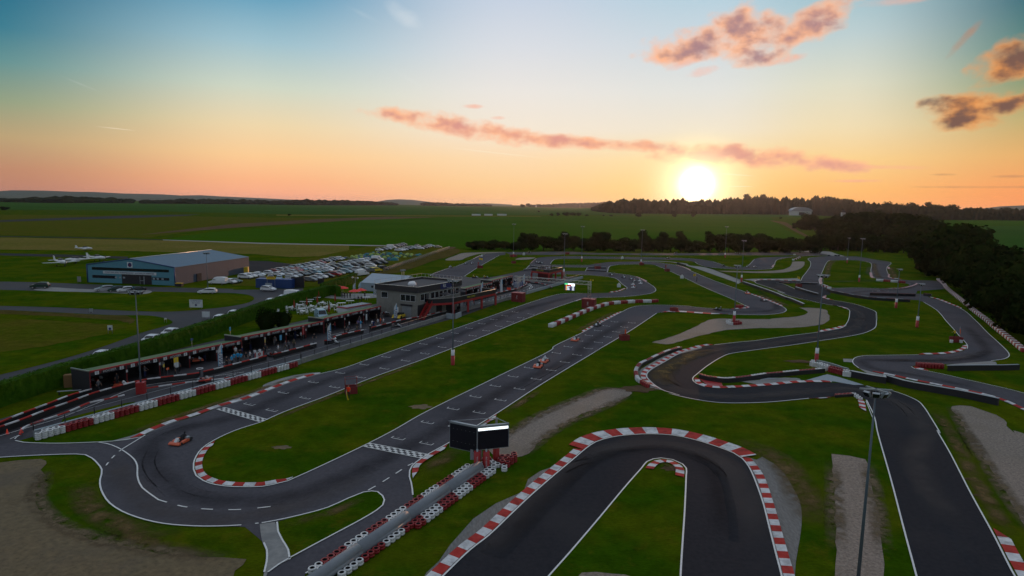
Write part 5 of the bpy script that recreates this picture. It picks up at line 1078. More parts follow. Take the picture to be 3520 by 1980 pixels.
q=DP[2]+cu*7.2+cnn*.07+UPV*3.5; mb=MB(); mb.poly([q-cu*2.4-UPV*.42,q+cu*2.4-UPV*.42,q+cu*2.4+UPV*.42,q-cu*2.4+UPV*.42]); bn=mb.build('banner',M['black'],dk); text('SPICE COMET',.58,M['neon'],bn,'lettering',(cn+q+cnn*.03)[:],cu,UPV)
mb=MB(); s0=cu*3.2+cnn*1.0; s1_=cnn*2.0-cu*1.2
for k in range(12): t=k/12; mb.box((s0.lerp(s1_,t)+UPV*(2.85*(1-t)))[:],(1.0,.36,.06),rz=math.atan2((s1_-s0).y,(s1_-s0).x)+math.pi/2)
sd_=(s1_-s0).normalized().cross(UPV)*.55
for sg_ in (-1,1): mb.poly([s0+sd_*sg_+UPV*2.6,s1_+sd_*sg_,s1_+sd_*sg_+UPV*.9,s0+sd_*sg_+UPV*3.8])
mb.build('staircase',M['red'],dk)
for o_ in (7.5,13.5): mb=MB(); q=cu*o_+cnn*2.2+UPV*2.97; mb.tube([q,q+UPV*1.9],.03,0,5); mb.lathe([(1.5,1.75),(.02,2.25)],q,0,6,smooth=False); mb.build('dark_parasol',M['dark'],dk)
tag(r,'two storey grey clubhouse with dark flat roof and red terrace','building')
# back room with blue pale roof between garages and lawn
q=Q('H2',985,880,1.75); q.z=0; r=empty('site_cabin',q,.0); u=world_dir('H2',(975,880),(1420,800)); v=Vector((-u.y,u.x,0)); 
mb=MB(); mb.box((u*3.6+v*1.2+UPV*1.2)[:],(7.4,2.6,2.4),rz=math.atan2(u.y,u.x)); mb.build('wall',M['sign'],r); mb=MB(); mb.box((u*3.6+v*1.2+UPV*2.48)[:],(7.7,2.9,.16),1,rz=math.atan2(u.y,u.x)); mb.box((u*3.6+v*1.2+UPV*2.6)[:],(6.9,2.3,.1),0,rz=math.atan2(u.y,u.x)); mb.build('roof',[M['concb'],M['red']],r); tag(r,'white cabin with pale blue roof and red edge behind the third garage row','cabin')
# marquee
mc=Q('H2',1240,505); mu=world_dir('H2',(1240,505),(1560,545)); mu=Vector((.85,-.35,0)).normalized(); mvv=Vector((-mu.y,mu.x,0)); 
r=empty('marquee',mc); ml,mw_=13,11; mb=MB(); c4=[Vector((0,0,0)),mu*ml,mu*ml+mvv*mw_,mvv*mw_]
for a,b in zip(c4,c4[1:]+c4[:1]): mb.poly([a,b,b+UPV*2.3,a+UPV*2.3])
mb.build('side_wall',M['tent'],r); mb=MB(); e=.15; ra=mu*ml*.0+mvv*mw_*.5+UPV*4.4; rb=mu*ml+mvv*mw_*.5+UPV*4.4
mb.poly([c4[0]-mvv*e+UPV*2.28,c4[1]-mvv*e+UPV*2.28,rb,ra]); mb.poly([c4[2]+mvv*e+UPV*2.28,c4[3]+mvv*e+UPV*2.28,ra,rb]); mb.poly([c4[0]+UPV*2.28,ra,c4[3]+UPV*2.28]); mb.poly([c4[1]+UPV*2.28,c4[2]+UPV*2.28,rb]); mb.build('roof',M['tent'],r)
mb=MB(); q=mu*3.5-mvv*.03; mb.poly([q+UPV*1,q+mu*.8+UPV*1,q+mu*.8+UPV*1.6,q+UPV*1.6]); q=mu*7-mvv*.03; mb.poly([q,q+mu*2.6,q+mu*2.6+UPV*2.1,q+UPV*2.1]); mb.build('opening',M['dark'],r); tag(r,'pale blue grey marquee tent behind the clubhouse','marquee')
# ---- hangar
ha=Vector((-125.0,187.0,0)); hb=Vector((-97.1,182.9,0)); hu=(hb-ha).normalized(); hv=Vector((5.6,38.5,0)); HW=(hb-ha).length; E0_=5.25; RH=7.3
hn=hu.cross(UPV)  # toward camera
r=empty('aircraft_hangar',ha)
mb=MB(); mb.poly([Vector((0,0,0)),hu*HW,hu*HW+UPV*E0_,hu*HW*.5+UPV*RH,UPV*E0_]); mb.build('front_wall',M['teal'],r)
mb=MB(); mb.poly([hu*HW,hu*HW+hv,hu*HW+hv+UPV*E0_,hu*HW+UPV*E0_]); mb.poly([Vector((0,0,0)),UPV*E0_,hv+UPV*E0_,hv]); mb.poly([hv,hv+UPV*E0_,hv+hu*HW*.5+UPV*RH,hv+hu*HW+UPV*E0_,hv+hu*HW]); mb.build('side_wall',M['hside'],r)
mb=MB(); ap=hu*HW*.5+UPV*RH; e=UPV*.04; mb.poly([ap+e,ap+hv+e,hu*(HW+.2)+hv+UPV*E0_,hu*(HW+.2)+UPV*E0_]); mb.poly([ap+e,-hu*.2+UPV*E0_,-hu*.2+hv+UPV*E0_,ap+hv+e]); mb.build('roof',M['hroof'],r)
mb=MB(); n_=hn*.06
for a,b in ((Vector((0,0,0)),UPV*E0_),(UPV*E0_,ap),(ap,hu*HW+UPV*E0_),(hu*HW+UPV*E0_,hu*HW)): mb.tube([a+n_,b+n_],.16,0,6)
mb.build('blue_trim',M['hblue'],r)
mb=MB(); mb.tube([ap+UPV*.08,ap+hv+UPV*.08],.13,0,5); mb.build('ridge_cap',M['alu'],r)
P2=lambda x,z: hu*x+UPV*z+hn*.03
def plate(pts,name,m,par=None,off=0): 
    mb=MB(); mb.poly([p+hn*off for p in pts]); return mb.build(name,m,par or r)
def hrect(x0,x1,z0,z1,name,m,par=None,off=0): return plate([P2(x0,z0),P2(x1,z0),P2(x1,z1),P2(x0,z1)],name,m,par,off)
hrect(1.6,26.4,3.75,4.55,'window_band',M['glass']); hrect(1.6,9.2,1.35,2.2,'window_band',M['glass']); hrect(20.9,26.4,1.35,2.15,'window_band',M['glass'])
for x_ in (9.0,10.3,11.6,21.2,22.4,23.9,25.1): hrect(x_,x_+.7,1.5 if x_>20 or x_<9.5 else 1.5,2.0,'blind',M['concb'] if x_<24 else M['dark'],off=.02)
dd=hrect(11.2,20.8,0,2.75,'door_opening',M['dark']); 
for x_ in (17.0,18.2,18.4): hrect(x_,x_+.12,0,2.3,'door_frame',M['steel'],off=.02)
hrect(17.0,18.5,1.0,1.12,'door_frame',M['steel'],off=.03)
sg=hrect(5.2,22.4,2.75,3.55,'sign_board',M['sign'],off=.03); text('PONTOISE AERO MAINTENANCE - AVIONIQUE SERVICES',.62,M['navy'],sg,'lettering',(ha+P2(13.8,3.15)+hn*.08)[:],hu,UPV)
lg=hrect(13.2,14.9,4.75,6.35,'emblem_board',M['sign'],off=.03); mb=MB(); mb.poly([P2(14.05+.62*math.cos(k*.3927),5.55+.62*math.sin(k*.3927))+hn*.05 for k in range(16)]); mb.build('emblem',M['navy'],lg); mb=MB(); mb.poly([P2(13.75,5.25)+hn*.07,P2(14.35,5.25)+hn*.07,P2(14.05,5.95)+hn*.07]); mb.build('emblem_mark',M['redd'],lg)
mb=MB(); mb.box((hu*HW+hv*.28+hu*.1+UPV*1.2)[:],(.2,2.2,2.4),rz=math.atan2(hv.y,hv.x)-math.pi/2); mb.build('side_door',M['dark'],r)
tag(r,'blue clad aircraft hangar with a long sign above its door','hangar')
# objects beside the hangar
def crate(p,d,m,name,lab,cat,rz=0.0,detail=None):
    r=empty(name,p,rz); mb=MB(); mb.box((0,0,d[2]/2),d); mb.build('body',m,r); 
    mb=MB(); mb.box((0,0,d[2]+.03),(d[0]*1.04,d[1]*1.04,.08)); mb.build('lid',detail or m,r); tag(r,lab,cat); return r
crate(Q('G7',620,295),(2.6,1.8,1.9),M['yellow'],'skip_container','yellow skip container at the far corner of the hangar','container',.2)
crate(Q('F0',1765,528),(1.8,1.2,.9),M['dark'],'rubbish_bin','dark bin with yellow lid at the near corner of the hangar','bin',0,M['yellow'])
crate(Q('F0',1845,495),(.8,.3,.8),M['sign'],'notice_box','small white box by the hangar side wall','box')
r=empty('shipping_container',Q('G7',1170,560)); u=world_dir('G7',(985,560),(1370,572)); mb=MB()
mb.box((0,0,1.3),(10.5,2.5,2.6),rz=math.atan2(u.y,u.x)); mb.build('body',M['blue'],r)
mb=MB(); n_=u.cross(UPV)*1.27
for k in range(26): q=u*(-5.1+k*.41)+n_; mb.poly([q,q+u*.2,q+u*.2+UPV*2.5,q+UPV*2.5])
mb.build('ribs',M['hblue'],r); tag(r,'long blue shipping container beside the car park entrance','container')
def sign(p,w_,z0,h_,m,lab,u=Vector((1,0,0)),txt=None,tm=None,sz=.3,mark=False):
    r=empty('sign_board',p); n_=u.cross(UPV); mb=MB(); mb.poly([-u*w_/2+UPV*z0,u*w_/2+UPV*z0,u*w_/2+UPV*(z0+h_),-u*w_/2+UPV*(z0+h_)]); mb.poly([-u*w_/2+UPV*z0-n_*.05,-u*w_/2+UPV*(z0+h_)-n_*.05,u*w_/2+UPV*(z0+h_)-n_*.05,u*w_/2+UPV*z0-n_*.05])
    b=mb.build('board',m,r)
    for s_ in (-1,1): MB().tube([u*w_*.42*s_-n_*.03,u*w_*.42*s_-n_*.03+UPV*(z0+h_)],.04,0,6).build('post',M['steel'],r)
    if txt: 
        for k,t_ in enumerate(txt): text(t_,sz,tm or M['navy'],b,'lettering',(p+UPV*(z0+h_-sz*(.7+k*1.15))+n_*.02)[:],u,UPV)
    if mark: mb=MB(); mb.poly([UPV*(z0+h_*.3)+n_*.02+u*.25*math.cos(k*.6283)+UPV*.25*math.sin(k*.6283) for k in range(10)]); mb.build('emblem',M['navy'],b)
    tag(r,lab,'sign'); return r
sign(Q('F0',1930,752),3.0,.4,1.8,M['sign'],'white sign board with dark lines on the grass below the hangar',txt=['CORMEILLES','EN VEXIN'],sz=.42,mark=True)
sign(Q('G7',1130,560)+Vector((0,-1.6,0)),2.6,2.6,.75,M['yellow'],'yellow sign on posts in front of the blue container',txt=['PARKING'],tm=M['red'],sz=.42)
sign(Q('G7',1098,575)+Vector((0,-2,0)),1.9,.9,.9,M['concb'],'pale blue sign low in front of the blue container')
sign(Q('G7',1400,520),1.3,2.2,.6,M['sign'],'small white sign at the car park gate post',txt=['ENTREE'],tm=M['black'],sz=.3)
sign(Q('F0',1085,995),.9,.7,.9,M['sign'],'small white marker board on the lower left grass',mark=True); sign(Q('F0',780,487),1.1,.1,1.6,M['conc'],'pale upright board left of the hangar')
sign(Q('F0',2027,850),1.6,.4,1.2,M['sign'],'grey framed board standing just behind the long hedge'); sign(Q('F0',897,790),.8,.3,.7,M['steel'],'small grey box sign beside the airport road'); sign(Q('F0',1628,885),.5,.7,.25,M['sign'],'tiny white topped marker at the tip of the road island')
crate(Q('G7',1570,560),(3.6,.25,3.0),M['dark'],'gate_panel','dark gate panel at the car park entrance','gate'); crate(Q('G7',1975,500),(1.9,.25,1.7),M['dark'],'gate_panel','short dark gate panel beside the bright clipped hedge','gate')
crate(Q('H0',200,1080),(1.0,.8,1.6),M['tan'],'wooden_crate','brown wooden crate stack in the shade left of the first garage','crate',.3)
r=empty('bench',Q('H0',200,1210),.35); MB().box((0,0,.45),(2.6,.35,.06)).build('seat',M['steel'],r)
for s_ in (-1,1): MB().box((s_*1.1,0,.22),(.08,.3,.43)).build('leg',M['dark'],r)
tag(r,'grey bench beside the entry end of the first garage','bench')
# fence along the dry bank
p=resample(smooth(path('G6 1130,600 1350,520 1700,400 2000,290 2300,185'),False,1.0),1.6); r=empty('wire_fence',p[0])
for q in p: MB().tube([q-p[0],q-p[0]+UPV*1.7],.05,0,5).build('post',M['steel'],r)
mb=MB(); 
for z in (.5,1.0,1.6): mb.tube([q-p[0]+UPV*z for q in p],.012,0,4)
mb.build('wire',M['steel'],r); tag(r,'wire fence on posts along the dry bank beside the far car park','fence')
# ---- red control tower
ct=Vector((12.0,208.3,0)); ta=Vector((6.5,213.8,0))-ct; tb=Vector((17.1,218.7,0))-ct; r=empty('control_tower',ct); HT=2.9
q4=[Vector((0,0,0)),tb,ta+tb,ta]
mb=MB(); mb.poly([q+UPV*(HT) for q in (q4[3],q4[0],q4[1],q4[2])]); mb.build('deck_floor',M['dark'],r)
mb=MB(); strip_wall(mb,[q4[3],q4[0],q4[1],q4[2],q4[3]],.12,HT+.05,0,HT-.5); mb.build('red_beam',M['red'],r)
for q in q4+[ta*.0+tb*.5]: MB().box((q+UPV*1.2)[:],(.4,.4,2.4),rz=.7).build('column',M['red'],r)
mb=MB(); strip_wall(mb,[q4[3],q4[0],q4[1]],.04,HT+.95,0,HT+.08); mb.build('parapet_panel',M['black'],r); mb=MB(); 
for a,b in zip(q4,q4[1:]+q4[:1]): mb.tube([a+UPV*(HT+1.0),b+UPV*(HT+1.0)],.05,0,5)
mb.build('handrail',M['alu'],r)
tn_=(-ta).normalized().cross(UPV); tu=(-ta).normalized(); q=ta*.5+tn_*.06+UPV*(HT+.5); mb=MB(); mb.poly([q-tu*2.6-UPV*.4,q+tu*2.6-UPV*.4,q+tu*2.6+UPV*.4,q-tu*2.6+UPV*.4]); bn=mb.build('banner',M['black'],r); text('SPICE COMET',.55,M['neon'],bn,'lettering',(ct+q+tn_*.03)[:],tu,UPV)
mb=MB(); mb.box((ta*.6+tb*.5+UPV*1.2)[:],(4.2,3.6,2.4),rz=math.atan2(tb.y,tb.x)); mb.build('ground_cabin',M['redd'],r)
mb=MB(); 
for k in range(9): mb.box((tb*1.06+(tb.normalized()*(.35*k))*0+tu*.4*k*.0+tb.normalized()*.3*k+UPV*(HT-.3*k-.3))[:],(.35,1.0,.06),rz=math.atan2(tb.y,tb.x))
mb.build('staircase',M['steel'],r); tag(r,'red framed control platform with a black and yellow banner','control tower')
# ---- gantry
gl=Vector((1.7,164.3,0)); gr=Vector((19.0,155.6,0)); gu=(gr-gl).normalized(); gv=Vector((-gu.y,gu.x,0))
r=empty('start_gantry',gl); tr_=MB(); T0,T1=-gu*1.2,gu*((gr-gl).length+.4); zt,zb=6.55,5.75
for z in (zt,zb):
    for s_ in (-.35,.35): tr_.tube([T0+gv*s_+UPV*z,T1+gv*s_+UPV*z],.045,0,5)
n=34
for k in range(n):
    a=T0.lerp(T1,k/n); b=T0.lerp(T1,(k+1)/n)
    for s_ in (-.35,.35): tr_.tube([a+gv*s_+UPV*(zt if k%2 else zb),b+gv*s_+UPV*(zb if k%2 else zt)],.022,0,4,False)
    tr_.tube([a+gv*.35*(1 if k%2 else -1)+UPV*zt,b-gv*.35*(1 if k%2 else -1)+UPV*zt],.02,0,4,False)
tr_.build('truss_beam',M['alu'],r)
for q in (Vector((0,0,0)),gr-gl):
    lg=MB()
    for a_ in (-.3,.3):
        for b_ in (-.3,.3): lg.tube([q+gu*a_+gv*b_+UPV*2.3,q+gu*a_+gv*b_+UPV*zt],.04,0,5)
    for k in range(8):
        z=2.3+k*.52
        for b_ in (-.3,.3): lg.tube([q+gu*(-.3 if k%2 else .3)+gv*b_+UPV*z,q+gu*(.3 if k%2 else -.3)+gv*b_+UPV*(z+.52)],.02,0,4,False)
        lg.tube([q+gu*.3+gv*(-.3 if k%2 else .3)+UPV*z,q+gu*.3+gv*(.3 if k%2 else -.3)+UPV*(z+.52)],.02,0,4,False)
    lg.build('truss_leg',M['alu'],r)
    bx=MB(); bx.box((q+UPV*1.15)[:],(3.1,2.0,2.3),0,rz=math.atan2(gu.y,gu.x)); bx.box((q+UPV*2.32)[:],(3.2,2.1,.06),1,rz=math.atan2(gu.y,gu.x)); b_=bx.build('ballast_box',[M['redd'],M['red']],r); text('RKC',.5,M['sign'],b_,'lettering',(gl+q-gv*1.02+UPV*1.2)[:],-UPV,gu)
for s_ in (.0,.6): MB().lathe([(.16,0),(.16,.35)],(gr-gl+gu*(.2+s_)+UPV*(zt+.2))[:],0,8).build('beacon',M['yellow'],r)
tag(r,'aluminium truss gantry over the start straight standing on two red boxes','gantry')
# screen hanging from the truss
sc0=P(1906,986,4.4); 
tt=(P(1906,990,5.7)-gl).dot(gu); sp=gl+gu*tt-gv*.5; sp.z=0
sz0=hgt(sp,998); sz1=hgt(sp,974)
r=empty('led_screen',sp); W2=1.35
def srect(x0,x1,z0,z1,name,m,par,off=0.02): mb=MB(); mb.poly([gu*x0-gv*off+UPV*z0,gu*x1-gv*off+UPV*z0,gu*x1-gv*off+UPV*z1,gu*x0-gv*off+UPV*z1]); return mb.build(name,m,par)
mb=MB(); mb.box((UPV*((sz0+sz1)/2)+gv*.1)[:],(2*W2+.1,.18,sz1-sz0+.1),rz=math.atan2(gu.y,gu.x)); mb.tube([gu*.9+UPV*sz1,gu*.9+UPV*5.8],.03,0,4); mb.tube([-gu*.9+UPV*sz1,-gu*.9+UPV*5.8],.03,0,4); mb.build('housing',M['lcdk'],r)
hh=sz1-sz0; dsp=srect(-W2,W2,sz0,sz1,'display',M['lcdb'],r)
srect(-W2,-.45,sz1-hh*.22,sz1,'green_panel',M['lcdg'],dsp,.03); srect(-.45,W2,sz1-hh*.2,sz1,'white_panel',M['lcd'],dsp,.03); srect(.45,W2,sz1-hh*.38,sz1-hh*.2,'white_panel',M['lcd'],dsp,.03); srect(-1.0,-.78,sz0,sz1-hh*.22,'orange_column',M['lcdo'],dsp,.03); srect(-.78,.45,sz1-hh*.4,sz1-hh*.22,'red_row',M['lcdr'],dsp,.03)
for k in range(4): srect(-.72,-.72+(.9,.5,.75,.75)[k],sz1-hh*(.5+.14*k)-.03,sz1-hh*(.5+.14*k)+.06,'text_row',M['lcd'],dsp,.035); srect(.65,1.2,sz1-hh*(.5+.14*k)-.03,sz1-hh*(.5+.14*k)+.06,'text_row',M['lcd'],dsp,.035)
tag(r,'lit timing screen with green, orange and white rows hanging below the gantry','screen')
# ---- scoreboard
sb=Vector((-2.6,59.3,0)); r=empty('scoreboard',sb)
za=lambda p,yt: hgt(p,yt)
def rayz(x,y,Y):   # point on vertical plane at depth Y
    d=FW+RT*((x-CX)/F)+UP*((CY-y)/F); t=Y/d.y; return Vector((d.x*t,Y,H+d.z*t))
cL=[rayz(1541,1466,59.6),rayz(1638,1466,58.2),rayz(1748,1463,59.2)]; cB=[rayz(1545,1537,59.6),rayz(1640,1537,58.2),rayz(1749,1537,59.2)]
for i,(nm) in enumerate(('led_panel','led_panel')):
    a,b=cB[i]-sb,cB[i+1]-sb; c,d=cL[i+1]-sb,cL[i]-sb; zz0=min(a.z,b.z); zz1=max(c.z,d.z); a.z=b.z=zz0; c.z=d.z=zz1; c.x,c.y=b.x,b.y; d.x,d.y=a.x,a.y
    u=(b-a).normalized(); n_=u.cross(UPV); mb=MB(); bk=-n_*.28
    for f in ([a,b,c,d],[b,b+bk,c+bk,c],[a+bk,a,d,d+bk],[d,c,c+bk,d+bk],[b+bk,a+bk,d+bk,c+bk],[a,a+bk,b+bk,b]): mb.poly(f)
    bx=mb.build('cabinet',M['steel'],r); mb=MB(); e=.06; o=n_*.015; mb.poly([a+u*e+UPV*e+o,b-u*e+UPV*e+o,c-u*e-UPV*e*3+o,d+u*e-UPV*e*3+o]); dp=mb.build('display',M['lcdk'],bx)
    if i==1: 
        o=n_*.03; mb=MB(); zt_=zz1-.2; mb.poly([Vector((a.x,a.y,zt_-.26))+u*.08+o,Vector((b.x,b.y,zt_-.26))-u*.1+o,Vector((b.x,b.y,zt_))-u*.1+o,Vector((a.x,a.y,zt_))+u*.08+o]); mb.build('lit_bar',M['lcd'],dp)
    else:
        for zf in (.28,.75):
            for k in range(6): 
                mb=MB(); q=a.lerp(b,.12+k*.15)+UPV*((zz1-zz0)*zf)+n_*.02; mb.poly([q,q+u*.12,q+u*.12+UPV*.025,q+UPV*.025]); mb.build('unlit_digit',M['steel'],dp)
SZ0,SZ1=zz0,zz1
pp_=(cB[1]-sb); ptop=rayz(1707,1437,60.2)-sb; pbase=Vector((ptop.x,ptop.y,0))
mb=MB(); mb.box((ptop.x,ptop.y,ptop.z/2),(.22,.22,ptop.z)); mb.build('post',M['steel'],r)
mb=MB()
for q in (cL[0]-sb,cL[1]-sb,cL[2]-sb): mb.tube([Vector((q.x,q.y,SZ1)),ptop],.035,0,5)
mb.build('stay',M['steel'],r)
mb=MB(); q=Vector((cB[1].x-sb.x-.1,cB[1].y-sb.y+.35,0)); mb.box((q+UPV*(SZ0*.72))[:],(1.1,.35,SZ0*.56)); mb.build('bracket',M['steel'],r)
for (x,y,zt_) in ((1640,1612,1.75),(1671,1612,1.75),(1705,1583,2.4)):
    q=P(x,y)-sb; MB().lathe([(.32,0),(.32,zt_),(.14,zt_)],(q.x,q.y,0),0,18).build('round_pad',M['red'],r); MB().tube([q,q+UPV*(SZ0+.2)],.1,0,8).build('leg',M['steel'],r)
    if zt_<2: text('RKC KARTING',.17,M['sign'],r,'lettering',(sb+q+Vector((.02,-.335,zt_*.45)))[:],-UPV,Vector((1,0,0)))
tag(r,'two sided black scoreboard with one lit white bar on red padded posts','scoreboard')
# ================================================================== VEHICLES
def carshape(kind):
    """side profile (x,z) of body and greenhouse, nose toward +x"""
    if kind=='hatchback': return 4.0,1.72,[(-1.95,.35),(-1.98,.75),(-1.9,.95),(1.2,.92),(1.85,.72),(1.98,.5),(1.95,.3)],[(-1.82,.94),(-1.5,1.42),(-.3,1.5),(.35,1.42),(1.1,.92)]
    if kind=='estate': return 4.6,1.78,[(-2.25,.35),(-2.3,.75),(-2.2,.97),(1.3,.94),(2.1,.74),(2.28,.5),(2.25,.3)],[(-2.12,.96),(-1.85,1.42),(-.4,1.5),(.35,1.42),(1.15,.94)]
    if kind=='saloon': return 4.5,1.78,[(-2.2,.35),(-2.25,.8),(-2.1,.97),(1.2,.92),(2.05,.74),(2.22,.5),(2.2,.3)],[(-1.75,.96),(-1.15,1.38),(-.2,1.45),(.35,1.38),(1.15,.92)]
    if kind=='suv': return 4.5,1.86,[(-2.15,.45),(-2.2,.9),(-2.1,1.1),(1.2,1.08),(2.0,.92),(2.18,.6),(2.15,.4)],[(-2.05,1.09),(-1.8,1.6),(-.3,1.7),(.45,1.6),(1.2,1.08)]
    return 5.2,1.95,[(-2.55,.4),(-2.58,1.1),(-2.55,1.25),(1.5,1.2),(2.3,.98),(2.55,.65),(2.5,.35)],[(-2.54,1.24),(-2.5,2.1),(-1.0,2.2),(.8,2.12),(1.5,1.2)]
def make_car(kind,full):
    L_,W_,bd,gh=carshape(kind); r=empty('parked_car')
    if kind=='van': r.name='parked_van'
    mb=MB(); n0=0
    hw=W_/2
    def shell(prof,w0,w1,m):
        a=[mb._v((x,-(w0 if i in (0,len(prof)-1) else w1),z)) for i,(x,z) in enumerate(prof)]; b=[mb._v((x,(w0 if i in (0,len(prof)-1) else w1),z)) for i,(x,z) in enumerate(prof)]
        n=len(prof)
        for i in range(n): mb.face([a[i],b[i],b[(i+1)%n],a[(i+1)%n]][::-1],m)
        mb.face(a,m); mb.face(b[::-1],m)
    shell(bd,hw,hw,0)
    # greenhouse tapers inwards
    a=[]; b=[]
    for x,z in gh:
        t=(z-gh[0][1])/(max(g[1] for g in gh)-gh[0][1]); w=hw*(.97-.2*t); a.append(mb._v((x,-w,z))); b.append(mb._v((x,w,z)))
    n=len(gh)
    for i in range(n): mb.face([a[i],b[i],b[(i+1)%n],a[(i+1)%n]][::-1],0)
    mb.face(a,0); mb.face(b[::-1],0)
    body=mb.build('body',M['white'],r)
    # windows as a slightly proud dark band
    mb=MB(); zt=max(g[1] for g in gh)
    def gp(i,side,s=1.0,dz=0.0):
        x,z=gh[i]; t=(z-gh[0][1])/(zt-gh[0][1]); return Vector((x,side*(hw*(.97-.2*t)+.012),z))
    for side in (-1,1):
        p0,p1,p2,p3,p4=[gp(i,side) for i in range(5)]
        q=[p0.lerp(p1,.15)+Vector((.12,0,0)),p0.lerp(p1,.86)+Vector((.1,0,0)),p2.lerp(p0,.12)-Vector((0,0,.04)),p3.lerp(p4,.06)-Vector((.1,0,.05)),p3.lerp(p4,.85)-Vector((.18,0,0))]
        if kind=='van': q=[Vector((.35,p0.y,1.3)),Vector((.35,p1.y*.99,1.85)),Vector((.8,p2.y,1.85)),Vector((1.3,p4.y,1.3))]
        mb.poly(q if side>0 else q[::-1])
    def band(i,j,e=.08,f0=.1,f1=.9,off=.015):
        A=gp(i,-1);B=gp(i,1);C=gp(j,1);D=gp(j,-1); nn=(B-A).cross(D-A).normalized(); nn=nn if nn.z>0 else -nn
        a0,b0=A.lerp(D,f0),B.lerp(C,f0); a1,b1=A.lerp(D,f1),B.lerp(C,f1); s=e
        mb.poly([a0.lerp(b0,s)+nn*off,b0.lerp(a0,s)+nn*off,b1.lerp(a1,s)+nn*off,a1.lerp(b1,s)+nn*off])
    band(3,4); 
    if kind!='van': band(0,1)
    mb.build('windows',M['glass'],r)
    wm=[(x,s) for x in (-L_*.31,L_*.32) for s in (-1,1)]
    if full:
        for x,s in wm:
            w=MB(); y=s*(hw-.1); 
            w.tube([(x,y-.1,.31),(x,y+.1,.31)],.31,0,14,smooth=False); wo_=w.build('wheel',M['tb'],r); w=MB(); w.tube([(x,y+s*.1,.31),(x,y+s*.115,.31)],.19,0,10,smooth=False); w.build('rim',M['alu'],wo_)
        for s in (-1,1):
            MB().box((L_/2-.06,s*hw*.72,.62 if kind!='van' else .8),(.12,.34,.15)).build('headlight',M['lamp'],r)
            MB().box((-L_/2+.03,s*hw*.8,.82 if kind!='van' else 1.0),(.08,.2,.22)).build('tail_light',M['red'],r)
    else:
        w=MB()
        for x,s in wm: y=s*(hw-.1); w.tube([(x,y-.11,.31),(x,y+.11,.31)],.31,0,10,smooth=False)
        for k,(x,s) in enumerate(wm):
            w2=MB(); y=s*(hw-.1); w2.tube([(x,y-.11,.31),(x,y+.11,.31)],.31,0,10,smooth=False); w2.build('wheel',M['tb'],r)
    return r
M['lamp']=mat('lamp_glass',(.7,.7,.68),.2)
CC={'white':(.72,.73,.75),'silver':(.38,.39,.41),'grey':(.14,.145,.155),'black':(.012,.012,.014),'dark blue':(.012,.02,.06),'red':(.30,.012,.015),'pale blue':(.25,.38,.45),'dark green':(.012,.04,.025),'beige':(.40,.36,.28),'yellow':(.75,.55,.03)}  # yellow is a reflection put into the body colour of one dark jeep
CM={k:mat('car_paint_'+k.replace(' ','_'),v,.32,spec=.5) for k,v in CC.items()}
PROT={}
def car(p,dirv,kind,colr,lab,grp,full=False):
    key=(kind,full)
    if key not in PROT: o=make_car(kind,full); PROT[key]=[o,False]
    base,used=PROT[key]
    o=copy_tree(base) if used else base; PROT[key][1]=True
    o.location=(p[0],p[1],.06); o.rotation_euler=(0,0,math.atan2(dirv.y,dirv.x)+random.uniform(-.04,.04))
    for ch in KIDS[o.name]:
        if ch.name.startswith('body'): ch.material_slots[0].link='OBJECT'; ch.material_slots[0].material=CM[colr]
    tag(o,lab,'van' if kind=='van' else 'car',grp); return o
KN=['hatchback','estate','saloon','suv','hatchback']; KW={'hatchback':'hatchback','estate':'estate car','saloon':'saloon','suv':'tall car','van':'van'}
CL_=['white','silver','grey','black','white','dark blue','silver','black','red','grey','white','pale blue','silver','black','white','beige']
rc=random.Random(11)
def car_row(c,a,b,n,where,cols_=None,kinds=None,flip=1,aim=None):
    p=Q(c,*a); q=Q(c,*b); d=(q-p).normalized() if aim is None else aim; h=Vector((d.y,-d.x,0))*flip
    n=min(n,int((q-p).length/2.35)+1)
    for i in range(n):
        k=(kinds[i] if kinds and i<len(kinds) and kinds[i] else rc.choice(KN)); cl=(cols_[i] if cols_ and i<len(cols_) and cols_[i] else rc.choice(CL_))
        car(p.lerp(q,i/max(1,n-1))+h*rc.uniform(-.3,.3),h,k,cl,f'{cl} {KW[k]}, {nth(i)} in the {where}','cars parked on the grass car park')
W_,B_='white','black'
car_row('G7',(640,408),(870,358),4,'short row by the yellow container',[W_,W_,'silver',W_],['suv','suv','saloon','saloon'])
car_row('G7',(1065,335),(1165,308),2,'pair behind the yellow container',[W_,'red'],['hatchback','estate'])
car_row('G7',(1275,292),(1450,250),3,'group of three in the upper row',['silver','silver','pale blue'],['suv','hatchback','saloon'])
car_row('G7',(1500,235),(1990,143),7,'upper row of the main block',[B_,'pale blue',B_,'silver','grey','silver','red'],['suv'])
car_row('G7',(2040,118),(2320,70),6,'separate upper row before the tents',[B_,'silver',B_,'grey','silver','silver'])
car_row('G7',(1220,352),(1560,305),5,'second row by the container',['white','grey','grey','silver','red'])
car_row('G7',(1400,300),(2010,205),9,'second row of the main block',['silver','red','red','pale blue','silver','silver',W_,'silver','silver'])
car_row('G7',(935,435),(1390,425),5,'front row behind the blue container',[B_,'grey','pale blue','grey',W_],['saloon','suv','hatchback','hatchback','hatchback'])
car_row('G7',(1465,395),(2070,280),9,'third row of the main block',[W_,'silver',B_,B_,B_,'pale blue','dark green','grey',W_],['hatchback','suv'])
car_row('G7',(1780,450),(1980,405),3,'short row at the car park entrance',['grey','silver',W_],['estate','hatchback','suv'])
car_row('G7',(2100,385),(2420,305),4,'row behind the bright hedge',[B_,'red','silver','pale blue'],['saloon','suv','hatchback','hatchback'])
car_row('G6',(440,610),(660,580),3,'far part of the row behind the hedge',['silver','grey','silver'])
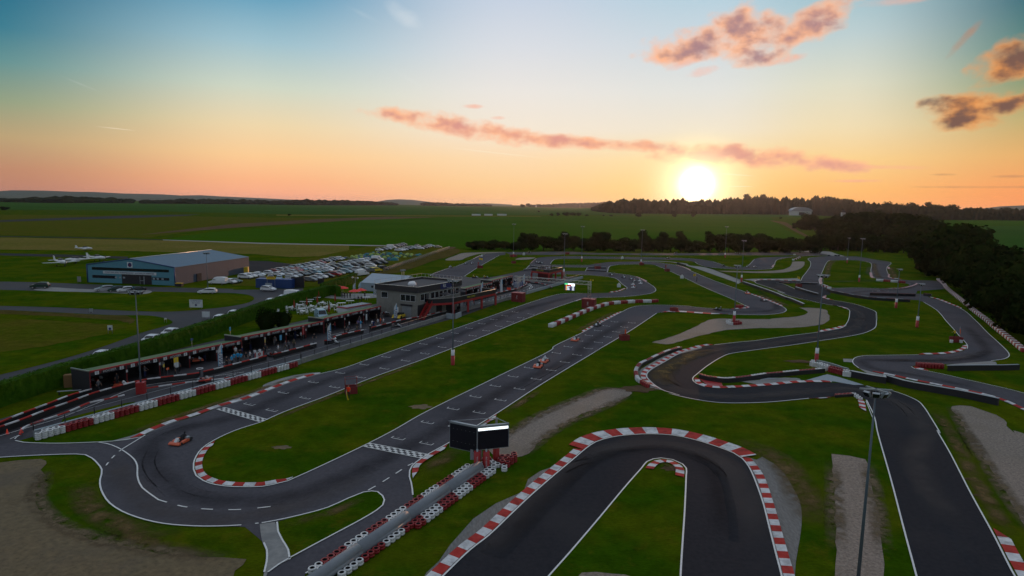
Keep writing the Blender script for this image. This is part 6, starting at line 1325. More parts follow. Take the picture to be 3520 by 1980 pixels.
car_row('G7',(2110,250),(2290,205),3,'fourth row of the main block',[W_,B_,'grey']); car_row('G7',(2150,175),(2150,176),1,'space between the blocks',[W_],['hatchback'])
car_row('G6',(350,590),(520,540),2,'pair beside the jeep with painted yellow reflection',[B_,'pale blue'],['saloon','suv'])
car_row('G6',(640,515),(1120,455),5,'middle row of the right block',[B_,B_,'grey',B_,B_],['suv','suv','suv','suv','suv'])
car_row('G6',(400,480),(860,400),10,'upper row of the right block',['grey','silver',B_,'silver','grey','grey','silver','white','grey','silver'])
car_row('G6',(760,560),(890,515),2,'lower pair of the right block',['dark green',W_],['saloon','suv']); car_row('G6',(985,420),(1020,398),2,'back pair of the right block',[B_,W_],['suv','van'])
car_row('G6',(1060,222),(1195,200),3,'first trio of the far block',['white','grey','silver']); car_row('G6',(1270,178),(1272,177),1,'van space of the far block',[W_],['van'])
car_row('G6',(1350,158),(1490,120),4,'top row of the far block',['grey','dark blue','dark blue','grey']); car_row('G6',(1400,228),(1720,172),8,'lower row of the far block',[W_,W_,'silver',B_,B_,'silver','grey','silver'])
car_row('G6',(1780,192),(1960,148),5,'right end of the far block',[W_,B_,B_,'silver','pale blue']); car_row('G6',(1730,150),(1732,149),1,'gap in the far block',['grey'])
car_row('G6',(2095,168),(2096,167),1,'track end, standing alone,',['beige'],['saloon'])
GP='vehicles by the dry bank'
car(Q('G6',745,660),Vector((.5,.86,0)),'van','white','white box van at the end of the clipped hedge',GP,True); car(Q('G6',885,600),Vector((.5,.86,0)),'suv','grey','dark tall car between the white van and the jeep with painted yellow reflection',GP,True)
car(Q('G6',990,590),Vector((.7,.7,0)),'suv','yellow','dark jeep with a yellow reflection painted on, bank side of the car park',GP,True); car(Q('G6',1125,555),Vector((.8,.6,0)),'suv','black','dark jeep standing alone beside the wire fence',GP,True)  # first jeep is dark; its yellow body colour stands in for a reflection
GA='cars near the hangar and the airport road'
car(Q('F0',395,548),Vector((-.95,-.3,0)),'suv','dark green','dark green car parked alone at the left edge of the airport road',GA,True)
car(Q('F0',1030,575),Vector((-.75,-.66,0)),'estate','silver','silver people carrier, leftmost of the four cars before the hangar',GA,True); car(Q('F0',1140,580),Vector((-.75,-.66,0)),'hatchback','dark green','dark green hatchback, second of the four cars before the hangar',GA,True)
car(Q('F0',1235,585),Vector((-.8,-.6,0)),'hatchback','white','white hatchback, third of the four cars before the hangar',GA,True); car(Q('F0',1340,585),Vector((-.75,-.66,0)),'saloon','black','black saloon, rightmost of the four cars before the hangar',GA,True)
car(Q('F0',2042,600),Vector((-.97,-.2,0)),'estate','white','white estate car at the road edge below the hangar',GA,True); car(Q('G7',1045,622),Vector((1,-.15,0)),'hatchback','white','white hatchback on the road in front of the blue container',GA,True)
car(Q('F0',2150,508),Vector((-1,.05,0)),'van','white','white panel van parked on the grass beside the hangar',GA,True); car(Q('G7',375,488),Vector((.9,-.3,0)),'hatchback','white','white hatchback tucked behind the panel van',GA,True); car(Q('G7',450,478),Vector((.9,-.3,0)),'saloon','dark green','dark green saloon right of the cars behind the panel van',GA,True)
car(Q('G7',1510,625,1.9),Vector((1,-.1,0)),'van','white','white van on the road half hidden by the clipped hedge',GA,True)
for i,(x,y) in enumerate(((1320,690),(1115,748),(465,958),(225,1034))): car(Q('G7',x,y,1.45),world_dir('G7',(225,1062),(1315,712)),['hatchback','estate'][i%2],'white',f'white car behind the hedge, {nth(i)} down from the hedge corner','cars parked behind the hedge')
for i,(x,y) in enumerate(((2030,40),(1695,153),(820,432))): car(Q('H0',x,y,1.4),world_dir('G7',(225,1062),(1315,712)),'saloon','white',f'white car roof showing over the lower hedge, {nth(i)} from the right','cars parked behind the hedge')
# low yellow sports car and the blue van behind the garages
def sports(p,dirv):
    r=empty('sports_car',p,math.atan2(dirv.y,dirv.x)); mb=MB(); mb.prism([(-2.2,.25),(-2.25,.75),(-1.9,.85),(-.9,.78),(.9,.66),(2.0,.42),(2.25,.22)],-.95,.95); mb.build('body',M['yellow'],r)
    mb=MB(); 
    for x in (-1.35,1.35): mb.prism([(x-.5,.6),(x-.3,.82),(x+.3,.82),(x+.5,.55)],.6,.97); mb.prism([(x-.5,.6),(x-.3,.82),(x+.3,.82),(x+.5,.55)],-.97,-.6)
    mb.build('wheel_arch',M['yellow'],r); MB().prism([(-1.0,.7),(-.5,1.08),(.1,1.08),(.9,.68)],-.6,.6).build('cockpit',M['glass'],r)
    mb=MB(); mb.box((-2.15,0,1.15),(.35,1.9,.05)); mb.box((-2.1,.6,.95),(.2,.05,.4)); mb.box((-2.1,-.6,.95),(.2,.05,.4)); mb.build('rear_wing',M['yellow'],r)
    mb=MB(); mb.box((1.3,0,.6),(.7,.35,.05),rz=.2); mb.box((-1.6,0,.84),(.5,1.1,.04)); mb.build('black_stripes',M['black'],r)
    for x in (-1.35,1.35):
        for s in (-1,1): MB().tube([(x,s*.78,.33),(x,s*1.0,.33)],.33,0,14,smooth=False).build('wheel',M['tb'],r)
    tag(r,'low yellow sports car with black stripes beside the clubhouse','car')
sports(Q('H3',650,985),world_dir('H3',(720,930),(560,985)))
car(Q('G7',1980,1125),Vector((.45,-.89,0)),'van','pale blue','pale blue van with white side parked behind the second garage row','vehicles by the garages',True)
# ---- tents
def tent_mesh(m):
    mb=MB(); n=8
    for a in range(n):
        for b in range(4):
            t0,t1=a/n*math.pi,(a+1)/n*math.pi; u0,u1=-1+b*.5,-1+(b+1)*.5
            f=lambda t,u:(u*1.25,math.cos(t)*1.15*(1-abs(u)**3*.35),math.sin(t)*1.15*(1-u*u*.55))
            mb.quad(f(t0,u0),f(t0,u1),f(t1,u1),f(t1,u0))
    for s in (-1,1): mb.poly([(s*1.25,math.cos(a/n*math.pi)*1.15*.65,math.sin(a/n*math.pi)*1.15*.45) for a in range(n+1)])
    o=mb.build('dome_tent',m); col.objects.unlink(o); return o.data
TC={'olive':(.07,.10,.025),'lime':(.26,.36,.07),'teal':(.015,.16,.17),'blue':(.03,.06,.16),'green':(.04,.11,.04)}
TM={k:tent_mesh(mat('tent_'+k,v,.7)) for k,v in TC.items()}
rt=random.Random(5); ti=0
for row_i in range(9):
    f=row_i/8; a=Q('G6',450+f*560,350+f*20) if False else Q('G6',440,352).lerp(Q('G6',760,392),f); b=Q('G6',1010,238).lerp(Q('G6',1800,285),1.0) 
    a=Q('G6',430+60*row_i+ (0),350-16*row_i+ (0)); 
    a=Q('G6',440+75*row_i,350-13*row_i); b=Q('G6',900+115*row_i,398-12*row_i)
    n=12 if row_i<7 else 10
    for i in range(n):
        if rt.random()<.12: continue
        p=a.lerp(b,i/(n-1))+Vector((rt.uniform(-.9,.9),rt.uniform(-1.2,1.2),0)); c=rt.choice(['olive','lime','lime','olive','teal','blue','green','lime'])
        o=bpy.data.objects.new('dome_tent',TM[c]); col.objects.link(o); o.location=(p.x,p.y,.05); o.rotation_euler=(0,0,rt.uniform(0,3)); s=rt.uniform(.6,.8); o.scale=(s,s,s)
        tag(o,f'{c} dome tent, {nth(i)} from the left in the {nth(row_i)} row of tents','tent','dome tents on the car park meadow')
for i,(x,y,c,s) in enumerate([(1320,380,'teal',1.3),(1215,378,'blue',.9),(1145,382,'olive',.9),(1720,300,'teal',.9),(1230,285,'teal',1.2)]):
    p=Q('G6',x,y+10); o=bpy.data.objects.new('dome_tent',TM[c]); col.objects.link(o); o.location=p; o.scale=(s,s,s); tag(o,f'large {c} dome tent, {nth(i)} of the larger tents at the lower edge','tent','large dome tents')
# ================================================================== PEOPLE
def skin_person(joints,edges,radii):
    me=bpy.data.meshes.new('person'); me.from_pydata(joints,edges,[]); o=bpy.data.objects.new('person',me); col.objects.link(o)
    m=o.modifiers.new('s','SKIN'); m.use_smooth_shade=True
    for i,rr in enumerate(radii): me.skin_vertices[0].data[i].radius=(rr[0],rr[1]) if isinstance(rr,tuple) else (rr,rr)
    me.skin_vertices[0].data[0].use_root=True
    s=o.modifiers.new('u','SUBSURF'); s.levels=1; s.render_levels=1
    dg=bpy.context.evaluated_depsgraph_get(); nm=bpy.data.meshes.new_from_object(o.evaluated_get(dg)); bpy.data.objects.remove(o); return nm
def pose(kind):
    J=[(0,0,.95),(0,.01,1.15),(0,.0,1.42),(0,.01,1.52),(0,.02,1.64),(0,.01,1.72)]; Rr=[(.15,.11),(.15,.11),(.19,.12),(.06,.06),(.095,.105),(.08,.085)]
    E_=[(0,1),(1,2),(2,3),(3,4),(4,5)]
    def add(par,pts,rs):
        q=par
        for p,r_ in zip(pts,rs): J.append(p); Rr.append(r_); E_.append((q,len(J)-1)); q=len(J)-1
    for s in (-1,1):
        if kind=='walk': add(0,[(s*.1,0,.88),(s*.11,s*.18,.5),(s*.11,s*.30-.06,.09),(s*.12,s*.3+.08,.05)],[.095,.07,.05,.045]); 
        elif kind=='seat': add(0,[(s*.13,.1,.92),(s*.16,.5,.98),(s*.16,.78,.66),(s*.16,.9,.66)],[.095,.075,.055,.045])
        else: add(0,[(s*.1,0,.88),(s*.12,.03,.5),(s*.12,-.02,.09),(s*.13,.12,.05)],[.095,.07,.05,.045])
        if kind=='seat': add(2,[(s*.22,.0,1.38),(s*.27,.22,1.2),(s*.12,.46,1.22),(s*.1,.52,1.22)],[.06,.045,.035,.035])
        elif kind=='arm' and s>0: add(2,[(s*.22,0,1.4),(s*.42,.1,1.45),(s*.6,.2,1.62),(s*.66,.24,1.68)],[.06,.045,.035,.035])
        elif kind=='walk': add(2,[(s*.22,0,1.38),(s*.27,-s*.12,1.12),(s*.26,-s*.12+.14,.9),(s*.25,-s*.1+.18,.84)],[.06,.045,.035,.035])
        elif kind=='lean': add(2,[(s*.22,.05,1.36),(s*.26,.25,1.15),(s*.2,.46,1.08),(s*.18,.54,1.07)],[.06,.045,.035,.035])
        else: add(2,[(s*.22,0,1.38),(s*.27,.0,1.12),(s*.25,.08,.88),(s*.24,.1,.8)],[.06,.045,.035,.035])
    me=skin_person(J,E_,Rr)
    if kind=='seat': 
        for v in me.vertices: v.co.z-=.72
    off=.72 if kind=='seat' else 0
    for k in ('skin','shirt','trousers','hair','shoe'): me.materials.append(M.get(k) or M['dark'])
    for p in me.polygons:
        c=p.center; z=c.z+off; x=abs(c.x); i=1
        if z>1.50: i=3 if (z>1.69 or c.y<-.02) else 0
        elif kind!='seat' and z<.1: i=4
        elif kind!='seat' and z<.93 and x<.2+.05*(kind=='walk'): i=2
        elif kind=='seat' and z<1.02: i=2
        if kind!='seat' and x>.215 and z<1.18: i=0
        if kind=='arm' and c.x>.4: i=0
        if kind in('lean',) and c.y>.2 and 1.0<z<1.25: i=0
        p.material_index=i
    return me
CLO={}
def cloth(n,c): 
    if n not in CLO: CLO[n]=mat('cloth_'+n,c,.85)
    return CLO[n]
for n_,c_ in dict(white=(.62,.64,.66),black=(.014,.014,.017),cyan=(.03,.33,.60),grey=(.10,.10,.11),red=(.33,.02,.02),navy=(.015,.025,.09),orange=(.75,.10,.01),khaki=(.10,.085,.05),purple=(.15,.12,.25),hvis=(.95,.045,.005),brown=(.05,.03,.02),yellow=(.75,.50,.02)).items(): cloth(n_,c_)
POSES={k:pose(k) for k in ('stand','walk','seat','arm','lean')}
def person(p,rz,ps,shirt,trs,lab,hair='brown',grp=None,z=0.06,head=None,s=1.0):
    o=bpy.data.objects.new('person',POSES[ps]); col.objects.link(o); o.location=(p[0],p[1],z); o.rotation_euler=(0,0,rz); o.scale=(s,s,s)
    for i,m_ in ((1,CLO[shirt]),(2,CLO[trs]),(3,CLO[hair]),(4,CLO['black'])): o.material_slots[i].link='OBJECT'; o.material_slots[i].material=m_
    if head: o.material_slots[0].link='OBJECT'; o.material_slots[0].material=CLO[head]
    tag(o,lab,'person',grp); return o
PEO=[('H0',2070,905,'black','black','white','person in black standing at the rail below the yellow poster'),('H0',2140,840,'grey','black','brown','person in grey just behind the one at the rail below the poster'),
('H1',410,945,'black','black','black','person in dark clothes left of the group in blue shirts'),('H1',500,920,'cyan','black','white','person in a blue shirt and white cap at the striped rail'),('H1',545,880,'cyan','grey','brown','person in a blue shirt bending beside the one with the white cap'),('H1',610,870,'cyan','black','brown','person in blue shirt, third of the blue group'),('H1',665,870,'cyan','khaki','brown','person in blue shirt at the right of the blue group'),('H1',690,760,'navy','black','brown','person in dark blue behind the blue group'),('H1',570,760,'white','khaki','brown','person with bare arms inside garage nine'),('H1',640,680,'grey','grey','brown','grey figure inside garage ten'),
('H1',825,835,'white','black','black','person in white shirt alone left of the red and white flag'),('H1',910,800,'white','navy','brown','person in white shirt holding the left side of the flag'),('H1',1000,790,'white','black','black','person in white shirt holding the right side of the flag'),('H1',755,860,'black','grey','black','dark figure between the blue group and the white shirts'),('H1',1095,705,'black','black','brown','dark figure standing at the front of garage twelve'),('H1',1325,720,'white','grey','brown','person in white and dark vest at the striped rail before garage fourteen'),
('H1',1450,660,'grey','khaki','brown','person with grey top, left of the trio before garage fifteen'),('H1',1510,650,'grey','black','brown','middle person of the trio before garage fifteen'),('H1',1600,620,'khaki','black','brown','right person of the trio before garage fifteen'),('H1',1260,560,'khaki','khaki','brown','person in pale trousers inside garage thirteen'),('H1',1725,470,'white','black','brown','person in white near the red hanging flag'),('H1',1960,520,'black','grey','black','dark seated looking figure behind the tyre rack'),
('H2',955,1310,'black','black','black','dark figure near the rail right of the third feather flag'),('H2',1015,1290,'grey','black','black','second dark figure near the rail right of the third feather flag'),('H2',1035,1200,'white','black','brown','person with white top inside the garage beyond the two dark figures'),('H2',1170,1235,'black','khaki','brown','person in black shirt walking on the pit apron'),('H2',1190,1180,'purple','grey','brown','person in lilac shirt behind the walking one'),('H2',1235,1190,'cyan','white','white','person in pale blue and white on the pit apron'),
('H2',1405,1270,'black','black','white','person in black with white cap standing in the rail gap'),('H2',1440,1180,'white','grey','black','person in white left of the small group by the rail'),('H2',1465,1200,'navy','navy','black','person in navy beside the white capped one'),('H2',1540,1150,'white','grey','brown','person in white, left of the orange shirt'),('H2',1585,1130,'orange','red','brown','person in orange shirt in the group before the clubhouse'),('H2',1640,1140,'white','khaki','black','person in white right of the orange shirt'),('H2',1595,1040,'grey','grey','brown','grey haired figure at the far garage corner'),('H2',1520,1070,'khaki','black','brown','person in khaki behind the orange shirt'),
('H3',1665,860,'white','black','black','person in white seated look under the terrace edge'),('H3',1390,880,'black','black','white','dark figure with white cap in the terrace shade'),('H3',1780,780,'white','grey','brown','person in white at the end of the terrace'),('H3',1840,760,'khaki','khaki','brown','person in khaki in the group beyond the terrace'),('H3',1880,745,'black','grey','brown','dark person in the group beyond the terrace'),('H3',1820,800,'grey','black','white','grey person at the left of the group beyond the terrace'),('H3',1950,745,'red','red','white','person in red with white cap by the curved rail'),
('G3',1125,1085,'black','black','black','left of three dark figures on the far pit lane'),('G3',1170,1085,'black','black','brown','right of three dark figures on the far pit lane'),('G3',1075,1040,'navy','black','black','dark figure beside the white feather flag'),('G3',1270,960,'white','grey','brown','person in white shirt at the far garages'),('G3',1610,885,'white','black','brown','person in white beside the sponsor boards'),('G3',1180,960,'khaki','black','brown','dim figure left of the far white shirt'),('G3',1310,955,'red','black','brown','dim figure right of the far white shirt'),
('H2',1530,560,'white','white','black','person in white by the marquee entrance'),('H0',720,1180,'grey','black','brown','dim figure inside the first garage'),('H1',140,800,'grey','grey','brown','dim figure among the karts in garage seven')]
for i,(c,x,y,sh,tr__,hr,lb) in enumerate(PEO): person(Q(c,x,y),rc.uniform(-2.4,2.4),['stand','walk','lean','stand','walk'][i%5],sh,tr__,lb,hr,s=rc.uniform(.96,1.04))
for i in range(30):
    t=4+i*3.35+rc.uniform(-1,1); 
    if t>s3-1: break
    person(G0_+GD*t-GN*rc.uniform(.2,2.6),rc.uniform(0,6.28),['stand','lean','walk'][i%3],['black','grey','white','navy','black','khaki','red'][i%7],['black','navy','grey'][i%3],f'figure in the garage shade, {nth(i)} from the near end',['brown','black'][i%2],'people in the garages')
for i in range(16):
    t=s4+3+i*2.7; person(G0_+GD*t+GN*rc.uniform(-1.5,2.5),rc.uniform(0,6.28),['stand','lean','walk'][i%3],['black','white','grey','navy','red'][i%5],'black',f'figure at the far garages, {nth(i)} counted from the clubhouse terrace',['brown','white'][i%2],'people at the far garages')
# ---- karts
def make_kart(racing,colr):
    r=empty('racing_kart'); mb=MB(); mb.box((.0,0,.09),(1.5,.62,.05)); mb.box((-.75,0,.12),(.08,1.2,.08)); mb.box((.55,0,.12),(.06,1.0,.06)); mb.build('chassis',M['dark'],r)
    mb=MB()
    for s in (-1,1): mb.prism([(-.55,.08),(-.55,.30),(-.35,.34),(.35,.30),(.42,.2),(.42,.08)],s*.36,s*.66)
    mb.build('side_pod',colr if 'orange' in colr.name else M['dark'],r)
    mb=MB(); mb.prism([(.62,.06),(.62,.28),(.80,.30),(1.0,.16),(1.0,.06)],-.62,.62); mb.build('front_bumper',colr,r); mb=MB(); mb.prism([(.30,.3),(.34,.62),(.42,.62),(.85,.22),(.85,.14)],-.16,.16); mb.build('nose_panel',M['sign'],r)
    mb=MB(); mb.box((-.98,0,.2),(.1,1.3,.2)); mb.build('rear_bumper',M['black'],r)
    mb=MB(); mb.prism([(-.5,.1),(-.72,.62),(-.64,.64),(-.4,.18),(.0,.14),(.0,.1)],-.2,.2); mb.build('seat',M['redd'],r); mb=MB(); mb.box((-.55,.42,.32),(.42,.3,.34)); mb.build('engine',M['steel'],r)
    mb=MB(); mb.tube([(.22,0,.3),(.1,0,.52)],.02,0,6); mb.tube([(.1+math.cos(a)*.04,math.sin(a)*.16,.54+math.cos(a)*.13) for a in [k*.6283 for k in range(11)]],.018,0,5,False); mb.build('steering_wheel',M['black'],r)
    for x,y,rr,w in ((-.72,.6,.15,.22),(-.72,-.6,.15,.22),(.55,.56,.13,.14),(.55,-.56,.13,.14)): MB().tube([(x,y-w/2,rr),(x,y+w/2,rr)],rr,0,12,smooth=False).build('wheel',M['tb'],r)
    return r
KP={}; KCOL={'orange':M['kartorange'] if 'kartorange' in M else mat('kart_orange',(.65,.12,.05),.4),'dark':mat('kart_dark',(.03,.03,.035),.4),'white':mat('kart_white',(.6,.6,.62),.4)}
def kart(p,rz,c,lab,driver=('black','black'),where='',grp='karts on the circuit',z=.06,helm='white'):
    if c not in KP: KP[c]=[make_kart(True,KCOL[c]),False]
    o=copy_tree(KP[c][0]) if KP[c][1] else KP[c][0]; KP[c][1]=True
    o.location=(p[0],p[1],z); o.rotation_euler=(0,0,rz); tag(o,lab,'kart',grp)
    if driver:
        q=Vector((-.42,0,0)); q.rotate(Matrix.Rotation(rz,3,'Z'))
        d=bpy.data.objects.new('person',POSES['seat']); col.objects.link(d); d.location=(p[0]+q.x,p[1]+q.y,z+.02); d.rotation_euler=(R(-14),0,0); d.rotation_mode='XYZ'
        d.matrix_world=Matrix.Translation((p[0]+q.x,p[1]+q.y,z-.02))@Matrix.Rotation(rz-math.pi/2,4,'Z')@Matrix.Rotation(R(18),4,'X')
        for i,m_ in ((0,CLO[helm]),(1,CLO[driver[0]]),(2,CLO[driver[1]]),(3,CLO[helm])): d.material_slots[i].link='OBJECT'; d.material_slots[i].material=m_
        tag(d,f'{driver[0]} suited driver in {where}','person','kart drivers')
ang=lambda c,a,b: math.atan2(world_dir(c,a,b).y,world_dir(c,a,b).x)
kart(Q('A',1775,925),ang('A',(1900,850),(1700,950)),'orange','orange kart alone on the wide left bend',('black','black'),'the kart alone on the left bend',helm='black')
KL=[('C',715,178,(715,178),(690,205),'orange','nearest kart of the pair on the second straight',('black','black')),('C',772,128,(770,128),(745,150),'orange','farther kart of the pair on the second straight',('white','grey')),('F2',1080,1062,(1080,1062),(1055,1080),'orange','kart following the leading pair down the second straight',('grey','black')),('F2',1293,920,(1293,920),(1260,940),'dark','last kart of the second straight beside the white kerb',('black','black')),
('G1',1380,1165,(1380,1165),(1250,1150),'dark','dark kart below the centre infield before the hairpin',('black','black')),('G1',1905,878,(1905,878),(1990,920),'orange','upper kart on the outside kerb of the diagonal straight',('red','black')),('G1',2190,1008,(2190,1008),(2290,1060),'dark','lower kart on the outside kerb of the diagonal straight',('red','black')),('G1',1475,390,(1475,390),(1400,350),'dark','left kart on the far looping lane',('black','black')),('G1',1900,408,(1900,408),(1830,420),'dark','middle kart on the far looping lane',('black','black')),('G1',2025,413,(2025,413),(1950,425),'dark','right kart on the far looping lane',('black','black')),
('G1',1705,170,(1705,170),(1760,172),'white','left kart of two on the far straight',('white','black')),('G1',1745,172,(1745,172),(1800,172),'dark','right kart of two on the far straight',('black','black')),('G1',500,255,(500,255),(420,250),'dark','dark kart on the second far straight',('black','black')),('G1',630,162,(630,162),(560,160),'dark','kart on the upper far straight beside the pale mark',('black','black')),
('G0',1808,450,(1808,450),(1900,475),'dark','first kart entering the far hairpin',('black','black')),('G0',2030,495,(2030,495),(2110,530),'dark','second kart in the far hairpin',('grey','black')),('G0',2158,525,(2158,525),(2200,560),'dark','left kart of the pack in the far hairpin',('black','black')),('G0',2218,560,(2218,560),(2190,600),'dark','centre kart of the pack in the far hairpin',('red','black')),('G0',2308,550,(2308,550),(2330,590),'white','right rear kart of the pack in the far hairpin',('black','black')),('G0',2330,595,(2330,595),(2310,640),'white','right front kart of the pack in the far hairpin',('grey','black')),('G0',2198,612,(2198,612),(2160,650),'white','left front kart of the pack in the far hairpin',('black','black')),('G0',2208,665,(2208,665),(2160,690),'white','leading kart of the pack in the far hairpin',('red','black')),
('G0',505,235,(505,235),(560,240),'dark','left of the two karts in the small upper loop',('white','black')),('G0',562,240,(562,240),(620,245),'dark','right of the two karts in the small upper loop',('black','black')),('G3',1060,318,(1060,318),(1000,350),'white','white kart at the top kerb of the far left ramp',('white','white')),('G3',782,455,(782,455),(720,490),'dark','left kart of the two on the far left ramp',('black','black')),('G3',885,455,(885,455),(820,490),'dark','right kart of the two on the far left ramp',('navy','black')),('G3',500,518,(500,518),(440,560),'dark','kart cutting the kerb of the far left ramp',('black','black')),('G3',945,698,(945,698),(1040,702),'dark','left kart of the pair on the back straight',('yellow','black')),('G3',1137,702,(1137,702),(1230,700),'dark','right kart of the pair on the back straight',('yellow','black')),('G3',1910,258,(1910,258),(1990,256),'dark','lone kart at the left of the long far straight',('black','black'))]
for c,x,y,a,b,cl,lb,dr in KL: kart(Q(c,x,y),ang(c,a,b),cl,cl+' coloured '+lb,dr,'the '+lb)
PK=[('H1',20,1190,'orange','kart in the pit lane beside the feather flag'),('H3',575,1150,'white','pale kart in the pit lane below the yellow car'),('H1',2290,520,'dark','dark kart parked at the rail beside the third feather flag'),('H1',1240,740,'dark','dark kart standing behind the rail before garage thirteen'),('H1',1900,590,'dark','dark kart on a trolley before garage seventeen'),('H0',1100,1060,'orange','red kart in the shade of the first garage')]
for c,x,y,cl,lb in PK: kart(Q(c,x,y),rc.uniform(0,3),cl,lb,None,'', 'karts in the pits')
for i in range(16):
    t=(3+i*6.9); p=G0_+GD*t-GN*rc.uniform(1.2,3.2); kart(p,rc.uniform(0,3),['dark','white','orange','dark'][i%4],f'kart on a stand in the open garages, {nth(i)} from the near end',None,'','karts inside the garages',z=.45)
# ---- marshal posts, flags and flag waver
def post_box(p,lab,w_=1.3,fr=True,rz=.3):
    r=empty('marshal_post',p,rz); mb=MB(); 
    for a,b,c,d in ((0,-.6,w_,.08),(0,.6,w_,.08)): mb.box((a,b,.5),(c,d,1.0))
    mb.box((-w_/2,0,.5),(.08,1.2,1.0)); mb.box((w_/2,0,.5),(.08,1.2,1.0)); mb.box((0,0,.25),(w_-.1,1.1,.06)); mb.build('box',M['redd'],r)
    if fr:
        f=MB(); k=[(-w_/2,-.6),(w_/2,-.6),(w_/2,.6),(-w_/2,.6)]
        for (x,y) in k: f.tube([(x,y,1.0),(x,y,2.1)],.03,0,5)
        for (x,y),(u,v) in zip(k,k[1:]+k[:1]): f.tube([(x,y,2.1),(u,v,2.1)],.03,0,5)
        f.build('frame',M['redd'],r)
    tag(r,lab,'marshal post','marshal posts'); return r
def hflag(p,h,colr,name,lab,w_=.8,rz=0,droop=False,z0=0.0,cat='flag'):
    r=empty(name,p,rz); MB().tube([(0,0,z0),(0,0,h)],.02,0,5).build('stick',M['steel'],r); mb=MB(); n=5
    for k in range(n):
        x0,x1=k*w_/n,(k+1)*w_/n; y0,y1=math.sin(k*1.4)*.07,math.sin((k+1)*1.4)*.07; dz=.25 if droop else .04
        mb.quad((x0,y0,h-.75-k*dz),(x1,y1,h-.75-(k+1)*dz),(x1,y1,h-(k+1)*dz),(x0,y0,h-k*dz))
    mb.build('cloth',M[colr],r); tag(r,lab,cat); return r
post_box(Q('B',1165,720),'red marshal box with open frame beside the first straight',1.5); person(Q('B',1140,775),2.9,'stand','hvis','black','marshal in an orange red vest beside the box on the first straight'); hflag(Q('B',1118,790),1.35,'yellow','yellow_flag','yellow flag hanging from the hand of the marshal in the infield',.3,0,True)
post_box(Q('F2',1562,1055),'red marshal box beside the second straight',1.6,False); person(Q('F2',1572,1045),1.0,'stand','orange','orange','marshal in orange standing in the box beside the second straight',z=.3); 
post_box(Q('G3',1030,525),'red marshal box on the far left ramp',2.0,False); hflag(Q('G3',1010,500),3.6,'yellow','yellow_flag','bright yellow flag raised over the far left marshal box',1.5); person(Q('G3',1000,500),0,'arm','red','red','marshal with raised arm in the far left box',z=.3)
post_box(Q('G1',480,480),'red marshal box at the left edge of the diagonal straight',1.6,False); person(Q('G1',455,432),0,'stand','red','red','marshal in red standing behind the diagonal straight box')
post_box(Q('D',1905,215),'red marshal box with white tyres beside the right lane',1.9,False,0); hflag(Q('D',1935,190),2.6,'orange','orange_flag','orange flag upright on the right hand marshal box',.25,0,True); person(Q('D',1890,190),.5,'lean','yellow','black','marshal in yellow leaning in the right hand box',z=.3)
stack(Q('D',1860,225),3,'tw','white tyre stack left of the right hand marshal box','tyres at the right marshal box'); stack(Q('D',1955,225),3,'tw','white tyre stack right of the right hand marshal box','tyres at the right marshal box')
post_box(Q('G2',490,755),'red marshal box on the small grass triangle between the lanes',1.6,False); hflag(Q('G2',460,690),2.4,'yellow','yellow_flag','small yellow flag above the triangle marshal box',.9); post_box(Q('G0',1030,75),'small red marshal box beyond the far straight',1.8,False); post_box(Q('G0',1565,330),'red marshal box between the two link barriers',2.2,True); post_box(Q('G0',75,118),'low red block box at the foot of the far left mast',3.2,False); post_box(Q('G0',80,235),'dark box on the grass left of the small loop',1.6,False)
post_box(Q('G1',600,1190),'red wedge shaped box on the big painted kerb',1.5,False); post_box(Q('G1',25,370),'red block box under the mast of the sweeping bend',1.6,False)
person(Q('G1',1005,665),1.6,'arm','black','black','marshal in dark clothes walking on the diagonal straight with a flag',s=1.05); hflag(Q('G1',985,640),2.4,'yellow','yellow_flag','pale yellow flag held by the marshal on the diagonal straight',.9,math.pi)
for i,(c,x,y) in enumerate((('G1',742,605),('G0',1945,655),('G0',262,88),('G0',2005,155))):
    r=empty('marker_box',Q(c,x,y)); MB().box((0,0,.5),(1.1,.5,1.0)).build('box',M['sign'],r); MB().lathe([(.18,1.0),(.18,1.35),(.02,1.4)],(0,0,0),0,8).build('beacon',M['lamp'],r); tag(r,['white marker box at the edge of the diagonal straight','white marker box inside the far hairpin','white marker box beside the long far straight','white marker box on the second far straight'][i],'marker box')
# ---- feather banners
def feather(p,h,lab,lettered=True,m='sign',lean=0.0,rz=0.0):
    r=empty('feather_banner',p,rz); pts=[(0,0,0),(0,0,h*.6),(.08,0,h*.85),(.3,0,h*.97),(.62,0,h)]
    MB().tube([(x-.02,y,z) for x,y,z in pts],.025,0,6).build('pole',M['steel'],r)
    mb=MB(); n=12; L0=[];
    for k in range(n+1):
        t=k/n; z=h*(.18+.82*t); xl=0 if z<h*.6 else .62*((z-h*.6)/(h*.4))**2.2; L0.append((xl,z))
    mb.poly([(x,.0,z) for x,z in L0]+[(.64,0,h*.9),(.66,0,h*.7),(.68,0,h*.4),(.70,0,h*.18)][:4]); fb=mb.build('banner_cloth',M[m],r)
    mb=MB(); mb.poly([(.01,-.012,h*.18),(.07,-.012,h*.18),(.07,-.012,h*.6),(.01,-.012,h*.6)]); mb.poly([(.5,-.012,h*.62),(.64,-.012,h*.62),(.62,-.012,h*.92),(.5,-.012,h*.86)]); mb.build('border_stripe',M['cyan'],fb)
    if lettered:
        cz=math.cos(rz); sz_=math.sin(rz); o=Vector(p)+Vector((.38*cz,.38*sz_-.02,h*.42)); t=text('INVU',h*.22,M['navy'],None,'lettering',o[:],Vector((0,0,1)),Vector((1,0,0)))
        t.matrix_world=Matrix.Translation(o)@Matrix(((0,1,0,0),(0,0,-1,0),(1,0,0,0),(0,0,0,1))); PENDING.append((t,fb))
    tag(r,lab,'feather banner','feather banners'); return r
PENDING=[]
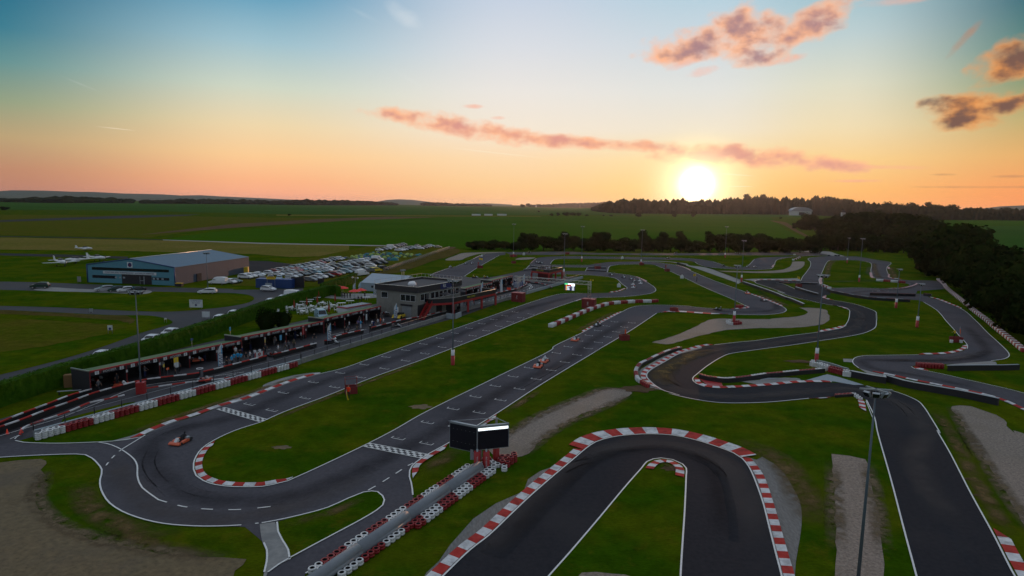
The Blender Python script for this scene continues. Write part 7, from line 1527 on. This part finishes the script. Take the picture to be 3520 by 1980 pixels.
feather(Q('H1',265,1010),4.2,'white feather banner with blue letters in front of garage eight'); feather(Q('H1',2195,540),3.9,'white feather banner with blue letters at the joint of the second and third garage rows'); feather(Q('H2',1825,1060),4.0,'white feather banner beside the yellow sports car')
feather(Q('H2',1100,580),3.2,'leftmost feather banner by the clipped hedge near the marquee'); feather(Q('H2',1200,580),3.5,'feather banner in front of the corner of the marquee'); feather(Q('H2',1465,625),3.8,'feather banner standing between the marquee and the clubhouse')
feather(Q('G3',1040,1030),4.2,'feather banner beside the fourth garage row',False); feather(Q('G3',1385,980),4.6,'slim feather banner before the far garages',False); feather(Q('G3',1785,830),3.6,'feather banner at the curved rail by the gantry',False)
def hang(c,x,y,w_,h_,m,lab,z=0.6,name='hanging_banner'):
    p=Q(c,x,y); r=empty(name,p); mb=MB(); mb.poly([GD*-w_/2+UPV*z,GD*w_/2+UPV*z,GD*w_/2+UPV*(z+h_),GD*-w_/2+UPV*(z+h_)]); mb.build('cloth',M[m],r); MB().tube([UPV*0,UPV*(z+h_)],.02,0,5).build('pole',M['steel'],r); return tag(r,lab,'banner')
a=hang('H0',2100,860,.75,.75,'yellow','yellow and white poster hanging in garage five',1.75); mb=MB(); mb.poly([GD*-.37+GN*.01+UPV*1.0,GD*.37+GN*.01+UPV*1.0,GD*.37+GN*.01+UPV*1.75,GD*-.37+GN*.01+UPV*1.75]); mb.build('white_lower_part',M['sign'],a)
hang('H0',1880,880,.25,.5,'yellow','small yellow notice hanging in garage four',1.2); hang('H0',1945,900,.45,.3,'orange','orange and yellow bag hanging beside the small yellow notice',1.0); hang('H1',1770,470,.55,1.5,'red','red and lilac banner hanging from the fascia of garage sixteen',1.1); hang('H1',1095,640,.2,.6,'yellow','narrow yellow notice on the post between garages twelve and thirteen',1.3); hang('H1',1370,560,.5,.9,'cyan','pale blue shirt hanging in garage fourteen',1.0); hang('H2',1340,1110,.5,1.3,'sign','pale blue racing suit hanging in the third garage row',.9); hang('G3',1100,960,.4,2.3,'red','red vertical banner before the fourth garage row',.6); hang('H1',480,560,.35,.7,'cyan','pale blue flag above garage nine',2.6); hang('H0',2380,560,.5,.35,'blue','small blue cloth lying on the roof edge above garage six',2.75); hang('H2',1180,1060,.15,.45,'yellow','yellow notice on a post of the third garage row',1.5)
fp=Q('H1',990,815); r=empty('team_flag',fp); u=GD; mb=MB(); mb.poly([u*-.95+UPV*.55,u*.95+UPV*.55,u*.95+UPV*1.35,u*-.95+UPV*1.35]); cl_=mb.build('cloth',M['sign'],r); 
for s_ in (-1,1): mb=MB(); mb.poly([u*s_*.95+GN*.02+UPV*.55,u*s_*.72+GN*.02+UPV*.55,u*s_*.72+GN*.02+UPV*1.35,u*s_*.95+GN*.02+UPV*1.35]); mb.build('red_stripe',M['red'],cl_)
mb=MB(); mb.poly([u*.3*math.cos(k*.52)+GN*.03+UPV*(.98+.27*math.sin(k*.52)) for k in range(12)]); em=mb.build('emblem',M['red'],cl_); text('J8',.3,M['sign'],em,'lettering',(fp+GN*.05+UPV*.98)[:],u,UPV); tag(r,'white flag with red circle emblem and red edges held over the rail','flag')
# sponsor boards near the gantry
for i,(x,w_) in enumerate(((1690,2.2),(1745,1.4))):
    p=Q('G3',x,880); r=empty('sponsor_board',p); mb=MB(); mb.poly([(-w_/2,0,.3),(w_/2,0,.3),(w_/2,0,2.0),(-w_/2,0,2.0)]); b=mb.build('board',M['blue'],r)
    for k in range(4): mb=MB(); mb.poly([(-w_*.42,-.02,.5+k*.38),(w_*.3,-.02,.5+k*.38),(w_*.3,-.02,.68+k*.38),(-w_*.42,-.02,.68+k*.38)]); mb.build('white_strip',M['sign'],b)
    tag(r,['wider blue and white sponsor board beside the gantry leg','narrow blue and white sponsor board right of the wider one'][i],'board')
r=empty('orange_board',Q('G3',1540,935)); MB().box((0,0,.6),(1.1,.1,1.0)).build('board',M['hvis'],r); tag(r,'small orange red board on the far pit lane','board')
for i,(c,x,y) in enumerate((('A',72,835),('A',212,822))):
    mb=MB(); mb.lathe([(.2,0),(.2,.03),(.13,.04),(.03,.55),(.0,.56)],(0,0,0),0,10); o=mb.build('traffic_cone',M['hvis'],loc=Q(c,x,y)); tag(o,['orange cone at the left frame edge of the pit exit','orange cone at the tip of the curved rail'][i],'cone')
# kart wheel rack (white ring) in the pit lane
p=Q('A',1968,262); r=empty('tyre_rack',p); MB().tube([(0,0,0),(0,0,1.0)],.08,0,8).build('stand',M['dark'],r); MB().tube([(math.cos(k*.3491)*.42,math.sin(k*.3491)*.42,1.05) for k in range(19)],.045,0,6,False).build('ring',M['white'],r); tag(r,'white ring on a stand in the pit lane beside the first garages','rack')
# ---- courtyard furniture
def tbl(p,round_,lab,rz=0):
    r=empty('garden_table',p,rz); mb=MB()
    if round_: mb.lathe([(.02,.70),(.62,.70),(.65,.73),(.62,.75),(.02,.75)],(0,0,0),0,18)
    else: mb.box((0,0,.73),(1.9,.8,.05))
    mb.build('tabletop',M['white'],r)
    for a in (0,1,2,3): MB().tube([(math.cos(a*1.57+.78)*.3,math.sin(a*1.57+.78)*.3,.7),(math.cos(a*1.57+.78)*.42,math.sin(a*1.57+.78)*.42,0)],.03,0,5).build('leg',M['white'],r)
    tag(r,lab,'table','white garden tables on the lawn'); return r
def make_chair():
    r=empty('garden_chair'); MB().box((0,0,.43),(.46,.44,.04)).build('seat',M['white'],r); mb=MB(); mb.box((0,.22,.68),(.46,.05,.46)); mb.build('backrest',M['white'],r)
    for a in (-1,1):
        for b in (-1,1): MB().tube([(a*.2,b*.19,.42),(a*.23,b*.23,0)],.02,0,5).build('leg',M['white'],r)
    return r
ch0=make_chair(); chu=False; ci=0
def chair(p,rz,lab):
    global chu
    o=copy_tree(ch0) if chu else ch0; chu=True; o.location=p; o.rotation_euler=(0,0,rz); tag(o,lab,'chair','white garden chairs on the lawn')
TB=[(1640,965),(1655,1015),(1810,925),(2000,860),(2050,945),(1880,990),(2190,905),(2310,970),(2370,1020),(1440,945),(1600,900)]
for i,(x,y) in enumerate(TB):
    p=Q('G7',x,y+14); tbl(p,True,f'round white garden table, {nth(i)} in the lawn group behind the second garages')
    for k in range(5):
        a=rc.uniform(0,6.28) if k else .5; a=k*1.257+i; chair(p+Vector((math.cos(a)*1.0,math.sin(a)*.95,0)),a-math.pi/2,f'white garden chair, {nth(k)} round the {nth(i)} round table')
for i,(x,y) in enumerate(((1215,1010),(1390,1030),(2140,860))): chair(Q('G7',x,y),i,f'{["single white chair apart at the left of the lawn","white chair between the bush and the tables","white chair standing by a red folded parasol"][i]}')
for i,(c,x,y) in enumerate((('G7',1780,812),('G7',1900,775),('G7',1670,850),('G7',1750,850),('G7',2340,875),('G7',2490,835),('H2',1335,665),('G7',1830,775))): tbl(Q(c,x,y+8),False,f'long white picnic table, {nth(i)} along the hedge side of the lawn',.25)
def parasol(p,open_,lab,s=1.0):
    r=empty('parasol',p); MB().tube([(0,0,0),(0,0,2.5*s)],.03,0,6).build('pole',M['steel'],r)
    if open_: MB().lathe([(1.55*s,2.02*s),(.8*s,2.32*s),(.02,2.62*s)],(0,0,0),0,8,smooth=False).build('canopy',M['parasol'],r)
    else: MB().lathe([(.1,.55),(.22,.9),(.16,1.8),(.03,2.5)],(0,0,0),0,8).build('folded_canopy',M['redd2'],r)
    MB().box((0,0,.06),(.5,.5,.12)).build('base',M['dark'],r); tag(r,lab,'parasol','red parasols'); return r
M['parasol']=mat('parasol_red',(.75,.03,.02),.7); M['redd2']=mat('parasol_folded',(.34,.035,.012),.8)
parasol(Q('H2',925,600),True,'open red parasol nearest the hedge corner'); parasol(Q('H2',1125,660),True,'open red parasol, left of the overlapping pair'); parasol(Q('H2',1245,640),True,'open red parasol, right of the overlapping pair',1.0); parasol(Q('H2',860,590),True,'open red parasol hidden behind the nearest one')
for i,(c,x,y) in enumerate((('H2',250,720),('H2',490,660),('H2',620,620),('H2',785,740),('H2',470,770),('H2',285,810),('H2',675,940),('H2',60,860))): parasol(Q(c,x,y),False,f'folded red parasol, {nth(i)} of the folded ones scattered on the lawn')
for i,(x,y) in enumerate(((905,640),(950,650),(1000,645),(1050,650),(1190,720),(1250,730),(1310,650))): person(Q('H2',x,y),rc.uniform(0,6),'lean','black','black',f'dark clothed guest, {nth(i)} from the left under the red parasols',grp='guests under the parasols')
for i,(x,y,hh_) in enumerate(((1095,430,3.6),(1185,440,3.4))):
    r=empty('globe_lamp',Q('H2',x,y+40)); MB().tube([(0,0,0),(0,0,2.9)],.04,0,6).build('post',M['dark'],r); MB().lathe([(.02,2.85),(.2,2.95),(.28,3.15),(.2,3.35),(.02,3.42)],(0,0,0),0,12).build('globe',M['lamp'],r); tag(r,['pale globe lamp, left one by the marquee path','pale globe lamp, right one by the marquee path'][i],'lamp')
r=empty('timber_post',Q('H2',1143,525)); MB().box((0,0,1.9),(.18,.18,3.8)).build('post',M['conc'],r); MB().box((0,0,3.85),(.26,.26,.08)).build('cap',M['steel'],r); tag(r,'tall grey square post beside the feather banners','post')
# people on the control tower
for i in range(9):
    t=rc.random(); person(ct+ta*(.15+.7*rc.random())+tb*(.1+.8*t),rc.uniform(0,6),['stand','lean','arm'][i%3],['black','grey','white','black'][i%4],'black',f'spectator on the red control platform, {nth(i)} counted from its left corner',grp='spectators on the platform',z=HT+.03)
# ---- aeroplanes
def plane(p,rz,lab,s=1.0,m='white'):
    r=empty('light_aircraft',p,rz); r.scale=(s,s,s)
    MB().tube([(3.2,0,1.25),(2.9,0,1.28),(1.6,0,1.35),(.2,0,1.4),(-1.5,0,1.38),(-4.0,0,1.5)],[.18,.42,.58,.62,.42,.12],0,12).build('fuselage',M[m],r)
    mb=MB(); mb.poly([(.9,.2,1.05),(.9,5.0,1.25),(0,5.0,1.25),(-.6,.2,1.05)]); mb.poly([(.9,.2,1.15),(-.6,.2,1.13),(0,5.0,1.31),(.9,5.0,1.33)][::1]); mb.poly([(.9,.2,1.05),(.9,.2,1.15),(.9,5,1.33),(.9,5,1.25)])
    mb.build('wing',M[m],r); mb=MB(); mb.poly([(.9,-.2,1.05),(.9,-5.0,1.25),(0,-5.0,1.25),(-.6,-.2,1.05)][::-1]); mb.poly([(.9,-.2,1.15),(.9,-5,1.33),(0,-5,1.31),(-.6,-.2,1.13)]); mb.poly([(.9,-.2,1.05),(.9,-5,1.25),(.9,-5,1.33),(.9,-.2,1.15)]); mb.build('wing',M[m],r)
    mb=MB(); mb.prism([(-4.2,1.5),(-4.5,2.9),(-3.9,2.9),(-3.0,1.5)],-.05,.05); mb.build('tail_fin',M[m],r); mb=MB(); mb.box((-4.0,0,1.6),(.8,3.0,.07)); mb.build('tailplane',M[m],r)
    MB().tube([(1.2,0,1.75),(.6,0,2.0),(-.6,0,2.0),(-1.2,0,1.7)],[.25,.4,.42,.25],0,10).build('canopy',M['glass'],r); mb=MB(); mb.box((3.25,0,1.25),(.05,.12,1.8)); mb.build('propeller',M['dark'],r)
    for x,y in ((2.4,0),(-.1,1.1),(-.1,-1.1)): MB().tube([(x,y-.08,.25),(x,y+.08,.25)],.25,0,10,smooth=False).build('wheel',M['tb'],r)
    tag(r,lab,'aeroplane','light aircraft beside the hangar')
plane(Q('F0',600,328),-.55,'white low wing aircraft with pale tail, leftmost on the airfield grass',1.2); plane(Q('F0',745,300),3.6,'white light aircraft nose to nose with the leftmost one',1.05); plane(Q('F0',960,280),-.15,'white light aircraft nearest the hangar roof',1.1); plane(Q('F0',840,178),.3,'tiny pale aircraft far out on the dry airfield grass',.9)
# ---- far houses, barn and trailers
def house(x,yb,yt,w_,lab,rz=0,m='sign',rm='dark'):
    p=P(x,yb); h=hgt(p,yt); r=empty('village_house',p,rz); mb=MB(); mb.box((0,0,h*.32),(w_,w_*.7,h*.64)); mb.build('wall',M[m],r); mb=MB(); mb.prism([(-w_*.36,h*.63),(0,h),(w_*.36,h*.63)],-w_*.52,w_*.52); o=mb.build('roof',M[rm],r); o.rotation_euler=(0,0,math.pi/2)
    for k in range(3): mb=MB(); mb.box((-w_*.3+k*w_*.3,-w_*.355,h*.35),(w_*.1,.1,h*.18)); mb.build('window',M['glass'],r)
    tag(r,lab,'house','distant village houses')
house(1843,712,703,14,'pale village house at the left end of the far tree row'); house(1918,712,704,22,'white long village house left of the middle one'); house(1940,712,705,16,'white village house just right of the long one'); house(1986,711,703,18,'white village house with bright gable in the far row'); house(2015,711,706,12,'small pale village house right of the bright gable')
house(2925,745,711,22,'white gabled house on the wooded ridge'); house(2898,745,722,14,'small white house beside the gabled one on the ridge'); house(3050,712,698,26,'large house with dark roof on the right skyline',0,'dark'); house(2680,688,667,14,'small chapel like building on top of the wooded ridge',0,'dark')
p=P(2750,741); h=hgt(p,712); r=empty('farm_barn',p); wv=60/2200*(p.length); mb=MB(); mb.box((0,0,h*.25),(wv*1.0,30,h*.5)); mb.build('wall',M['sign'],r); mb=MB(); n=10; pr_=[(wv*.55*math.cos(math.pi*k/n),h*.5+h*.5*math.sin(math.pi*k/n)) for k in range(n+1)]; mb.prism(pr_,-17,17); mb.build('arched_roof',M['steel'],r); mb=MB(); mb.box((0,-15.1,h*.22),(wv*.3,.3,h*.36)); mb.build('opening',M['dark'],r); tag(r,'large pale arched barn at the foot of the wooded ridge','barn')
for i,(x,w_) in enumerate(((1637,30),(1679,28),(1725,32))):
    p=P(x,742); h=hgt(p,735.5); wv=w_/2200*p.length; r=empty('trailer',p); MB().box((0,0,h*.58),(wv,4,h*.8)).build('body',M['sign'],r)
    for s_ in (-.35,.35): MB().tube([(wv*s_,-2.1,h*.1),(wv*s_,-1.7,h*.1)],h*.12,0,8).build('wheel',M['tb'],r)
    tag(r,['left','middle','right'][i]+' of three white trailers on the far field road','trailer')
house(2418,732,724,30,'long pale building below the sun at the ridge foot',0,'sign','steel')
# ================================================================== AIR AND RENDER SETTINGS
for t_,fb in PENDING: reg(t_,fb)
bpy.context.view_layer.update()
dg=bpy.context.evaluated_depsgraph_get(); done=[]
for o in [o for o in col.objects if o.type=='FONT']:
    me=bpy.data.meshes.new_from_object(o.evaluated_get(dg)); done.append((o,me))
for o,me in done:
    n=o.name; mw=o.matrix_world.copy(); par=o.parent; nm=n.split('.')[0]; mats_=[m for m in o.data.materials]
    lc=o.matrix_basis.copy(); bpy.data.objects.remove(o)
    q=bpy.data.objects.new(nm,me); col.objects.link(q); q.parent=par
    q['_w']=0; del q['_w']
    q.matrix_basis=lc
    if par is not None:
        W=Matrix.Identity(4); a=par
        ch=[]
        while a is not None: ch.append(a); a=a.parent
        for a in reversed(ch): W=W@a.matrix_basis
        q.matrix_basis=W.inverted()@lc
for o in list(col.objects):      # prototypes that never found a place
    pass
HAZE=mat('haze_air',(1,1,1)); ht=HAZE.node_tree; ht.nodes.clear(); ho=ht.nodes.new('ShaderNodeOutputMaterial'); pv=ht.nodes.new('ShaderNodeVolumePrincipled'); pv.inputs['Color'].default_value=(.85,.88,1.0,1); pv.inputs['Density'].default_value=2.1e-5; pv.inputs['Anisotropy'].default_value=.72; ht.links.new(pv.outputs[0],ho.inputs['Volume'])
ho_=HZ.build('haze',HAZE); ho_['kind']='stuff'; ho_['label']='thin evening haze over the fields'
scn.cycles.use_adaptive_sampling=True; scn.cycles.adaptive_threshold=.02; scn.cycles.max_bounces=4; scn.cycles.diffuse_bounces=2; scn.cycles.glossy_bounces=2; scn.cycles.transparent_max_bounces=4; scn.cycles.volume_bounces=0
